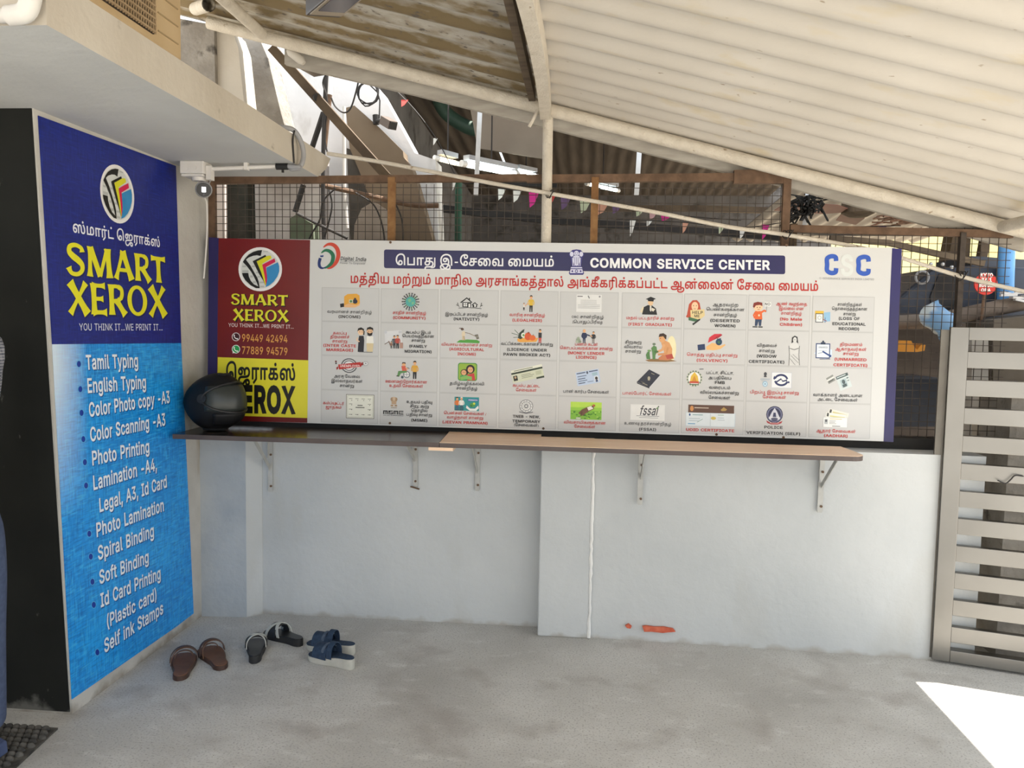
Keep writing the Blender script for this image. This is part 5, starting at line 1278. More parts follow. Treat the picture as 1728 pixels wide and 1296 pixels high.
tile('voter card', card(148, 78, 56, 46, -30, [('r', -.5, -.5, .5, .5, '8a8c88'), ('r', -.5, -.2, .5, .05, 'd8d8d4'), ('r', -.4, .15, .3, .3, '4a4c4a')]) + card(246, 92, 92, 104, -22, [('r', -.5, -.5, .5, .5, 'c9d3d3'), ('r', -.5, -.5, .5, -.3, '4a5a5c'), ('r', -.44, -.44, .3, -.38, 'c9d3d3'), ('r', -.28, -.18, .22, .36, 'a9bcc0'), ('e', -.03, .0, .13, .16, '4f5f62'), ('r', -.2, .16, .14, .36, '4f5f62'), ('r', .28, -.2, .44, -.12, '6a7a7c'), ('r', .28, .0, .44, .05, '6a7a7c')]),
     lines_(205, ('வாக்காளர் அடையாள', 198, 365), ('அட்டை சேவைகள்', 229, 295)), K_)
# row 4
ic = [('r', 180, 25, 388, 208, '6a6a62'), ('r', 184, 29, 384, 204, 'dcdccf'), ('r', 190, 35, 378, 198, 'a9a99c'), ('r', 192, 37, 376, 196, 'e0e0d4')]
for i in range(4):
    for j in range(4):
        if i in (0, 3) or j in (0, 3):
            ic.append(('l', [(202 + 46 * i, 58 + 40 * j), (226 + 46 * i, 58 + 40 * j)], 4, '8a8a80'))
            ic.append(('e', 222 + 44 * i, 70 + 36 * j, 3, 3, '4a4a44'))
tile('horoscope', ic + [('l', [(264, 108), (302, 108)], 6, '55554e'), ('l', [(250, 124), (316, 124)], 6, '55554e')],
     lines_(88, ('கம்ப்யூட்டர்', 106, 155), ('ஜாதகம்', 137, 115)), R_)
ic = [('e', 100, 58, 24, 22, 'b79a7c'), ('e', 84, 54, 10, 14, 'a5886a'), ('e', 116, 54, 10, 14, 'a5886a'), ('e', 100, 50, 11, 15, 'c9b094'), ('r', 82, 72, 118, 92, 'b79a7c'), ('r', 76, 96, 124, 108, 'a5886a'), ('e', 100, 102, 5, 5, 'e0d6c8'), ('l', [(78, 118), (122, 118)], 6, '9a8a78')]
for k, g in enumerate(('M', 'S', 'M', 'E')):
    x = 20 + 39 * k
    ic.append(('r', x, 140, x + 34, 168, K_))
    for j in ((1, 2) if g != 'M' else ()):
        ic.append(('l', [(x + 8 * (j == 1) * (g == 'S') + 6, 140 + 9.4 * j), (x + 34 - 8 * (j == 2) * (g == 'S') - (0 if g == 'E' else 0), 140 + 9.4 * j)], 4, 'dededc'))
    if g == 'M':
        ic += [('l', [(x + 11.5, 148), (x + 11.5, 168)], 4, 'dededc'), ('l', [(x + 22.5, 148), (x + 22.5, 168)], 4, 'dededc')]
ic.append(('x', 'MICRO, SMALL AND MEDIUM ENTERPRISES', 22, 172, 180, 7, '55555a'))
tile('msme', ic, lines_(290, ('உதயம் பதிவு', 80, 190), ('சிறு, குறு', 112, 140), ('தொழில்', 144, 120), ('பதிவு சான்று', 176, 190), ('(MSME)', 217, 120)), K_)
tile('pension', [('r', 110, 22, 292, 125, '2a8f92'), ('r', 110, 96, 180, 125, '1f7478')] + person2(130, 122, 96, 'd9742c', '3a5a7a') + person2(162, 122, 98, 'e6e4de', '2c5a6a', hair='d8d8d8') + [('p', [(200, 84), (196, 104), (224, 124), (272, 124), (290, 104), (286, 84), (262, 108), (226, 108)], 'e4e8e6'), ('e', 245, 80, 20, 16, '4f9a4a'), ('e', 234, 88, 10, 9, '3f7f3c'), ('e', 256, 70, 9, 8, 'c9d84a'), ('r', 208, 36, 286, 52, '1f5aa0'), ('x', 'PENSION', 214, 280, 49, 10, 'e4e8ee')],
     lines_(190, ('பென்சன் சேவைகள் /', 155, 315), ('வாழ்நாள் சான்று', 187, 270), ('(JEEVAN PRAMNAN)', 224, 335)), R_)
ic = [('e', 202, 78, 52, 50, '5f6066'), ('e', 202, 78, 48, 46, 'dededc'), ('e', 202, 78, 36, 34, '6a6b71'), ('e', 202, 78, 32, 30, 'e0e0de'), ('e', 202, 78, 14, 14, '6a6b71'), ('e', 202, 78, 8, 8, 'dededc')]
for i in range(12):
    a = 2 * math.pi * i / 12
    ic.append(('l', [(202 + 39 * math.cos(a), 78 + 37 * math.sin(a)), (202 + 45 * math.cos(a + .2), 78 + 43 * math.sin(a + .2))], 3, '6a6b71'))
    ic.append(('l', [(202 + 14 * math.cos(a), 78 + 14 * math.sin(a)), (202 + 26 * math.cos(a), 78 + 25 * math.sin(a))], 2.4, '77787e'))
tile('electricity board', ic + [('l', [(150, 122), (202, 132), (254, 122)], 6, '6a6b71')],
     lines_(205, ('TNEB - NEW,', 166, 205), ('TEMPORARY', 201, 212), ('(சேவைகள்)', 230, 185)), K_)
ic = [('r', 90, 35, 325, 165, '7fb83a'), ('r', 90, 35, 325, 75, 'b4d84e'), ('r', 90, 75, 325, 98, '94c840')]
random.seed(11)
for i in range(34):
    ic.append(('e', random.uniform(98, 316), random.uniform(105, 158), random.uniform(5, 10), random.uniform(4, 6), random.choice(('4f8f2a', '3f7a24', 'a4cc52', '62a034'))))
tile('farmers', ic + [('p', [(150, 120), (176, 92), (220, 70), (262, 64), (268, 84), (226, 104), (196, 126), (186, 138), (172, 132)], '6a4a34'), ('p', [(214, 74), (252, 62), (262, 82), (226, 98)], 'e2ddd4'), ('l', [(250, 70), (274, 58)], 12, '6a4a34'), ('e', 264, 58, 8, 7, 'c65a34'), ('l', [(176, 106), (170, 140)], 9, '5a3e2c'), ('e', 150, 156, 20, 7, 'c9d3b4')],
     lines_(200, ('விவசாயிகளுக்கான', 198, 315), ('சேவைகள்', 228, 160)), R_)
tile('food safety', [('r', 75, 40, 330, 158, 'd2d2d0'), ('r', 77, 42, 328, 156, 'dededc'), ('x', 'fssai', 140, 272, 118, 66, '4a4b50', .22), ('l', [(120, 126), (288, 126)], 3, '55565a'), ('l', [(140, 138), (280, 138)], 3, '77787c'), ('p', [(262, 70), (282, 50), (276, 74)], '6a8a5a')],
     lines_(205, ('உணவு தரச்சான்றிதழ்', 192, 345), ('(FSSAI)', 234, 125)), K_)
tile('disability card', [('r', 28, 88, 382, 190, 'b9c7d2'), ('r', 31, 91, 378, 187, 'd8e0e4'), ('r', 44, 32, 372, 90, '5a3e30'), ('e', 70, 60, 13, 20, 'c98a4e'), ('l', [(88, 54), (190, 54)], 6, 'c9b9a8'), ('p', [(275, 66), (298, 44), (322, 62), (310, 72), (286, 74)], 'a98a4a'), ('l', [(204, 92), (204, 186)], 2.5, 'a9b5c0'), ('l', [(76, 106), (150, 106)], 5, '6f9a9c'), ('e', 56, 106, 6, 9, '3a5a8a'), ('l', [(50, 134), (130, 134)], 3, '8fa0ac'), ('l', [(50, 150), (120, 150)], 3, '8fa0ac'), ('l', [(44, 172), (96, 172)], 6, '5a9ac4'), ('l', [(110, 160), (150, 136)], 3, '7a9a8a'), ('e', 226, 128, 18, 12, 'c9b45a'), ('l', [(256, 104), (300, 104)], 4, '8fae8a'), ('l', [(256, 124), (300, 124)], 3, '9aa7b0'), ('l', [(256, 140), (306, 140)], 3, '9aa7b0')],
     lines_(205, ('UDID CERTIFICATE', 226, 345)), R_)
tile('police verification', [('e', 210, 88, 61, 62, '23254a'), ('e', 210, 88, 55, 56, '6a6c8a'), ('e', 210, 88, 46, 47, '2b2d4e'), ('p', [(168, 116), (192, 66), (210, 40), (228, 66), (252, 116), (240, 128), (180, 128)], 'c9cad6'), ('p', [(196, 112), (202, 74), (218, 74), (224, 112)], '3a3c5c'), ('r', 170, 106, 250, 120, 'd6d6dc'), ('e', 210, 120, 26, 10, '54566f'), ('p', [(150, 132), (180, 146), (240, 146), (270, 132), (262, 150), (236, 160), (184, 160), (158, 150)], 'a83a40'), ('l', [(178, 150), (242, 150)], 3, 'dec9ca')],
     lines_(205, ('POLICE', 191, 135), ('VERIFICATION (SELF)', 234, 395)), K_)
ic = card(215, 66, 150, 36, 12, [('r', -.5, -.5, .5, .5, 'd9d9d0'), ('r', -.46, -.4, -.36, .3, '4a4a48'), ('r', -.3, -.1, .4, .2, 'c9c08a')]) + card(196, 86, 150, 36, 6, [('r', -.5, -.5, .5, .5, 'e0e0d9'), ('r', -.46, -.4, -.36, .3, '4a4a48'), ('r', -.3, .0, .45, .3, 'cfc98f')])
tile('identity card', ic + [('r', 102, 96, 282, 170, 'b4b6b6'), ('r', 104, 98, 280, 168, 'e2e3e2'), ('l', [(150, 108), (240, 108)], 4, 'cbb86a'), ('r', 112, 110, 136, 146, 'a9aeb0'), ('e', 124, 122, 8, 9, '55565a'), ('l', [(148, 122), (196, 122)], 3, '8a8c8e'), ('l', [(148, 132), (190, 132)], 3, '8a8c8e'), ('l', [(148, 142), (200, 142)], 3, '8a8c8e'), ('l', [(170, 160), (230, 160)], 4, '4a4a4a')],
     lines_(200, ('ஆதார் சேவைகள்', 206, 290), ('(AADHAR)', 239, 175)), R_)

for n, (label, icon, lines, col) in enumerate(TILES):
    rw, cl = divmod(n, 9)
    x0, x1 = COLX[cl]; y0, y1 = ROWY[rw]
    u = (x1 - x0) / (412 + 35 * cl / 8)
    w4 = (y1 - y0) / 240.0
    A = Art(lambda a, b, l, x0=x0, y0=y0, u=u, w4=w4: ST(x0 + a * u, y0 + b * w4, l), .0006)
    wid = (x1 - x0) / u
    A.rect(-5, -5, wid + 5, 245, m_tile_edge)
    A.rect(0, 0, wid, 240, m_tile)
    for o in icon:
        if o[0] == 'e':
            A.oval(o[1], o[2], o[3], o[4], o[5], 18)
        elif o[0] == 'p':
            A.poly(o[1], o[2])
        elif o[0] == 'r':
            A.rect(*o[1:])
        elif o[0] == 'q':
            A.poly(rrect(*o[1:6]), o[6])
        elif o[0] == 'l':
            A.line(o[1], o[2], o[3])
        elif o[0] == 'x':
            A.text(o[1], o[2], o[3], o[4], o[5], o[6], 20, shear=o[7] if len(o) > 7 else 0)
    for t, cx, base, w in lines:
        lat = all(ord(c) < 128 for c in t)
        A.text(t, cx - w / 2, cx + w / 2, base, 19 if lat else 16.5, col, 30 if lat else 12)
    A.build('service_tile', sign, 'tile for ' + label + ' services' if rw > 1 else 'tile for the ' + label + ' certificate')

# ------------------------------------------------------------------ blue banner on the side wall
LW = .0


def PB(u, v, lift=0.0):
    # the side wall leans very slightly; the banner lies on it
    return wx(u, v, XL + .004 + lift)


banner = thing('banner', (XL, 3.15, .05), 'tall blue printed banner pasted on the side wall beside the counter', 'banner')
m_bdark = mat('deep_blue_print', hexc('0f2078'), hexc('142684'), rough=.4, scale=2)
m_blight = mat('light_blue_print', hexc('128ee2'), hexc('1fa2f2'), rough=.42, scale=4)


def weave(m, dark, lightc):
    nt = m.node_tree
    b = nt.nodes['Principled BSDF']
    cur = b.inputs['Base Color'].links[0].from_socket
    tc = nt.nodes.new('ShaderNodeTexCoord')
    for st, c, lo, hi in (((1, 150, 14), dark, .48, .66), ((1, 14, 150), dark, .48, .66), ((1, 120, 16), lightc, .55, .70), ((1, 16, 120), lightc, .55, .70)):
        mp = nt.nodes.new('ShaderNodeMapping'); mp.inputs['Scale'].default_value = st
        nt.links.new(tc.outputs['Object'], mp.inputs['Vector'])
        n = nt.nodes.new('ShaderNodeTexNoise'); n.inputs['Scale'].default_value = 1.0; n.inputs['Detail'].default_value = 2
        nt.links.new(mp.outputs[0], n.inputs['Vector'])
        r = nt.nodes.new('ShaderNodeValToRGB')
        r.color_ramp.elements[0].position = lo; r.color_ramp.elements[1].position = hi
        r.color_ramp.elements[1].color = (.55, .55, .55, 1)
        nt.links.new(n.outputs['Fac'], r.inputs['Fac'])
        mx = nt.nodes.new('ShaderNodeMix'); mx.data_type = 'RGBA'
        nt.links.new(r.outputs['Color'], mx.inputs['Factor']); nt.links.new(cur, mx.inputs['A'])
        mx.inputs['B'].default_value = (*c, 1)
        cur = mx.outputs['Result']
    return nt, b, cur


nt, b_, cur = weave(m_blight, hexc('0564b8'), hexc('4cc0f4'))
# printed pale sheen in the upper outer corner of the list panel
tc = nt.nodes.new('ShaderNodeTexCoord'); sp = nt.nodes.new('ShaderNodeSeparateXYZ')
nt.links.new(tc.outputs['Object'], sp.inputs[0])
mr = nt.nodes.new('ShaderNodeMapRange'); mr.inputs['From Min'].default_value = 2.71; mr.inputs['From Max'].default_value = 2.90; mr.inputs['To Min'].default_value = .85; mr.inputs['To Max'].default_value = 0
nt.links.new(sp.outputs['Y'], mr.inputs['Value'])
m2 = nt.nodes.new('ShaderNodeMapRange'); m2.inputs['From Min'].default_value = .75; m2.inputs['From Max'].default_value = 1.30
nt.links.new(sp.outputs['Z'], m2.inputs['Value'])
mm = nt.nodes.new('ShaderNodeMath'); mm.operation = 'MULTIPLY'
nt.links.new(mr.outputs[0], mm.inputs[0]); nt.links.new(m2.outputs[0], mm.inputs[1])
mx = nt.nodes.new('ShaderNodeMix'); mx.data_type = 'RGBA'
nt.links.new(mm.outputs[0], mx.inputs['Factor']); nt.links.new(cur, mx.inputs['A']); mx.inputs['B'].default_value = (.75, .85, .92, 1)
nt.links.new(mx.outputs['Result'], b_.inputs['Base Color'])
nt, b_, cur = weave(m_bdark, hexc('0c1a64'), hexc('1b3594'))
nt.links.new(cur, b_.inputs['Base Color'])

b = MB()
b.prism([PB(u, v) for u, v in ((65, 195), (297, 280), (306, 579), (89, 581))], (-.003, 0, 0))
bt = b.build('name_panel', m_bdark, banner)
bt['label'] = 'deep blue upper half with the shop name'
b = MB()
b.prism([PB(u, v) for u, v in ((89, 581), (306, 579), (327, 1035), (300, 1056), (122, 1180))], (-.003, 0, 0))
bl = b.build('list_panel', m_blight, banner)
bl['label'] = 'light blue lower half listing the services'


def upx(u, h):
    return -h * (.063 - .000075 * u)


def row(A, t, p0, p1, h0, col, bold, style='sans', h1=None, d=(0, 0)):
    (u0, v0), (u1, v1) = p0, p1
    if h1 is None:
        h1 = h0 * (1 - .00113 * (u1 - u0))
    A.text(t, 0, 0, 0, 0, col, bold, style, quad=[(u0 + d[0], v0 + d[1]), (u1 + d[0], v1 + d[1]), (u1 + upx(u1, h1) + d[0], v1 - h1 + d[1]), (u0 + upx(u0, h0) + d[0], v0 - h0 + d[1])])


A = Art(PB, .001)
xerox_logo(A, lambda x, y: (197.7 + 28.8 * x, 327.3 + 49 * y + 9 * x))
A.build('shop_logo', bt, 'round logo of fanned coloured sheets')
A = Art(PB, .001)
row(A, 'ஸ்மார்ட் ஜெராக்ஸ்', (123.3, 391.5), (270, 417), 14.5, 'e6e8f0', 22, h1=12)
A.build('tamil_name', bt)
A = Art(PB, .001)
for c, bo, d in (('101a52', 10, (1.6, 2.2)), ('e2dd26', 4, (0, 0))):
    row(A, 'SMART', (111.7, 462.5), (280, 477.7), 52.5, c, bo, 'flared', 43, d)
    row(A, 'XEROX', (115, 529), (283.3, 533.3), 53.5, c, bo, 'flared', 47.5, d)
A.build('shop_name', bt, 'large yellow flared lettering')
A = Art(PB, .001)
row(A, 'YOU THINK IT...WE PRINT IT...', (134, 557.5), (274.3, 557.5), 11.7, 'd3d7e6', 4, h1=10.5)
A.build('slogan', bt)
LIST = [('Tamil Typing', (145.7, 623.3), (233.3, 619.3), 23.5), ('English Typing', (148.3, 662.7), (246.7, 655), 23.5), ('Color Photo copy -A3', (150.7, 703.3), (286.7, 679.3), 23),
        ('Color Scanning -A3', (152.7, 745), (279.3, 717.3), 23), ('Photo Printing', (156, 785), (252.3, 763.3), 23), ('Lamination -A4,', (158, 826.7), (265, 793), 23),
        ('Legal, A3, Id Card', (168.3, 864), (281.7, 821.7), 22), ('Photo Lamination', (163.3, 906), (276.7, 861.7), 22.5), ('Spiral Binding', (165.7, 945), (260, 905), 22.5),
        ('Soft Binding', (168, 985.6), (251.2, 948.9), 22), ('Id Card Printing', (170.2, 1024.7), (271.3, 976.4), 22), ('(Plastic card)', (181, 1059), (264.3, 1011.5), 21), ('Self ink Stamps', (176.3, 1101.7), (275.6, 1034.5), 22)]
for t, p0, p1, h in LIST:
    A = Art(PB, .001)
    row(A, t, p0, p1, h, '0a4f96', 30, d=(1.1, 1.6))
    row(A, t, p0, p1, h, 'e4ebf2', 26)
    A.build('list_line', bl, 'line of white lettering reading ' + t)
for u, v in ((133.3, 614.3), (135.7, 656.7), (137.7, 696.7), (140.7, 741), (143.3, 780), (145.3, 819.3), (150.7, 900.7), (153.3, 939.3), (156, 981.7), (158.3, 1020.7), (164.4, 1100.8)):
    A = Art(PB, .001)
    A.oval(u, v, 4.3, 6.2, '5db4ea', 16); A.oval(u, v, 3.4, 5.2, '10379a', 16)
    A.build('bullet', bl)
# ------------------------------------------------------------------ counter: two boards on brackets
ZC, TC = .973, .022
m_lam_d = mat('dark_brown_laminate', (.040, .027, .022), (.060, .042, .034), rough=.22, scale=3, stretch=(1, 9, 1), spec=.5)
m_lam_l = mat('light_wood_laminate', (.80, .55, .37), (.86, .62, .44), rough=.4, scale=4, stretch=(1, 8, 1))
m_band_e = mat('brown_edge_band', (.075, .055, .052), (.10, .076, .07), rough=.45, scale=6)


def board(outline_pts, name, mt, label):
    t = thing(name, (outline_pts[0][0], outline_pts[0][1], ZC - TC), label, 'counter', None)
    b = MB()
    b.prism([(x, y, ZC - .0015) for x, y in outline_pts], (0, 0, .0015))
    b.build('laminate_top', mt, t)
    b = MB()
    b.prism([(x, y, ZC - TC) for x, y in outline_pts], (0, 0, TC - .0016))
    b.build('edge_band', m_band_e, t)
    return t


yj = 3.846
xjf = fl(741, 747, ZC).x; xjb = fl(757, 729, ZC).x
board([(-1.872, 3.482), (xjf - .001, 3.478), (xjb - .001, yj), (-1.872, yj)], 'counter_board', m_lam_d, 'dark brown laminate counter board on the left, under the helmet')
yf1, xr = 3.452, 1.19
pts = [(xjf + .001, 3.477), (xr - .06, yf1)]
for i in range(7):
    a = -math.pi / 2 + math.pi / 2 * i / 6
    pts.append((xr - .055 + .055 * math.cos(a), yf1 + .055 + .055 * math.sin(a)))
pts += [(xr - .005, 3.60), (xr - .02, 3.735), (.06, 3.75), (.05, 3.764), (-.198, 3.764), (-.2, yj), (xjb + .001, yj)]
board(pts, 'counter_board', m_lam_l, 'light wood laminate counter board with a rounded right end')


def bracket(x, yw, label, z0=.60, zd=.74, lean=0.0):
    zt = ZC - TC
    t = thing('shelf_bracket', (x, yw, z0), label, 'bracket', 'steel brackets carrying the counter')
    b = MB()
    b.prism([(x - .012 + lean, yw - .004, z0 + .008), (x - .008 + lean, yw - .004, z0), (x + .008 + lean, yw - .004, z0), (x + .012 + lean, yw - .004, z0 + .008), (x + .012, yw - .004, zt), (x - .012, yw - .004, zt)], (0, .004, 0))
    b.box((x - .012, yw - .012, zt - .14), (x - .009, yw - .004, zt))
    b.build('wall_plate', m_brk, t)
    b = MB(); b.box((x - .015, yw - .26, zt - .004), (x + .015, yw - .004, zt - .0004)); b.build('arm', m_brk, t)
    b = MB(); b.bar((x, yw - .006, zd), (x, yw - .21, zt - .008), .004, .022); b.build('strut', m_brk, t)
    for z in (z0 + .03, z0 + .19):
        b = MB(); b.tube([(x + .004, yw - .0035, z), (x + .004, yw - .008, z)], .006, 8); b.build('screw', m_rust, t)
    return t


bracket(wy(456, 790, 3.86).x, 3.864, 'steel bracket under the dark board, first from the banner', wy(456, 830, 3.86).z, wy(456, 790, 3.86).z)
bracket(wy(700, 790, 3.87).x, 3.874, 'steel bracket under the dark board near its right end, with a bent foot', wy(700, 822, 3.87).z, wy(700, 775, 3.87).z, .004)
bracket(wy(806, 790, 3.88).x, 3.877, 'steel bracket under the light board, left of the middle pier', wy(806, 828, 3.88).z, wy(806, 795, 3.88).z)
bracket(wy(1081, 800, 3.747).x, 3.748, 'steel bracket under the light board, right of the middle pier', wy(1080, 852, 3.747).z, wy(1080, 805, 3.747).z)
bracket(wy(1386, 800, 3.738).x, 3.737, 'steel bracket under the rounded right end of the light board', wy(1385, 865, 3.737).z, wy(1385, 820, 3.737).z)
b = MB(); c = fl(741, 756, ZC - TC); b.box((c.x - .05, c.y + .012, ZC - TC - .014), (c.x + .06, c.y + .10, ZC - TC)); tag(b.build('wood_block', m_lam_l), 'small light wood block under the joint of the counter boards', 'wood block')
b = MB(); c = wy(700, 822, 3.87)
b.tube([c + Vector((-.02, -.008, .004)), c + Vector((0, -.012, 0)), c + Vector((.025, -.008, -.008))], .004, 6); tag(b.build('bent_wire', m_rust), 'bent wire at the foot of the second bracket from the banner', 'wire')

# ------------------------------------------------------------------ helmet on the counter
m_gloss = mat('black_helmet_gloss', (.008, .008, .009), (.012, .012, .013), rough=.5, spec=.2)
m_visor = mat('smoked_visor', (.022, .026, .024), (.036, .04, .037), rough=.28, spec=.35)
hc = Vector((wy(362, 680, 3.64).x, 3.64, ZC + .137))
hel = thing('helmet', (hc.x, hc.y, ZC), 'glossy black full face motorcycle helmet on the counter', 'helmet')
turn = Matrix.Rotation(math.radians(-16), 3, 'Z')         # faces right and towards the room


def hshape(th, ph, r=1.0):
    """th from top, ph round (0 = face)"""
    x = math.sin(th) * math.cos(ph); y = math.sin(th) * math.sin(ph); z = math.cos(th)
    sx = .158 if x > 0 else .150
    if z < 0:
        x *= 1 + .10 * z * (1 if x < 0 else -.35)
    lift = 1 + .22 * x if z > 0 else 1
    p = Vector((x * sx, y * .122, max(z, -.93) * .136 * lift)) * r
    return hc + turn @ p


b = MB()
b.rings([[hshape(max(math.pi * i / 20, .02), 2 * math.pi * k / 36) for k in range(36)] for i in range(18)], 0, True, False)
sh = b.build('shell', m_gloss, hel, True)
b = MB()
vs = [[hshape(math.radians(56 + 48 * i / 8), math.radians(-74 + 148 * k / 20), 1.022) for k in range(21)] for i in range(9)]
for i in range(8):
    for k in range(20):
        b.add([vs[i][k], vs[i][k + 1], vs[i + 1][k + 1], vs[i + 1][k]], [(0, 1, 2, 3)])
o = b.build('visor', m_visor, hel, True)
md = o.modifiers.new('thick', 'SOLIDIFY'); md.thickness = .003
b = MB()
port = [hshape(math.radians(80 + 27 * math.sin(a)), math.radians(78 * math.cos(a)), 1.028) for a in np.linspace(0, 2 * math.pi, 41)]
b.tube(port, .005, 6)
b.build('visor_seal', m_dark, hel, True)
for s in (-1, 1):
    b = MB()
    c0, c1 = hshape(math.radians(80), math.radians(78 * s), 1.0), hshape(math.radians(80), math.radians(78 * s), 1.06)
    b.tube([c0, c1], .022, 18); b.build('visor_hinge', m_dark, hel, True)
b = MB()
vs = [[hshape(math.radians(108 + 30 * i / 5), math.radians(-60 + 120 * k / 16), 1.02 + .03 * math.sin(math.pi * i / 5)) for k in range(17)] for i in range(6)]
for i in range(5):
    for k in range(16):
        b.add([vs[i][k], vs[i][k + 1], vs[i + 1][k + 1], vs[i + 1][k]], [(0, 1, 2, 3)])
o = b.build('chin_bar', m_gloss, hel, True)
md = o.modifiers.new('thick', 'SOLIDIFY'); md.thickness = .006
b = MB()
b.tube([hshape(math.radians(158), 2 * math.pi * k / 24, .98) for k in range(25)], .009, 8)
b.build('base_trim', m_dark, hel, True)
b = MB()
for q in (-24, 0, 24):
    b.ball(hshape(math.radians(26), math.radians(q), .99), .02, 10, 6, 0, (1, .5, .35))
b.build('air_vents', m_dark, hel, True)

# ------------------------------------------------------------------ junction box, camera, conduit, hose
jc = fl(330, 274, ZS)
jb = thing('junction_box', (jc.x, jc.y, ZS - .075), 'off-white junction box under the concrete slab', 'junction box')
b = MB(); b.box((jc.x - .055, jc.y - .04, ZS - .056), (jc.x + .055, jc.y + .05, ZS)); b.build('box_body', m_white_pl, jb, bevel=.004)
b = MB(); b.box((jc.x - .052, jc.y - .037, ZS - .068), (jc.x + .052, jc.y + .047, ZS - .0565)); b.build('box_lid', m_white_pl, jb, bevel=.004)
for dx in (-.028, .012):
    b = MB(); c = Vector((jc.x + dx, jc.y - .04, ZS - .028)); b.tube([c, c + Vector((0, -.002, 0))], .013, 16); b.build('knockout', m_white_pl, jb)
cc = wy(344, 319, jc.y + .01)
cct = thing('security_camera', (cc.x, cc.y, ZS - .09), 'small dark bullet camera hanging under the white junction box', 'camera')
b = MB()
b.tube([(jc.x + .015, jc.y, ZS - .0685), (jc.x + .015, jc.y, ZS - .085)], .030, 18)
b.tube([(jc.x + .02, jc.y, ZS - .085), (cc.x - .004, cc.y + .03, cc.z + .022)], .013, 10)
b.build('mount', m_white_pl, cct, True)
b = MB()
ax = Vector((.40, -.84, -.22)).normalized()
b.tube([cc - ax * -.0 + ax * d for d in (-.062, -.058, -.01, .03, .036)], [.026, .032, .034, .037, .034], 20)
b.build('camera_body', m_grey_pl, cct, True)
b = MB(); b.tube([cc + ax * .0365, cc + ax * .039], .032, 20); b.build('camera_face', m_dark, cct)
b = MB(); s = ax.cross(Vector((0, 0, 1))).normalized(); n = s.cross(ax)
b.bar(cc + ax * .040 - n * .010, cc + ax * .040 + n * .012, .017, .003, up=ax); b.build('lamp_window', glow('camera_lamp', (1, 1, 1), 3.0), cct)
b = MB(); b.tube([cc + ax * .040 - n * .020, cc + ax * .0425 - n * .020], .006, 12); b.build('lens', mat('lens_glass', (.02, .02, .03), rough=.05), cct)
k0, k1 = Vector((jc.x + .056, jc.y + .0, ZS - .03)), fl(466, 274, ZS)
k1 = Vector((k1.x, jc.y + .03, ZS - .012))
con = thing('conduit', k0, 'white conduit pipe along the underside of the slab', 'conduit')
b = MB(); b.tube([k0, k1], .0095, 10); b.build('pipe', m_white_pl, con, True)
b = MB(); c = k0 + (k1 - k0) * .55; b.box((c.x - .008, c.y - .013, c.z - .012), (c.x + .008, c.y + .013, ZS)); b.build('clip', m_white_pl, con)
b = MB(); c = k0 + Vector((.012, 0, -.0)); b.box((c.x - .011, c.y - .018, c.z - .05), (c.x + .012, c.y + .018, c.z + .012)); b.build('elbow', m_white_pl, con)
b = MB(); b.tube([k1 - Vector((.01, 0, 0)), k1 + Vector((.045, 0, 0))], .016, 8); b.tube([k1 + Vector((.02, 0, 0)), k1 + Vector((.02, 0, -.028))], .006, 6); b.build('plug', m_dark, con)
hz = [k1 + Vector((.045, 0, 0)), k1 + Vector((.10, 0, -.006)), Vector((XF - .02, k1.y + .01, ZS - .022)), Vector((XF + .02, k1.y + .02, ZS - .005)), Vector((XF + .030, k1.y + .03, ZS + .05)), Vector((XF + .022, k1.y + .01, ZT - .02)), Vector((XF - .0, k1.y - .03, ZT + .018)), Vector((XF - .06, k1.y - .06, ZT + .02))]
b = MB(); b.tube(arc(hz, 6), .0115, 10); tag(b.build('flexible_hose', m_grey_pl, None, True), 'grey flexible hose bent round the edge of the slab', 'hose')
b = MB(); b.tube(arc([Vector((XF + .012, k1.y - .035, ZT + .012)), Vector((XF + .006, k1.y - .04, ZT - .03)), Vector((XF + .004, k1.y - .02, ZS - .002))], 5), .004, 6); tag(b.build('cable', m_cable), 'thin black cable beside the grey hose on the slab edge', 'cable')
b = MB(); b.tube(arc([Vector((jc.x + .045, jc.y + .06, ZS - .06)), wy(345, 330, 3.78), wy(349, 345, 3.80), wy(349, 400, 3.81), wy(344, 470, 3.81)], 5), .004, 6); tag(b.build('cable', m_white_pl), 'thin pale cable running down from the junction box', 'cable')

# ------------------------------------------------------------------ pipe elbow at the near edge of the slab
b = MB()
pz = ZS + .012
b.tube([(-2.9, yf - .03, pz), (XF - .075, yf - .03, pz)], .017, 12)
b.tube(arc([Vector((XF - .075, yf - .03, pz)), Vector((XF - .03, yf - .032, pz + .008)), Vector((XF - .012, yf - .034, pz + .05)), Vector((XF - .012, yf - .034, pz + .10))], 6), .024, 12)
b.tube([(XF - .012, yf - .034, pz + .10), (XF - .012, yf - .034, pz + .42)], .018, 12)
tag(b.build('drain_pipe', m_white_pl, None, True), 'off-white drain pipe with an elbow along the front of the slab', 'pipe')

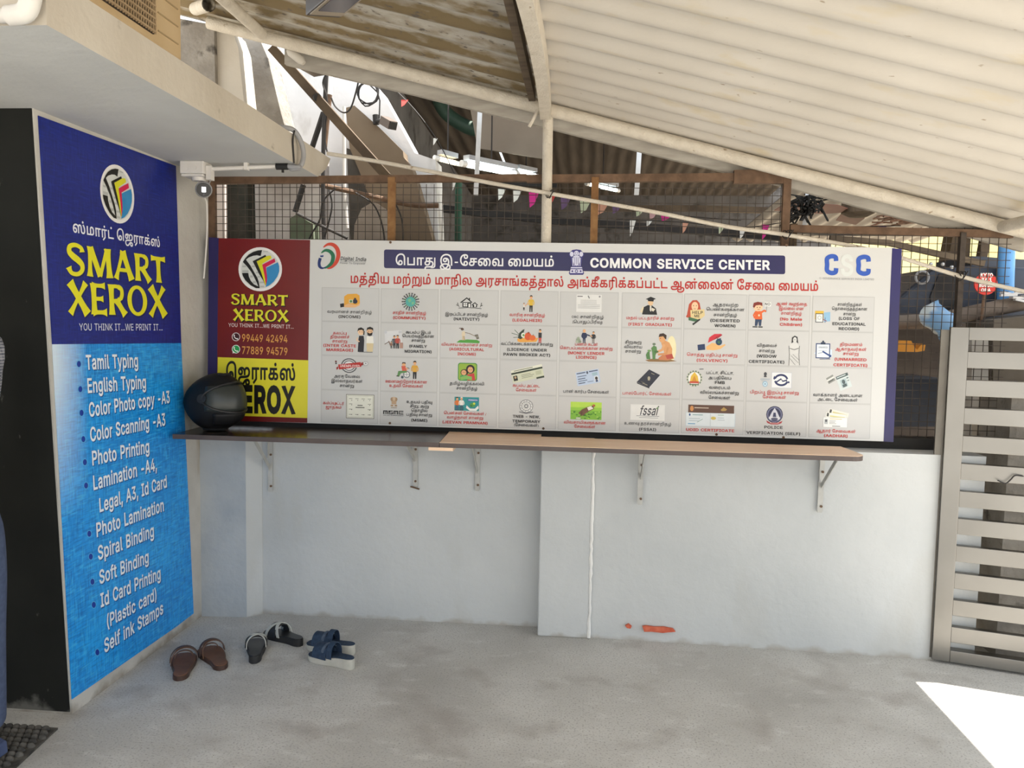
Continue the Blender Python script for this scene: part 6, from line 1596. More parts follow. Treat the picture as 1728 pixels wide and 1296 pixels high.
# ------------------------------------------------------------------ outdoor unit on the slab
az = ZT
yA, yB = wx(60, -60, XF - .004).y, wx(312, 100, XF - .004).y
yg = wx(262, 70, XF - .004).y
ac = thing('outdoor_unit', (XF - .16, (yA + yB) / 2, az), 'beige air conditioner outdoor unit standing on the slab', 'air conditioner')
m_beige = mat('beige_enamel', (.50, .36, .20), (.56, .42, .25), rough=.5, scale=5)
yA = yB - .64
b = MB(); b.box((XF - .33, yA, az + .001), (XF - .012, yB, az + .40)); b.build('casing', m_beige, ac, bevel=.012)
b = MB()
for i in range(6):
    z = az + .05 + i * .055
    b.box((XF - .0121, yg + .03, z), (XF - .009, yB - .03, z + .004))
b.build('louvres', mat('beige_shadow_enamel', (.33, .24, .13), rough=.5), ac)
b = MB(); b.box((XF - .012, yA + .02, az + .03), (XF - .006, yg, az + .385)); b.build('grille_recess', mat('dark_brown_void', (.035, .025, .018), rough=.8), ac)
b = MB()
for i in range(18):
    z = az + .034 + i * .019
    b.box((XF - .006, yA + .02, z), (XF + .001, yg, z + .0055))
for i in range(34):
    y = yA + .02 + i * (yg - yA - .02) / 33
    b.box((XF - .004, y - .002, az + .03), (XF - .001, y + .002, az + .385))
b.build('grille', mat('beige_wire', (.33, .23, .13), (.38, .27, .16), rough=.5), ac)
b = MB()
for y in (yA + .1, yB - .12):
    b.box((XF - .3, y - .03, az), (XF - .02, y + .03, az + .012))
b.build('feet', m_grey_pl, ac)

# ------------------------------------------------------------------ lamp under the stained sheet
q = [fl(u, v, 2.58) for u, v in ((515, 27), (574, 31), (700, -75), (640, -79))]
lm = thing('batten_lamp', q[0], 'dark lamp housing hung under the stained roof sheet', 'lamp')
b = MB(); b.prism(q, (0, 0, .055)); b.build('housing', mat('dim_bronze', (.06, .052, .05), (.09, .078, .072), rough=.4), lm, bevel=.006)
c = sum(q, Vector()) / 4
b = MB(); b.prism([c + (p - c) * .9 * Vector((1, 1, 1)) + Vector((0, 0, -.004)) for p in q], (0, 0, .006)); b.build('frame', mat('dull_beige', (.30, .25, .19), rough=.5), lm)
b = MB(); b.prism([c + (p - c) * .72 + Vector((0, 0, -.008)) for p in q], (0, 0, .006)); b.build('lamp_glass', mat('grey_violet_glass', (.10, .095, .11), rough=.2), lm)
b = MB()
for p in (q[0], q[2]):
    pp = c + (p - c) * .6
    b.tube([pp + Vector((0, 0, .05)), Vector((pp.x, pp.y, zr(pp.x) + .02))], .004, 6)
b.build('hanger', m_cable, lm)

# ------------------------------------------------------------------ steel gate
g0 = fl(1572, 1117); g1 = fl(1728, 1141)
gd = (g1 - g0); gd.z = 0; gd.normalize()
gn = Vector((gd.y, -gd.x, 0))               # towards the room
gate = thing('gate', g0, 'brushed steel gate of horizontal slats at the right edge', 'gate')
GM = Matrix.Translation(g0) @ Matrix(((gd.x, -gn.x, 0, 0), (gd.y, -gn.y, 0, 0), (0, 0, 1, 0), (0, 0, 0, 1)))
GH, GWD = 1.523, 1.15
b = MB(); b.box((0, 0, .012), (.072, .05, GH), M=GM); b.build('stile', m_steel, gate, bevel=.002)
b = MB(); b.box((GWD - .06, 0, .012), (GWD, .05, GH), M=GM); b.build('stile', m_steel, gate, bevel=.002)
b = MB(); b.box((.072, 0, GH - .056), (GWD - .06, .05, GH), M=GM); b.build('top_rail', m_steel, gate, bevel=.002)
b = MB(); b.box((.072, 0, .012), (GWD - .06, .05, .066), M=GM); b.build('bottom_rail', m_steel, gate, bevel=.002)
b = MB(); b.box((-.034, .025, .012), (-.001, .06, GH - .012), M=GM); b.build('stile_side_strip', mat('dark_steel', (.16, .145, .125), (.2, .185, .16), rough=.5, metal=.8), gate)  # strip standing in for the stile's dark side face
for i in range(11):
    z = GH - .107 - i * .1243
    b = MB(); b.box((.072, .008, z - .072), (GWD - .06, .042, z), M=GM); b.build('slat', m_steel, gate, bevel=.002)
for z in (.35, 1.2):
    b = MB(); b.tube([GM @ Vector((GWD + .01, .025, z - .05)), GM @ Vector((GWD + .01, .025, z + .05))], .014, 10); b.build('hinge', m_steel, gate)
b = MB(); c = GM @ Vector((.26, -.004, .855))
b.tube(arc([c + Vector((-.05, 0, .005)), c + Vector((-.02, -.006, -.006)), c + Vector((.0, -.008, .012)), c + Vector((.015, -.01, .03)), c + Vector((.05, -.01, .028))], 5), .003, 6)
tag(b.build('wire_loop', m_cable), 'black wire looped over a slat of the steel gate', 'wire')

# ------------------------------------------------------------------ footwear on the floor


def sole_half(t, w):
    return w * (.60 + .10 * math.sin(math.pi * min(t, .35) / .35) * .0 + .40 * max(0, math.sin(math.pi * (t - .30) / 1.02)) ** 1.0 if t > .30 else .60 * (max(0, 1 - ((.16 - t) / .16) ** 2) ** .5 if t < .16 else 1)) * (1 if t < .84 else max(0, 1 - ((t - .84) / .165) ** 2) ** .5)


def sole(L, w, heel, toe, base, name, m, parent, shrink=0.0, curve=.01, th=None):
    """foot-shaped layer: heel / toe = top heights, base = bottom heights as function"""
    b = MB()
    ts = [.004, .02, .05, .10, .16, .25, .35, .45, .55, .65, .75, .84, .90, .95, .98, .996]
    rg = []
    for t in ts:
        hw = max(sole_half(t, w) - shrink, .003)
        y = t * L
        top = heel + (toe - heel) * (3 * t * t - 2 * t ** 3)
        if th is not None:
            lo = top - th
        else:
            lo = base + (curve * ((t - .78) / .22) ** 2 if t > .78 else 0)
        off = .006 * math.sin(math.pi * t)
        rg.append([Vector((-hw + off, y, lo)), Vector((hw + off, y, lo)), Vector((hw + off, y, top)), Vector((-hw + off, y, top))])
    b.rings(rg, 0)
    o = b.build(name, m, parent, True, bevel=.0025)
    return o


def strap(name, m, parent, L, w, t0, t1, rise, top, width, th=.0035, n=14, extra=0.0, skew=0.0):
    """band arching from the left edge at t0 to the right edge at t1"""
    b = MB()
    rg = []
    for i in range(n + 1):
        s = i / n
        a = math.pi * s
        t = t0 + (t1 - t0) * s
        hw = (sole_half(t, w) + .002 + extra)
        x = -hw * math.cos(a) + .006 * math.sin(math.pi * t)
        z = top(t) - .006 + (rise + .006) * math.sin(a) ** .75
        y = t * L + skew * math.sin(a)
        nx, nz = -math.cos(a), max(math.sin(a), .15)
        l = math.hypot(nx, nz); nx /= l; nz /= l
        wd = width(s) / 2 if callable(width) else width / 2
        rg.append([Vector((x, y - wd, z)), Vector((x, y + wd, z)), Vector((x + nx * th, y + wd, z + nz * th)), Vector((x + nx * th, y - wd, z + nz * th))])
    b.rings(rg, 0)
    return b.build(name, m, parent, True)


def place(t, heel_px, toe_px, L):
    a, c = fl(*heel_px), fl(*toe_px)
    d = (c - a); ang = math.atan2(d.y, d.x) - math.pi / 2
    t.location = a
    t.rotation_euler = (0, 0, ang)


def dup(root, label):
    r = root.copy(); COL.objects.link(r); r['label'] = label
    for ch in list(root.children):
        c = ch.copy(); COL.objects.link(c); c.parent = r; c.matrix_parent_inverse = ch.matrix_parent_inverse.copy()
        for g in list(ch.children):
            e = g.copy(); COL.objects.link(e); e.parent = c; e.matrix_parent_inverse = g.matrix_parent_inverse.copy()
    return r


m_lea = mat('worn_brown_leather', (.11, .055, .033), (.16, .08, .048), rough=.55, scale=14)
m_lea_d = mat('dark_brown_leather', (.055, .028, .02), (.08, .043, .03), rough=.5, scale=14)
m_fb = mat('worn_tan_footbed', (.19, .085, .045), (.10, .048, .03), rough=.6, scale=9)
m_blk = mat('black_rubber', (.016, .016, .017), (.026, .026, .027), rough=.6, scale=14)
m_wst = mat('grey_white_strap', (.42, .42, .38), (.50, .50, .46), rough=.55, scale=20)
m_nav = mat('navy_fabric', (.018, .035, .07), (.03, .055, .10), rough=.8, scale=60)
m_wsl = mat('cream_foam_sole', (.42, .41, .36), (.50, .48, .43), rough=.8, scale=20)

t = thing('sandal', (0, 0, 0), 'brown leather sandal nearest the blue banner', 'sandal', 'brown leather sandals')
L, w = .255, .054
sole(L, w, .020, .017, 0, 'sole', m_lea_d, t)
sole(L, w, .024, .021, 0, 'footbed', m_fb, t, .003, th=.0038)
tp = lambda q: .022
strap('toe_strap', m_lea_d, t, L, w, .66, .72, .045, tp, .016, skew=.03)
strap('side_strap', m_lea, t, L, w, .52, .74, .040, tp, lambda s: .012 + .012 * s, skew=.045)
strap('toe_loop', m_lea, t, L, w * .62, .78, .84, .026, tp, .010)
s1 = t
t = dup(s1, 'brown leather sandal, the second from the blue banner')
place(s1, (303, 1150), (311, 1104), L)
place(t, (375, 1132), (345, 1094), L)

t = thing('slipper', (0, 0, 0), 'black slipper with a pale strap, its heel towards the viewer', 'slipper', 'black slippers with pale straps')
L, w = .245, .045
sole(L, w, .034, .020, 0, 'sole', m_blk, t, curve=.012)
sole(L, w, .037, .023, 0, 'footbed', m_dark, t, .003, th=.0028)
tp = lambda q: .022 + .014 * (1 - q)
strap('strap', m_wst, t, L, w, .50, .80, .045, tp, .017)
strap('strap', m_wst, t, L, w, .80, .52, .047, tp, .014)
strap('lining', m_blk, t, L, w, .66, .70, .040, tp, .05)
s2 = t
t = dup(s2, 'black slipper with pale straps lying behind the blue wedge sandals')
place(s2, (429, 1121), (431, 1080), L)
place(t, (509, 1091), (454, 1072), L)

t = thing('wedge_sandal', (0, 0, 0), 'navy wedge sandal with a thick pale sole, nearer to the viewer', 'sandal', 'navy wedge sandals')
L, w = .245, .044
sole(L, w, .046, .024, 0, 'wedge_sole', m_wsl, t, curve=.012)
sole(L, w, .050, .028, 0, 'footbed', m_nav, t, .003, th=.0038)
tp = lambda q: .048 - .02 * (3 * q * q - 2 * q ** 3)
u_ = strap('vamp', m_nav, t, L, w, .66, .70, .042, tp, .075)
strap('fringe', mat('navy_fringe', (.05, .075, .12), (.09, .12, .17), rough=.85, scale=70), u_, L, w, .60, .60, .047, tp, .014)
strap('ankle_loop', m_nav, t, L, w, .46, .48, .056, tp, .026)
s3 = t
t = dup(s3, 'navy wedge sandal with a thick pale sole, the farther of the two')
place(s3, (597, 1130), (521, 1109), L)
place(t, (599, 1105), (507, 1090), L)

# ------------------------------------------------------------------ rubber doormat
mtm = thing('doormat', (-2.1, 2.4, 0), 'dark knobbly rubber doormat in front of the black wall', 'doormat')
m_rub = mat('dusty_rubber', (.045, .042, .038), (.13, .12, .105), rough=.8, scale=26)
m0, m1, m2_ = fl(108, 1216), fl(40, 1300), fl(0, 1216)
xr_ = -1.93
b = MB(); b.prism([(-2.62, 1.95, .0005), (fl(30, 1296).x, 2.37, .0005), (fl(112, 1220).x, 2.655, .0005), (-2.62, 2.655, .0005)], (0, 0, .006)); b.build('base', m_rub, mtm)
b = MB()
random.seed(2)
for i in range(26):
    for j in range(24):
        x = -2.60 + i * .028 + (j % 2) * .014; y = 1.97 + j * .029
        edge = fl(30, 1296).x + (y - 2.37) * (fl(112, 1220).x - fl(30, 1296).x) / (2.655 - 2.37) if y > 2.3 else fl(30, 1296).x
        if x > edge - .01 or y > 2.645:
            continue
        b.ball((x, y, .0075), .0145, 8, 5, 0, (1.1, .8, .95))
o = b.build('knobs', m_rub, mtm, True); o['kind'] = 'stuff'
# ------------------------------------------------------------------ person at the left edge
m_skin = mat('skin', (.23, .12, .075), (.27, .145, .09), rough=.55, scale=14)
m_jean = mat('slate_blue_trousers', (.055, .075, .14), (.075, .10, .18), rough=.9, scale=60)
m_shirt = mat('grey_plaid_shirt', (.22, .23, .27), (.26, .27, .31), rough=.9, scale=20)


def plaid(m):
    nt = m.node_tree
    b = nt.nodes['Principled BSDF']
    cur = b.inputs['Base Color'].links[0].from_socket
    tc = nt.nodes.new('ShaderNodeTexCoord')
    for d, sc, c in (('X', 14, (.06, .07, .10)), ('Z', 14, (.06, .07, .10)), ('Y', 14, (.06, .07, .10)), ('Z', 31, (.5, .5, .52))):
        w = nt.nodes.new('ShaderNodeTexWave'); w.bands_direction = d; w.inputs['Scale'].default_value = sc
        nt.links.new(tc.outputs['Object'], w.inputs['Vector'])
        r = nt.nodes.new('ShaderNodeValToRGB'); r.color_ramp.elements[0].position = .72; r.color_ramp.elements[1].position = .8
        r.color_ramp.elements[1].color = (.6, .6, .6, 1)
        nt.links.new(w.outputs['Fac'], r.inputs['Fac'])
        mx = nt.nodes.new('ShaderNodeMix'); mx.data_type = 'RGBA'
        nt.links.new(r.outputs['Color'], mx.inputs['Factor']); nt.links.new(cur, mx.inputs['A']); mx.inputs['B'].default_value = (*c, 1)
        cur = mx.outputs['Result']
    nt.links.new(cur, b.inputs['Base Color'])


plaid(m_shirt)


def skin(name, verts, edges, radii, m, parent, sub=2, root=0):
    me = bpy.data.meshes.new(name)
    me.from_pydata(verts, edges, [])
    o = bpy.data.objects.new(name, me)
    COL.objects.link(o)
    me.materials.append(m)
    md = o.modifiers.new('skin', 'SKIN'); md.use_smooth_shade = True
    ly = me.skin_vertices[0].data if me.skin_vertices else None
    if ly is None:
        bm = bmesh.new(); bm.from_mesh(me); bm.verts.layers.skin.verify(); bm.to_mesh(me); bm.free()
        ly = me.skin_vertices[0].data
    for i, r in enumerate(radii):
        ly[i].radius = (r, r) if not isinstance(r, tuple) else r
        ly[i].use_root = i == root
    sb = o.modifiers.new('sub', 'SUBSURF'); sb.levels = sub; sb.render_levels = sub
    o.parent = parent
    return o


PX0, PY0 = -1.986, 2.31
per = thing('person', (PX0, PY0, .016), 'person in a grey plaid shirt and slate blue trousers at the left edge', 'person')
per.rotation_euler = (0, 0, -math.pi / 2)
V = [(0, 0, .93), (0, 0, 1.08), (0, -.01, 1.24), (0, 0, 1.40), (0, .0, 1.475), (0, -.012, 1.535), (0, -.02, 1.60), (0, -.012, 1.685)]
Rr = [(.10, .075), (.10, .075), (.11, .075), (.09, .06), (.055, .055), (.066, .074), (.085, .10), (.07, .085)]
E_ = [(0, 1), (1, 2), (2, 3), (3, 4), (4, 5), (5, 6), (6, 7)]


def chain(pts, rs, start):
    prev = start
    for p, r in zip(pts, rs):
        V.append(p); Rr.append(r); E_.append((prev, len(V) - 1)); prev = len(V) - 1
    return prev


for s in (-1, 1):
    chain([(s * .095, 0, .84), (s * .105, .016, .66), (s * .11, .018, .47), (s * .112, .016, .30), (s * .112, .012, .09), (s * .113, -.06, .045), (s * .116, -.14, .03)], [.060, .050, .044, .042, .036, .036, .032], 0)
    h = chain([(s * .165, 0, 1.385), (s * .20, -.03, 1.24), (s * .21, -.06, 1.09), (s * .205, -.12, .98), (s * .20, -.16, .91), (s * .195, -.19, .86)], [.045, .042, .040, .036, (.028, .022), (.036, .018)], 3)
    base = V[h]
    for k in range(4):
        y = base[1] - .028 + k * .019
        ln = (.062, .072, .068, .052)[k]
        chain([(base[0] - s * .004, y, base[2] - .03), (base[0] - s * .010, y, base[2] - .03 - ln * .55), (base[0] - s * .022, y + .002, base[2] - .03 - ln)], [.0095, .0088, .0078], h)
    chain([(base[0] - s * .004, base[1] - .045, base[2] + .012), (base[0] - s * .008, base[1] - .058, base[2] - .018), (base[0] - s * .012, base[1] - .056, base[2] - .042)], [.011, .0098, .0085], h - 1)
# nose and ears grow out of the head
chain([(0, -.112, 1.608)], [.014], 6)
for s in (-1, 1):
    chain([(s * .083, .0, 1.615)], [(.008, .02)], 6)
skin('body', V, E_, Rr, m_skin, per, 2)
tv = [(0, 0, .97), (0, 0, .90)]; te = [(0, 1)]; tr = [(.160, .118), (.16, .122)]
for s in (-1, 1):
    p = 1
    for q, r in (((s * .095, .012, .80), .090), ((s * .107, .02, .62), .078), ((s * .112, .016, .42), .068), ((s * .113, .015, .22), .065), ((s * .113, .012, .085), .064)):
        tv.append(q); tr.append(r); te.append((p, len(tv) - 1)); p = len(tv) - 1
skin('trousers', tv, te, tr, m_jean, per, 2)
sv = [(0, 0, .86), (0, 0, 1.0), (0, -.005, 1.2), (0, 0, 1.38), (0, 0, 1.455)]
sr = [(.165, .165), (.160, .130), (.165, .102), (.14, .09), (.07, .066)]
se = [(0, 1), (1, 2), (2, 3), (3, 4)]
for s in (-1, 1):
    p = 3
    for q, r in (((s * .165, 0, 1.385), .07), ((s * .20, -.03, 1.25), .060), ((s * .212, -.06, 1.12), .056)):
        sv.append(q); sr.append(r); se.append((p, len(sv) - 1)); p = len(sv) - 1
skin('shirt', sv, se, sr, m_shirt, per, 2)
b = MB()
b.rings([[Vector((math.sin(th) * math.cos(a) * .083, math.sin(th) * math.sin(a) * .098 + .012 * math.sin(th), 1.615 + math.cos(th) * .115)) for a in [2 * math.pi * k / 20 for k in range(20)]] for th in np.linspace(.05, 1.25, 8)], 0, True, False)
o = b.build('hair', mat('black_hair', (.010, .008, .007), rough=.6), None, True); o.parent = per
for s in (-1, 1):
    b = MB(); b.ball((s * .030, -.094, 1.622), .012, 12, 8); o = b.build('eye', mat('eye_white', (.6, .58, .55), rough=.3), None, True); o.parent = per
    b = MB(); b.ball((s * .030, -.1025, 1.622), .0052, 10, 6); o = b.build('iris', mat('dark_iris', (.02, .012, .008), rough=.3), None, True); o.parent = per
    b = MB(); b.tube([(s * .015, -.104, 1.645), (s * .032, -.103, 1.650), (s * .048, -.092, 1.645)], .003, 6); o = b.build('eyebrow', mat('black_hair', (.010, .008, .007), rough=.6), None, True); o.parent = per
    b = MB(); b.rings([[Vector((s * .113 + wd * c_, y, z_)) for c_, z_ in ((-1, .006), (1, .006), (.85, h_), (-.85, h_))] for y, wd, h_ in ((.07, .03, .05), (.0, .038, .075), (-.08, .044, .06), (-.15, .042, .045), (-.185, .026, .03))], 0)
    o = b.build('shoe', mat('blue_canvas', (.05, .07, .15), (.07, .095, .19), rough=.8), None, True, bevel=.006); o.parent = per
b = MB(); b.ball((0, -.098, 1.568), .022, 12, 6, 0, (1, .45, .28)); o = b.build('mouth', mat('lips', (.20, .07, .055), rough=.5), None, True); o.parent = per

# ------------------------------------------------------------------ above and behind the slab, on the left
o = slab(((296, 30), (361, 42), (364, 175), (296, 165)), 4.05, .14, 'cement_pillar', m_cement); tag(o, 'rough grey cement pillar behind the outdoor unit', 'pillar')
o = slab(((358, 40), (392, 52), (402, 80), (412, 175), (360, 172)), 4.08, .16, 'cream_pillar', m_fascia); tag(o, 'cream washed pillar beside the rough cement one', 'pillar')
o = slab(((409, 62), (440, 70), (452, 98), (462, 140), (474, 190), (484, 225), (492, 300), (405, 300), (408, 150)), 4.35, .18, 'shaded_wall', m_cement); tag(o, 'shaded cement wall end above the slab, its shade put into the grey', 'wall')  # shaded part of the wall in grey; the white wall is its sunlit part
o = slab(((450, 98), (470, 96), (530, 130), (600, 118), (640, 150), (668, 200), (700, 258), (735, 270), (740, 420), (420, 420), (470, 290)), 4.75, .2, 'white_wall', m_whitewash); tag(o, 'white washed wall behind the leaning plank', 'wall')
# far left behind the mesh: brick, dark gap
o = slab(((340, 290), (379, 290), (386, 1000), (340, 1000)), 4.30, .03, 'brick_pier', m_pink); tag(o, 'pinkish plastered pier behind the mesh in the corner', 'pier')
o = slab(((374, 285), (417, 285), (420, 440), (376, 440)), 4.36, .1, 'mossy_post', mat('mossy_dark', (.025, .03, .024), (.06, .055, .045), rough=.95, scale=9)); tag(o, 'dark mossy post behind the mesh beside the pink pier', 'post')
o = slab(((415, 260), (546, 260), (546, 440), (416, 440)), 4.55, .1, 'pale_wall', mat('pale_brick_wash', (.55, .50, .48), (.64, .60, .58), rough=.95, scale=11, bump=.6)); tag(o, 'pale washed wall behind the mesh above the red panel', 'wall')
# leaning plank and underside of a stair
b = MB()
a, c = wy(462, 84, 4.16), wy(655, 300, 4.16)
b.bar(a, c, .045, .085, up=(0, 1, 0))
tag(b.build('leaning_plank', m_wood_old), 'weathered wooden plank leaning down from the roof edge', 'plank')
b = MB(); c = wy(534, 164, 4.13); b.tube([c + Vector((-.01, .01, 0)), c + Vector((.01, -.01, -.004))], .022, 10); tag(b.build('bolt', m_cable), 'black bolt head on the leaning plank', 'bolt')
q = ((583, 182), (598, 178), (640, 215), (680, 255), (681, 265), (694, 282), (702, 305), (735, 425), (640, 425), (622, 330), (607, 290), (590, 250))
o = slab(q, 4.58, .12, 'stair_flight', mat('brown_soffit', (.19, .14, .095), (.23, .175, .12), rough=.9, scale=3)); tag(o, 'brown underside of a stair flight in front of the white wall', 'stair')
o = slab(((585, 250), (603, 255), (628, 330), (640, 425), (592, 425)), 4.60, .05, 'shadowed_wall', mat('shaded_render', (.06, .055, .048), (.10, .09, .08), rough=.95, scale=8)); tag(o, 'shadowed wall strip left of the stair underside, coloured dark', 'wall')  # wall strip in shadow, the darkness put into its colour
b = MB(); zl = wy(600, 424, 4.4).z; b.box((-1.75, 4.34, -.13), (-.62, 4.54, zl)); tag(b.build('rubble_ledge', m_cement), 'rough cement ledge behind the half wall', 'ledge')
o = slab(((596, 425), (598, 380), (610, 352), (630, 340), (650, 352), (652, 425)), 4.40, .12, 'sack', mat('dusty_sack', (.30, .25, .21), (.38, .33, .28), rough=.95, scale=6, bump=.5)); tag(o, 'dusty rounded sack behind the mesh', 'sack')
o = slab(((490, 421), (490, 368), (500, 362), (528, 378), (530, 421)), 4.38, .1, 'green_sack', mat('faded_green', (.10, .13, .085), (.15, .175, .12), rough=.95, scale=9)); tag(o, 'faded green sack behind the mesh', 'sack')
# white pipes and dark conduits on the white wall
YB = {'dark cabl': 0, 'short whi': 8, 'thin whit': 5, 'black bar': 2,  'brown bar': 4, 'rusty bar': 3, 'thin dark': -1}
for px, r, m, lab in ((((553, 95), (548, 180), (545, 300), (547, 420)), .012, m_cable, 'dark cable bundle dropping down the white wall'),
                      (((558, 118), (556, 165)), .016, m_white_pl, 'short white pipe at the top of the white wall'),
                      (((581, 180), (581, 300), (586, 385)), .010, m_white_pl, 'thin white pipe beside the stair underside'),
                      (((546, 190), (527, 248)), .016, m_cable, 'black bar slanting behind the end of the slab'),
                      (((556, 160), (547, 252)), .016, m_rust, 'brown bar standing behind the end of the slab'),
                      (((512, 312), (498, 358)), .016, m_cable, 'black bar, bent, behind the mesh'),
                      (((540, 312), (600, 325), (690, 345), (740, 347)), .014, m_rust, 'rusty bar crossing behind the mesh'),
                      (((500, 360), (540, 380), (586, 402)), .008, m_cable, 'thin dark rod sloping behind the mesh')):
    b = MB(); b.tube(arc([wy(u, v, 4.30 + .045 * YB[lab[:9]]) for u, v in px], 5), r, 8); tag(b.build('wall_pipe' if m is m_white_pl else 'bar', m, None, True), lab, 'pipe' if m is m_white_pl else 'bar')
for px, lab in ((((559, 165), (566, 180), (580, 190), (592, 182), (602, 150), (606, 130)), 'black cable sagging across the white wall'),
                (((553, 120), (545, 140), (552, 170), (548, 230), (553, 260)), 'black cable beside the white pipe'),
                (((566, 318), (545, 340), (540, 370), (524, 398), (516, 420)), 'black cable curving behind the mesh'),
                (((600, 325), (630, 345), (645, 380), (650, 420)), 'black cable arching over the sack'),
                (((555, 320), (560, 350), (548, 400)), 'thin black cable hanging behind the mesh'),
                (((660, 330), (678, 370), (680, 420)), 'thin black cable right of the orange fence post')):
    b = MB(); b.tube(arc([wy(u, v, 4.22) for u, v in px], 6), .0045, 6); tag(b.build('cable', m_cable), lab, 'cable')
b = MB()
c = wy(622, 158, 4.5)
cp = []
for i in range(50):
    a = i / 49 * 2 * math.pi * 3.1
    cp.append(c + Vector(((.058 + .004 * math.sin(i)) * math.cos(a), -.004 * i / 10, (.064 + .006 * math.sin(i * 1.3)) * math.sin(a) - .004 * math.sin(a * .33))))
b.tube([wy(610, 130, 4.5)] + cp + [wy(641, 170, 4.5), wy(640, 200, 4.5)], .004, 6)
tag(b.build('cable_coil', m_cable), 'coil of black cable hanging under the roof edge', 'cable')
vc = thing('security_camera', wy(655, 208, 4.5), 'small brown camera on the white wall below the cable coil', 'camera')
b = MB(); b.bar(wy(648, 203, 4.48), wy(663, 212, 4.40), .05, .045); b.build('camera_body', mat('brown_plastic', (.12, .09, .07), rough=.5), vc)
b = MB(); b.bar(wy(660, 210.5, 4.412), wy(664, 212.5, 4.395), .042, .038); b.build('camera_face', m_cable, vc)
b = MB(); b.tube([wy(636, 204, 4.55), wy(648, 203, 4.48)], .01, 8); b.tube([wy(634, 194, 4.56), wy(635, 210, 4.56)], .018, 10); b.build('mount', m_cable, vc)

# ------------------------------------------------------------------ neighbouring shed behind the mesh
m_dkroof = mat('dark_brown_sheet', (.06, .046, .034), (.095, .073, .055), rough=.85, scale=3, stretch=(6, .6, 1))
m_ltroof = mat('weathered_zinc', (.33, .29, .25), (.44, .40, .36), rough=.7, scale=4, stretch=(5, .5, 1))


def zs(y, up=0.0):
    return 2.72 - (y - 4.5) * .045 + up


def shed_sheet(name, x0, x1, y0, y1, m, label, pitch=.11, amp=.014, up=0.0):
    b = MB()
    n = int((x1 - x0) / pitch * 8)
    vs = []
    for j, y in enumerate((y0, y1)):
        for k in (0, 1):
            for i in range(n + 1):
                x = x0 + (x1 - x0) * i / n
                vs.append((x, y, zs(y, up) + k * .006 + amp * math.cos(2 * math.pi * x / pitch)))
    N = n + 1
    fs = []
    for i in range(n):
        fs += [(i, i + 1, 2 * N + i + 1, 2 * N + i), (N + i, 3 * N + i, 3 * N + i + 1, N + i + 1), (i, N + i, N + i + 1, i + 1), (2 * N + i, 2 * N + i + 1, 3 * N + i + 1, 3 * N + i)]
    b.add(vs, fs)
    tag(b.build(name, m, None, True), label, 'roof sheet')


shed_sheet('shed_roof', -.78, 1.95, 4.2, 9.3, m_dkroof, 'dark brown corrugated roof of the neighbouring shed', amp=.006, up=.42)
shed_sheet('shed_roof', -2.2, -.80, 4.98, 9.3, m_dkroof, 'dark brown roof sheet of the shed behind the white wall', amp=.006, up=.42)
shed_sheet('shed_roof', 1.22, 2.75, 4.32, 7.0, m_ltroof, 'pale weathered zinc roof at the right of the neighbouring shed', up=-.36)
m_shedw = mat('dark_grey_wall', (.10, .093, .09), (.14, .13, .125), rough=.95, scale=5)  # dark of the shed interior put into this wall colour
layer(m_shedw, (.05, .045, .04), 8, .55, .7, seed=4)
b = MB(); b.box((-1.5, 9.0, -.1), (2.62, 9.2, 3.2)); tag(b.build('shed_wall', m_shedw), 'dark grey rear wall of the neighbouring shed', 'wall')
b = MB(); b.box((-1.5, 4.98, -.1), (-1.3, 9.0, 3.1)); tag(b.build('shed_side_wall', m_shedw), 'dark side wall of the neighbouring shed', 'wall')
o = slab(((790, 165), (930, 195), (930, 270), (806, 250)), 5.3, .02, 'hanging_sheet', mat('brown_grey_board', (.19, .155, .12), (.23, .19, .15), rough=.8, scale=3)); tag(o, 'brown grey board hanging below the shed roof', 'board')
o = slab(((1090, 196), (1330, 286), (1330, 312), (1250, 300), (1160, 272), (1120, 236)), 5.0, .05, 'old_beam', m_wood_old); tag(o, 'old splintered timber under the shed roof', 'timber')
# beams
for px, y, w_, lab in ((((640, 340), (700, 347), (925, 372), (1100, 384), (1330, 402)), 6.0, .05, 'long dark iron beam behind the mesh'),
                       (((1020, 352), (1180, 352), (1330, 356)), 7.2, .05, 'grey wooden beam high behind the mesh'),
                       (((1330, 388), (1420, 392), (1500, 391), (1620, 394)), 4.6, .035, 'brown rail right of the tall fence post'),
                       (((1400, 402), (1500, 410), (1580, 428), (1660, 445)), 4.5, .03, 'dark branch sloping behind the right mesh'),
                       (((735, 300), (800, 305), (940, 312)), 6.5, .05, 'dark beam below the tube lamp')):
    b = MB()
    p = [wy(u, v, y) for u, v in px]
    for i in range(len(p) - 1):
        b.bar(p[i], p[i + 1], w_, w_)
    tag(b.build('beam', m_wood_old if 'wood' in lab or 'branch' in lab else m_cable), lab, 'beam')
# hanger strips
for (u0, v0), (u1, v1), m, lab in (((811, 165), (803, 330), m_bright, 'bright steel strip hanging left of the roof post'), ((1080, 238), (1074, 330), m_bright, 'bright steel strip hanging right of the roof post'), ((1365, 312), (1357, 390), m_bright, 'bright steel strip beside the tall brown fence post')):
    b = MB(); p, q = wy(u0, v0, 4.5), wy(u1, v1, 4.5); zt = 2.32 if u0 > 1300 else 3.12; p = p + (p - q) * ((zt - p.z) / (p.z - q.z)); b.bar(p, q, .026, .004, up=(0, 1, 0)); tag(b.build('hanger_strip', m), lab, 'strip')
b = MB(); b.tube(arc([wy(u, v, 5.8) for u, v in ((737, 160), (752, 190), (790, 215), (830, 222))], 5), .05, 10); tag(b.build('green_hose', mat('dull_green_plastic', (.03, .065, .045), (.045, .085, .06), rough=.5), None, True), 'thick dull green hose under the shed roof', 'hose')
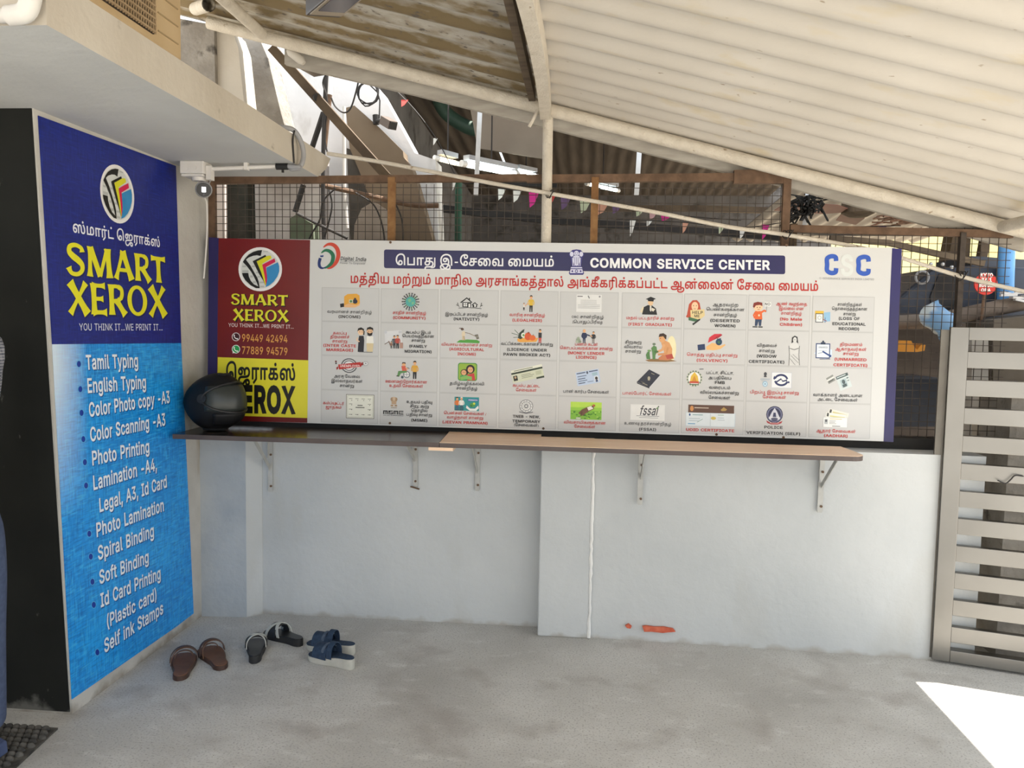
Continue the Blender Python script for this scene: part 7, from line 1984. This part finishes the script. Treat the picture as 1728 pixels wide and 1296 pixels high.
b = MB(); b.tube([wy(774, 300, 4.8), wy(773, 415, 4.8), Vector((wy(773, 415, 4.8).x, 4.8, -.13))], .022, 10); tag(b.build('green_pipe', mat('dark_green_paint', (.01, .055, .03), (.015, .075, .04), rough=.5), None, True), 'dark green upright pipe behind the mesh', 'pipe')
# tube lamps


def tube_lamp(p, q, r, c, s, label):
    t = thing('tube_lamp', p, label, 'lamp')
    b = MB(); b.tube([p, q], r, 10); b.build('tube', glow('tube_%d' % int(c[0] * 100), c, s), t)
    b = MB(); d = (q - p).normalized()
    b.tube([p - d * .04, p], r * 1.15, 10); b.tube([q, q + d * .04], r * 1.15, 10); b.build('end_caps', m_white_pl, t)
    b = MB(); b.bar(p + Vector((0, .02, .045)), q + Vector((0, .02, .045)), .05, .03); b.build('batten', m_grey_pl, t)
    b = MB(); b.tube([(p + q) / 2 + Vector((0, .02, .05)), Vector(((p.x + q.x) / 2, (p.y + q.y) / 2 + .02, zs((p.y + q.y) / 2, .42)))], .005, 6); b.build('hanger', m_cable, t)


tube_lamp(wy(786, 277, 5.0), wy(868, 293, 5.4), .018, (.85, 1, .97), 7, 'lit white tube lamp in the shed, the longest of the lamps')
tube_lamp(wy(872, 291, 6.0), wy(902, 297, 6.2), .018, (.84, 1, .97), 6, 'short lit tube lamp in the shed just left of the roof post')
tube_lamp(wy(741, 268, 5.0), wy(768, 275, 5.1), .014, (1, .85, .5), 5, 'yellowish lit tube lamp at the left of the shed')
tube_lamp(wy(994, 311, 6.6), wy(1040, 321, 6.9), .014, (.86, 1, .98), 3.5, 'faint lit tube lamp behind the mesh right of the roof post')
# bunting
fcol = {'w': (.62, .60, .55), 'm': (.55, .03, .22), 'g': (.42, .45, .30), 'o': (.52, .26, .17), 'p': (.50, .30, .30), 'v': (.12, .07, .14), 'r': (.50, .06, .05), 'y': (.55, .48, .25)}


def bunting(px, flags, y, label, size):
    t = thing('bunting', wy(*px[0], y), label, 'bunting')
    b = MB(); b.tube(arc([wy(u, v, y) for u, v in px], 4), .003, 5); b.build('string', m_cable, t)
    xs = [p[0] for p in px]; ys = [p[1] for p in px]
    for u, c, w_, h_ in flags:
        v = float(np.interp(u, xs, ys))
        b = MB()
        b.prism([wy(u - w_ / 2, v, y), wy(u + w_ / 2, v + .5, y), wy(u + w_ * .22 - 3, v + h_ * .75, y - .015), wy(u - w_ * .30 - 2, v + h_, y - .02)], (0, .0025, 0))
        b.build('flag', mat('flag_' + c, fcol[c], rough=.85, scale=12), t)


bunting([(820, 316), (925, 327), (1030, 345), (1130, 362), (1250, 372)], [(847, 'w', 13, 19), (873, 'w', 14, 20), (901, 'm', 17, 26), (934, 'r', 8, 15), (955, 'v', 18, 22), (988, 'g', 19, 22), (1017, 'o', 20, 20), (1041, 'v', 16, 14), (1080, 'g', 14, 12), (1103, 'p', 14, 13), (1125, 'm', 20, 12), (1160, 'o', 12, 8)], 5.6, 'upper string of small coloured paper flags behind the mesh', 1)
bunting([(1040, 370), (1150, 375), (1250, 384), (1330, 374)], [(1068, 'w', 10, 28), (1096, 'w', 9, 10), (1157, 'o', 10, 18), (1218, 'g', 10, 14), (1254, 'w', 11, 20), (1292, 'm', 13, 26)], 5.2, 'lower string of small coloured paper flags behind the mesh', 1)
bunting([(1335, 383), (1420, 383), (1520, 381)], [(1345, 'v', 14, 6), (1375, 'y', 17, 7), (1405, 'w', 20, 8), (1436, 'p', 20, 8), (1465, 'y', 18, 6), (1490, 'v', 14, 6)], 5.0, 'string of little flags under the zinc roof', 1)
bunting([(655, 140), (700, 185), (740, 240), (770, 300)], [(683, 'r', 12, 12), (735, 'w', 7, 12), (768, 'w', 8, 26)], 4.7, 'string with a red scrap slanting across the dark shed opening', 1)
# ceiling fan
fc = wy(1448, 357, 4.75)
fan = thing('ceiling_fan', fc, 'rusty brown ceiling fan under the zinc roof', 'fan')
m_fan = mat('fan_brown', (.20, .085, .06), (.26, .12, .085), rough=.6, scale=6)
b = MB(); b.tube([fc + Vector((0, 0, d)) for d in (-.03, -.01, .05, .07)], [.05, .09, .09, .04], 16); b.build('motor', m_wood_old, fan, True)
b = MB(); b.tube([fc + Vector((0, 0, .06)), Vector((fc.x, fc.y, zs(fc.y, -.36)))], .012, 8); b.tube([fc + Vector((0, 0, .09)), fc + Vector((0, 0, .13))], [.03, .05], 10); b.build('rod', m_wood_old, fan)
for k in range(3):
    a = math.radians(200 + 120 * k)
    d = Vector((math.cos(a), math.sin(a), 0)); s = Vector((-d.y, d.x, .25)).normalized()
    b = MB(); b.prism([fc + d * .09 + s * .03, fc + d * .18 + s * .065, fc + d * .50 + s * .06, fc + d * .50 - s * .06, fc + d * .18 - s * .065, fc + d * .09 - s * .03], (0, 0, .004)); b.build('blade', m_fan, fan)
# dark thatch / rags
b = MB()
random.seed(9)
for i in range(130):
    u, v = random.uniform(1335, 1392), random.uniform(318, 352)
    v += (1392 - u) * .35
    b.bar(wy(u, v, 4.42 + random.uniform(-.1, .1)), wy(u + random.uniform(-26, 14), v + random.uniform(-4, 22), 4.42 + random.uniform(-.1, .1)), .009, .006)
o = b.build('thatch_bundle', mat('black_thatch', (.012, .012, .012), (.03, .028, .025), rough=.95)); tag(o, 'ragged black thatch hanging beside the bright steel strip', 'thatch'); o['kind'] = 'stuff'
b = MB()
for i in range(60):
    u = random.uniform(1470, 1570); v = 374 - (u - 1470) * .05 + random.uniform(-9, 8)
    b.bar(wy(u, v, 5.2 + random.uniform(-.2, .2)), wy(u + random.uniform(14, 40), v - random.uniform(-2, 9), 5.2 + random.uniform(-.2, .2)), .018, .008)
o = b.build('dry_thatch', mat('reddish_straw', (.28, .14, .09), (.45, .32, .24), rough=.95, scale=9)); tag(o, 'dry reddish straw along the edge of the zinc roof', 'straw'); o['kind'] = 'stuff'

# ------------------------------------------------------------------ yard seen through the right mesh
b = MB(); b.box((2.5, 11.0, -.4), (9, 11.2, 4.2)); tag(b.build('yellow_wall', mat('pale_yellow_wall', (.78, .66, .28), (.88, .80, .45), rough=.9, scale=.7)), 'sunny pale yellow wall beyond the yard', 'wall')
m_tarp = mat('slate_blue_paint', (.030, .038, .058), (.05, .06, .085), rough=.5, scale=3)
mach = thing('parked_cart', wy(1640, 600, 4.9), 'dark slate painted cart with a slanted hood behind the right mesh', 'cart')
b = MB()
b.prism([wy(u, v, 4.75) for u, v in ((1505, 512), (1570, 458), (1580, 452), (1640, 448), (1760, 452), (1760, 545), (1505, 545))], (0, .7, 0)); b.build('hood', m_tarp, mach, bevel=.02)
b = MB(); b.prism([wy(u, v, 4.74) for u, v in ((1570, 500), (1585, 462), (1612, 462), (1618, 500), (1600, 540), (1575, 540))], (0, .03, 0)); b.build('side_panel', m_dark, mach)
b = MB()
c = wy(1556, 468, 4.73)
b.tube([c + Vector((.035 * math.cos(a), 0, .035 * math.sin(a))) for a in np.linspace(0, 2 * math.pi, 18)], .007, 6); b.build('dial', m_grey_pl, mach)
for u, v in ((1571, 445.5), (1591, 446), (1606, 451)):
    b = MB(); b.ball(wy(u, v, 4.72), .011, 10, 6); b.build('rivet', m_bright, mach)
b = MB(); b.prism([wy(u, v, 5.2) for u, v in ((1640, 432), (1760, 440), (1760, 470), (1640, 466))], (0, .5, 0)); b.build('top_box', m_tarp, mach)
b = MB(); b.prism([wy(u, v, 4.78) for u, v in ((1505, 640), (1600, 640), (1600, 720), (1505, 720))], (0, .5, 0)); b.build('lower_body', m_tarp, mach)
ts = thing('round_sign', wy(1664, 479, 4.55), 'round red sign with white lettering beyond the mesh', 'sign')
c = wy(1664, 479, 4.46)
rr_ = (wy(1683, 479, 4.55) - wy(1645, 479, 4.55)).length / 2
b = MB(); b.tube([c + Vector((0, .01, 0)), c], rr_, 32); b.build('disc', mat('sign_red', hexc('d8382f'), hexc('e04438'), rough=.5), ts)
A = Art(lambda x, z, l: c + Vector((x, -l, -z)), .002)
for t_, z, w_, h_ in (('KYTO', -.036, .062, .019), ('351', -.011, .055, .018), ('BOSCH', .016, .072, .019), ('OPA', .041, .05, .016)):
    A.text('KYTO' if z < -.03 else t_ if t_ != 'BOSCH' else 'BDSSM', -w_ / 2, w_ / 2, z, h_, 'f0ece6', 60)
A.build('lettering', ts)
b = MB(); b.tube([c + Vector((0, .012, -.02)), c + Vector((0, .03, -.22))], .008, 8); b.build('stem', m_rust, ts)
b = MB(); b.tube([wy(1700, 380, 4.7), wy(1696, 515, 4.7)], .042, 16); tag(b.build('blue_post', mat('blue_enamel', (.10, .30, .62), (.14, .36, .70), rough=.35), None, True), 'blue round post at the right edge beyond the mesh', 'post')
b = MB()
pl_ = [wy(u, v, 4.55) for u, v in ((1500, 545), (1580, 540), (1660, 524), (1760, 505))]
b.tube(arc(pl_, 5), .042, 10); tag(b.build('log', mat('grey_bark', (.17, .135, .11), (.25, .205, .17), rough=.95, scale=9, bump=.5), None, True), 'grey log lying across behind the right mesh', 'log')
o = slab(((1610, 388), (1590, 392), (1598, 380), (1640, 376), (1636, 440), (1600, 440)), 5.6, .15, 'tree_stump', m_wood_old); tag(o, 'brown tree trunk piece against the yellow wall', 'trunk')
b = MB(); b.bar(wy(1665, 385, 5.5), wy(1655, 442, 5.5), .05, .05, up=(0, 1, 0)); tag(b.build('prop', m_wood_old), 'short brown prop against the yellow wall', 'prop')
# plastic bag, orange casing, clutter
b = MB()
random.seed(4)
rg = []
bc = wy(1585, 541, 4.40)
for i in range(9):
    th = .12 + (math.pi - .24) * i / 8
    rg.append([bc + Vector((math.sin(th) * math.cos(2 * math.pi * k / 14) * .095 * random.uniform(.8, 1.15), math.sin(th) * math.sin(2 * math.pi * k / 14) * .08, math.cos(th) * .078 * random.uniform(.9, 1.1) - .25 * .1 * math.cos(2 * math.pi * k / 14))) for k in range(14)])
b.rings(rg, 0)
m_bag = mat('blue_white_film', (.22, .42, .70), (.66, .74, .78), rough=.35, scale=7, detail=2, lo=.45, hi=.55)
tag(b.build('plastic_bag', m_bag, None, True), 'crumpled blue and white plastic bag hanging behind the mesh', 'bag')
b = MB()
b.prism([wy(u, v, 4.4) for u, v in ((1500, 575), (1538, 575), (1542, 585), (1548, 590), (1556, 580), (1562, 582), (1560, 592), (1548, 594), (1540, 594), (1500, 594))], (0, .36, 0))
tag(b.build('orange_casing', mat('orange_enamel', (.75, .30, .02), (.82, .36, .04), rough=.45)), 'bright orange machine casing behind the mesh', 'casing')
b = MB(); b.prism([wy(u, v, 5.6) for u, v in ((1490, 545), (1780, 530), (1780, 800), (1490, 800))], (0, .1, 0)); tag(b.build('low_wall', mat('brown_dark_render', (.045, .035, .03), (.075, .06, .05), rough=.95)), 'low dark brown wall in the yard behind the cart', 'wall')
o = slab(((1640, 565), (1668, 562), (1668, 760), (1640, 760)), 4.25, .2, 'concrete_post', mat('grey_render', (.34, .32, .29), (.42, .40, .37), rough=.95, scale=6)); tag(o, 'pale concrete post seen through the upper gate slats', 'post')
o = slab(((1676, 540), (1790, 528), (1790, 700), (1676, 700)), 4.35, .3, 'stone_slab', mat('brown_stone', (.10, .085, .065), (.14, .12, .10), rough=.95, scale=5)); tag(o, 'brown stone block behind the top of the gate', 'block')
b = MB()
for i in range(14):
    u = random.uniform(1680, 1760); v = random.uniform(492, 508)
    p = wy(u, v, 4.5)
    b.bar(p, p + Vector((random.uniform(.04, .08), random.uniform(-.02, .02), random.uniform(-.012, .012))), .03, .012)
o = b.build('scrap_heap', m_whitewash); tag(o, 'heap of pale scraps on the log at the right edge', 'scraps'); o['kind'] = 'stuff'
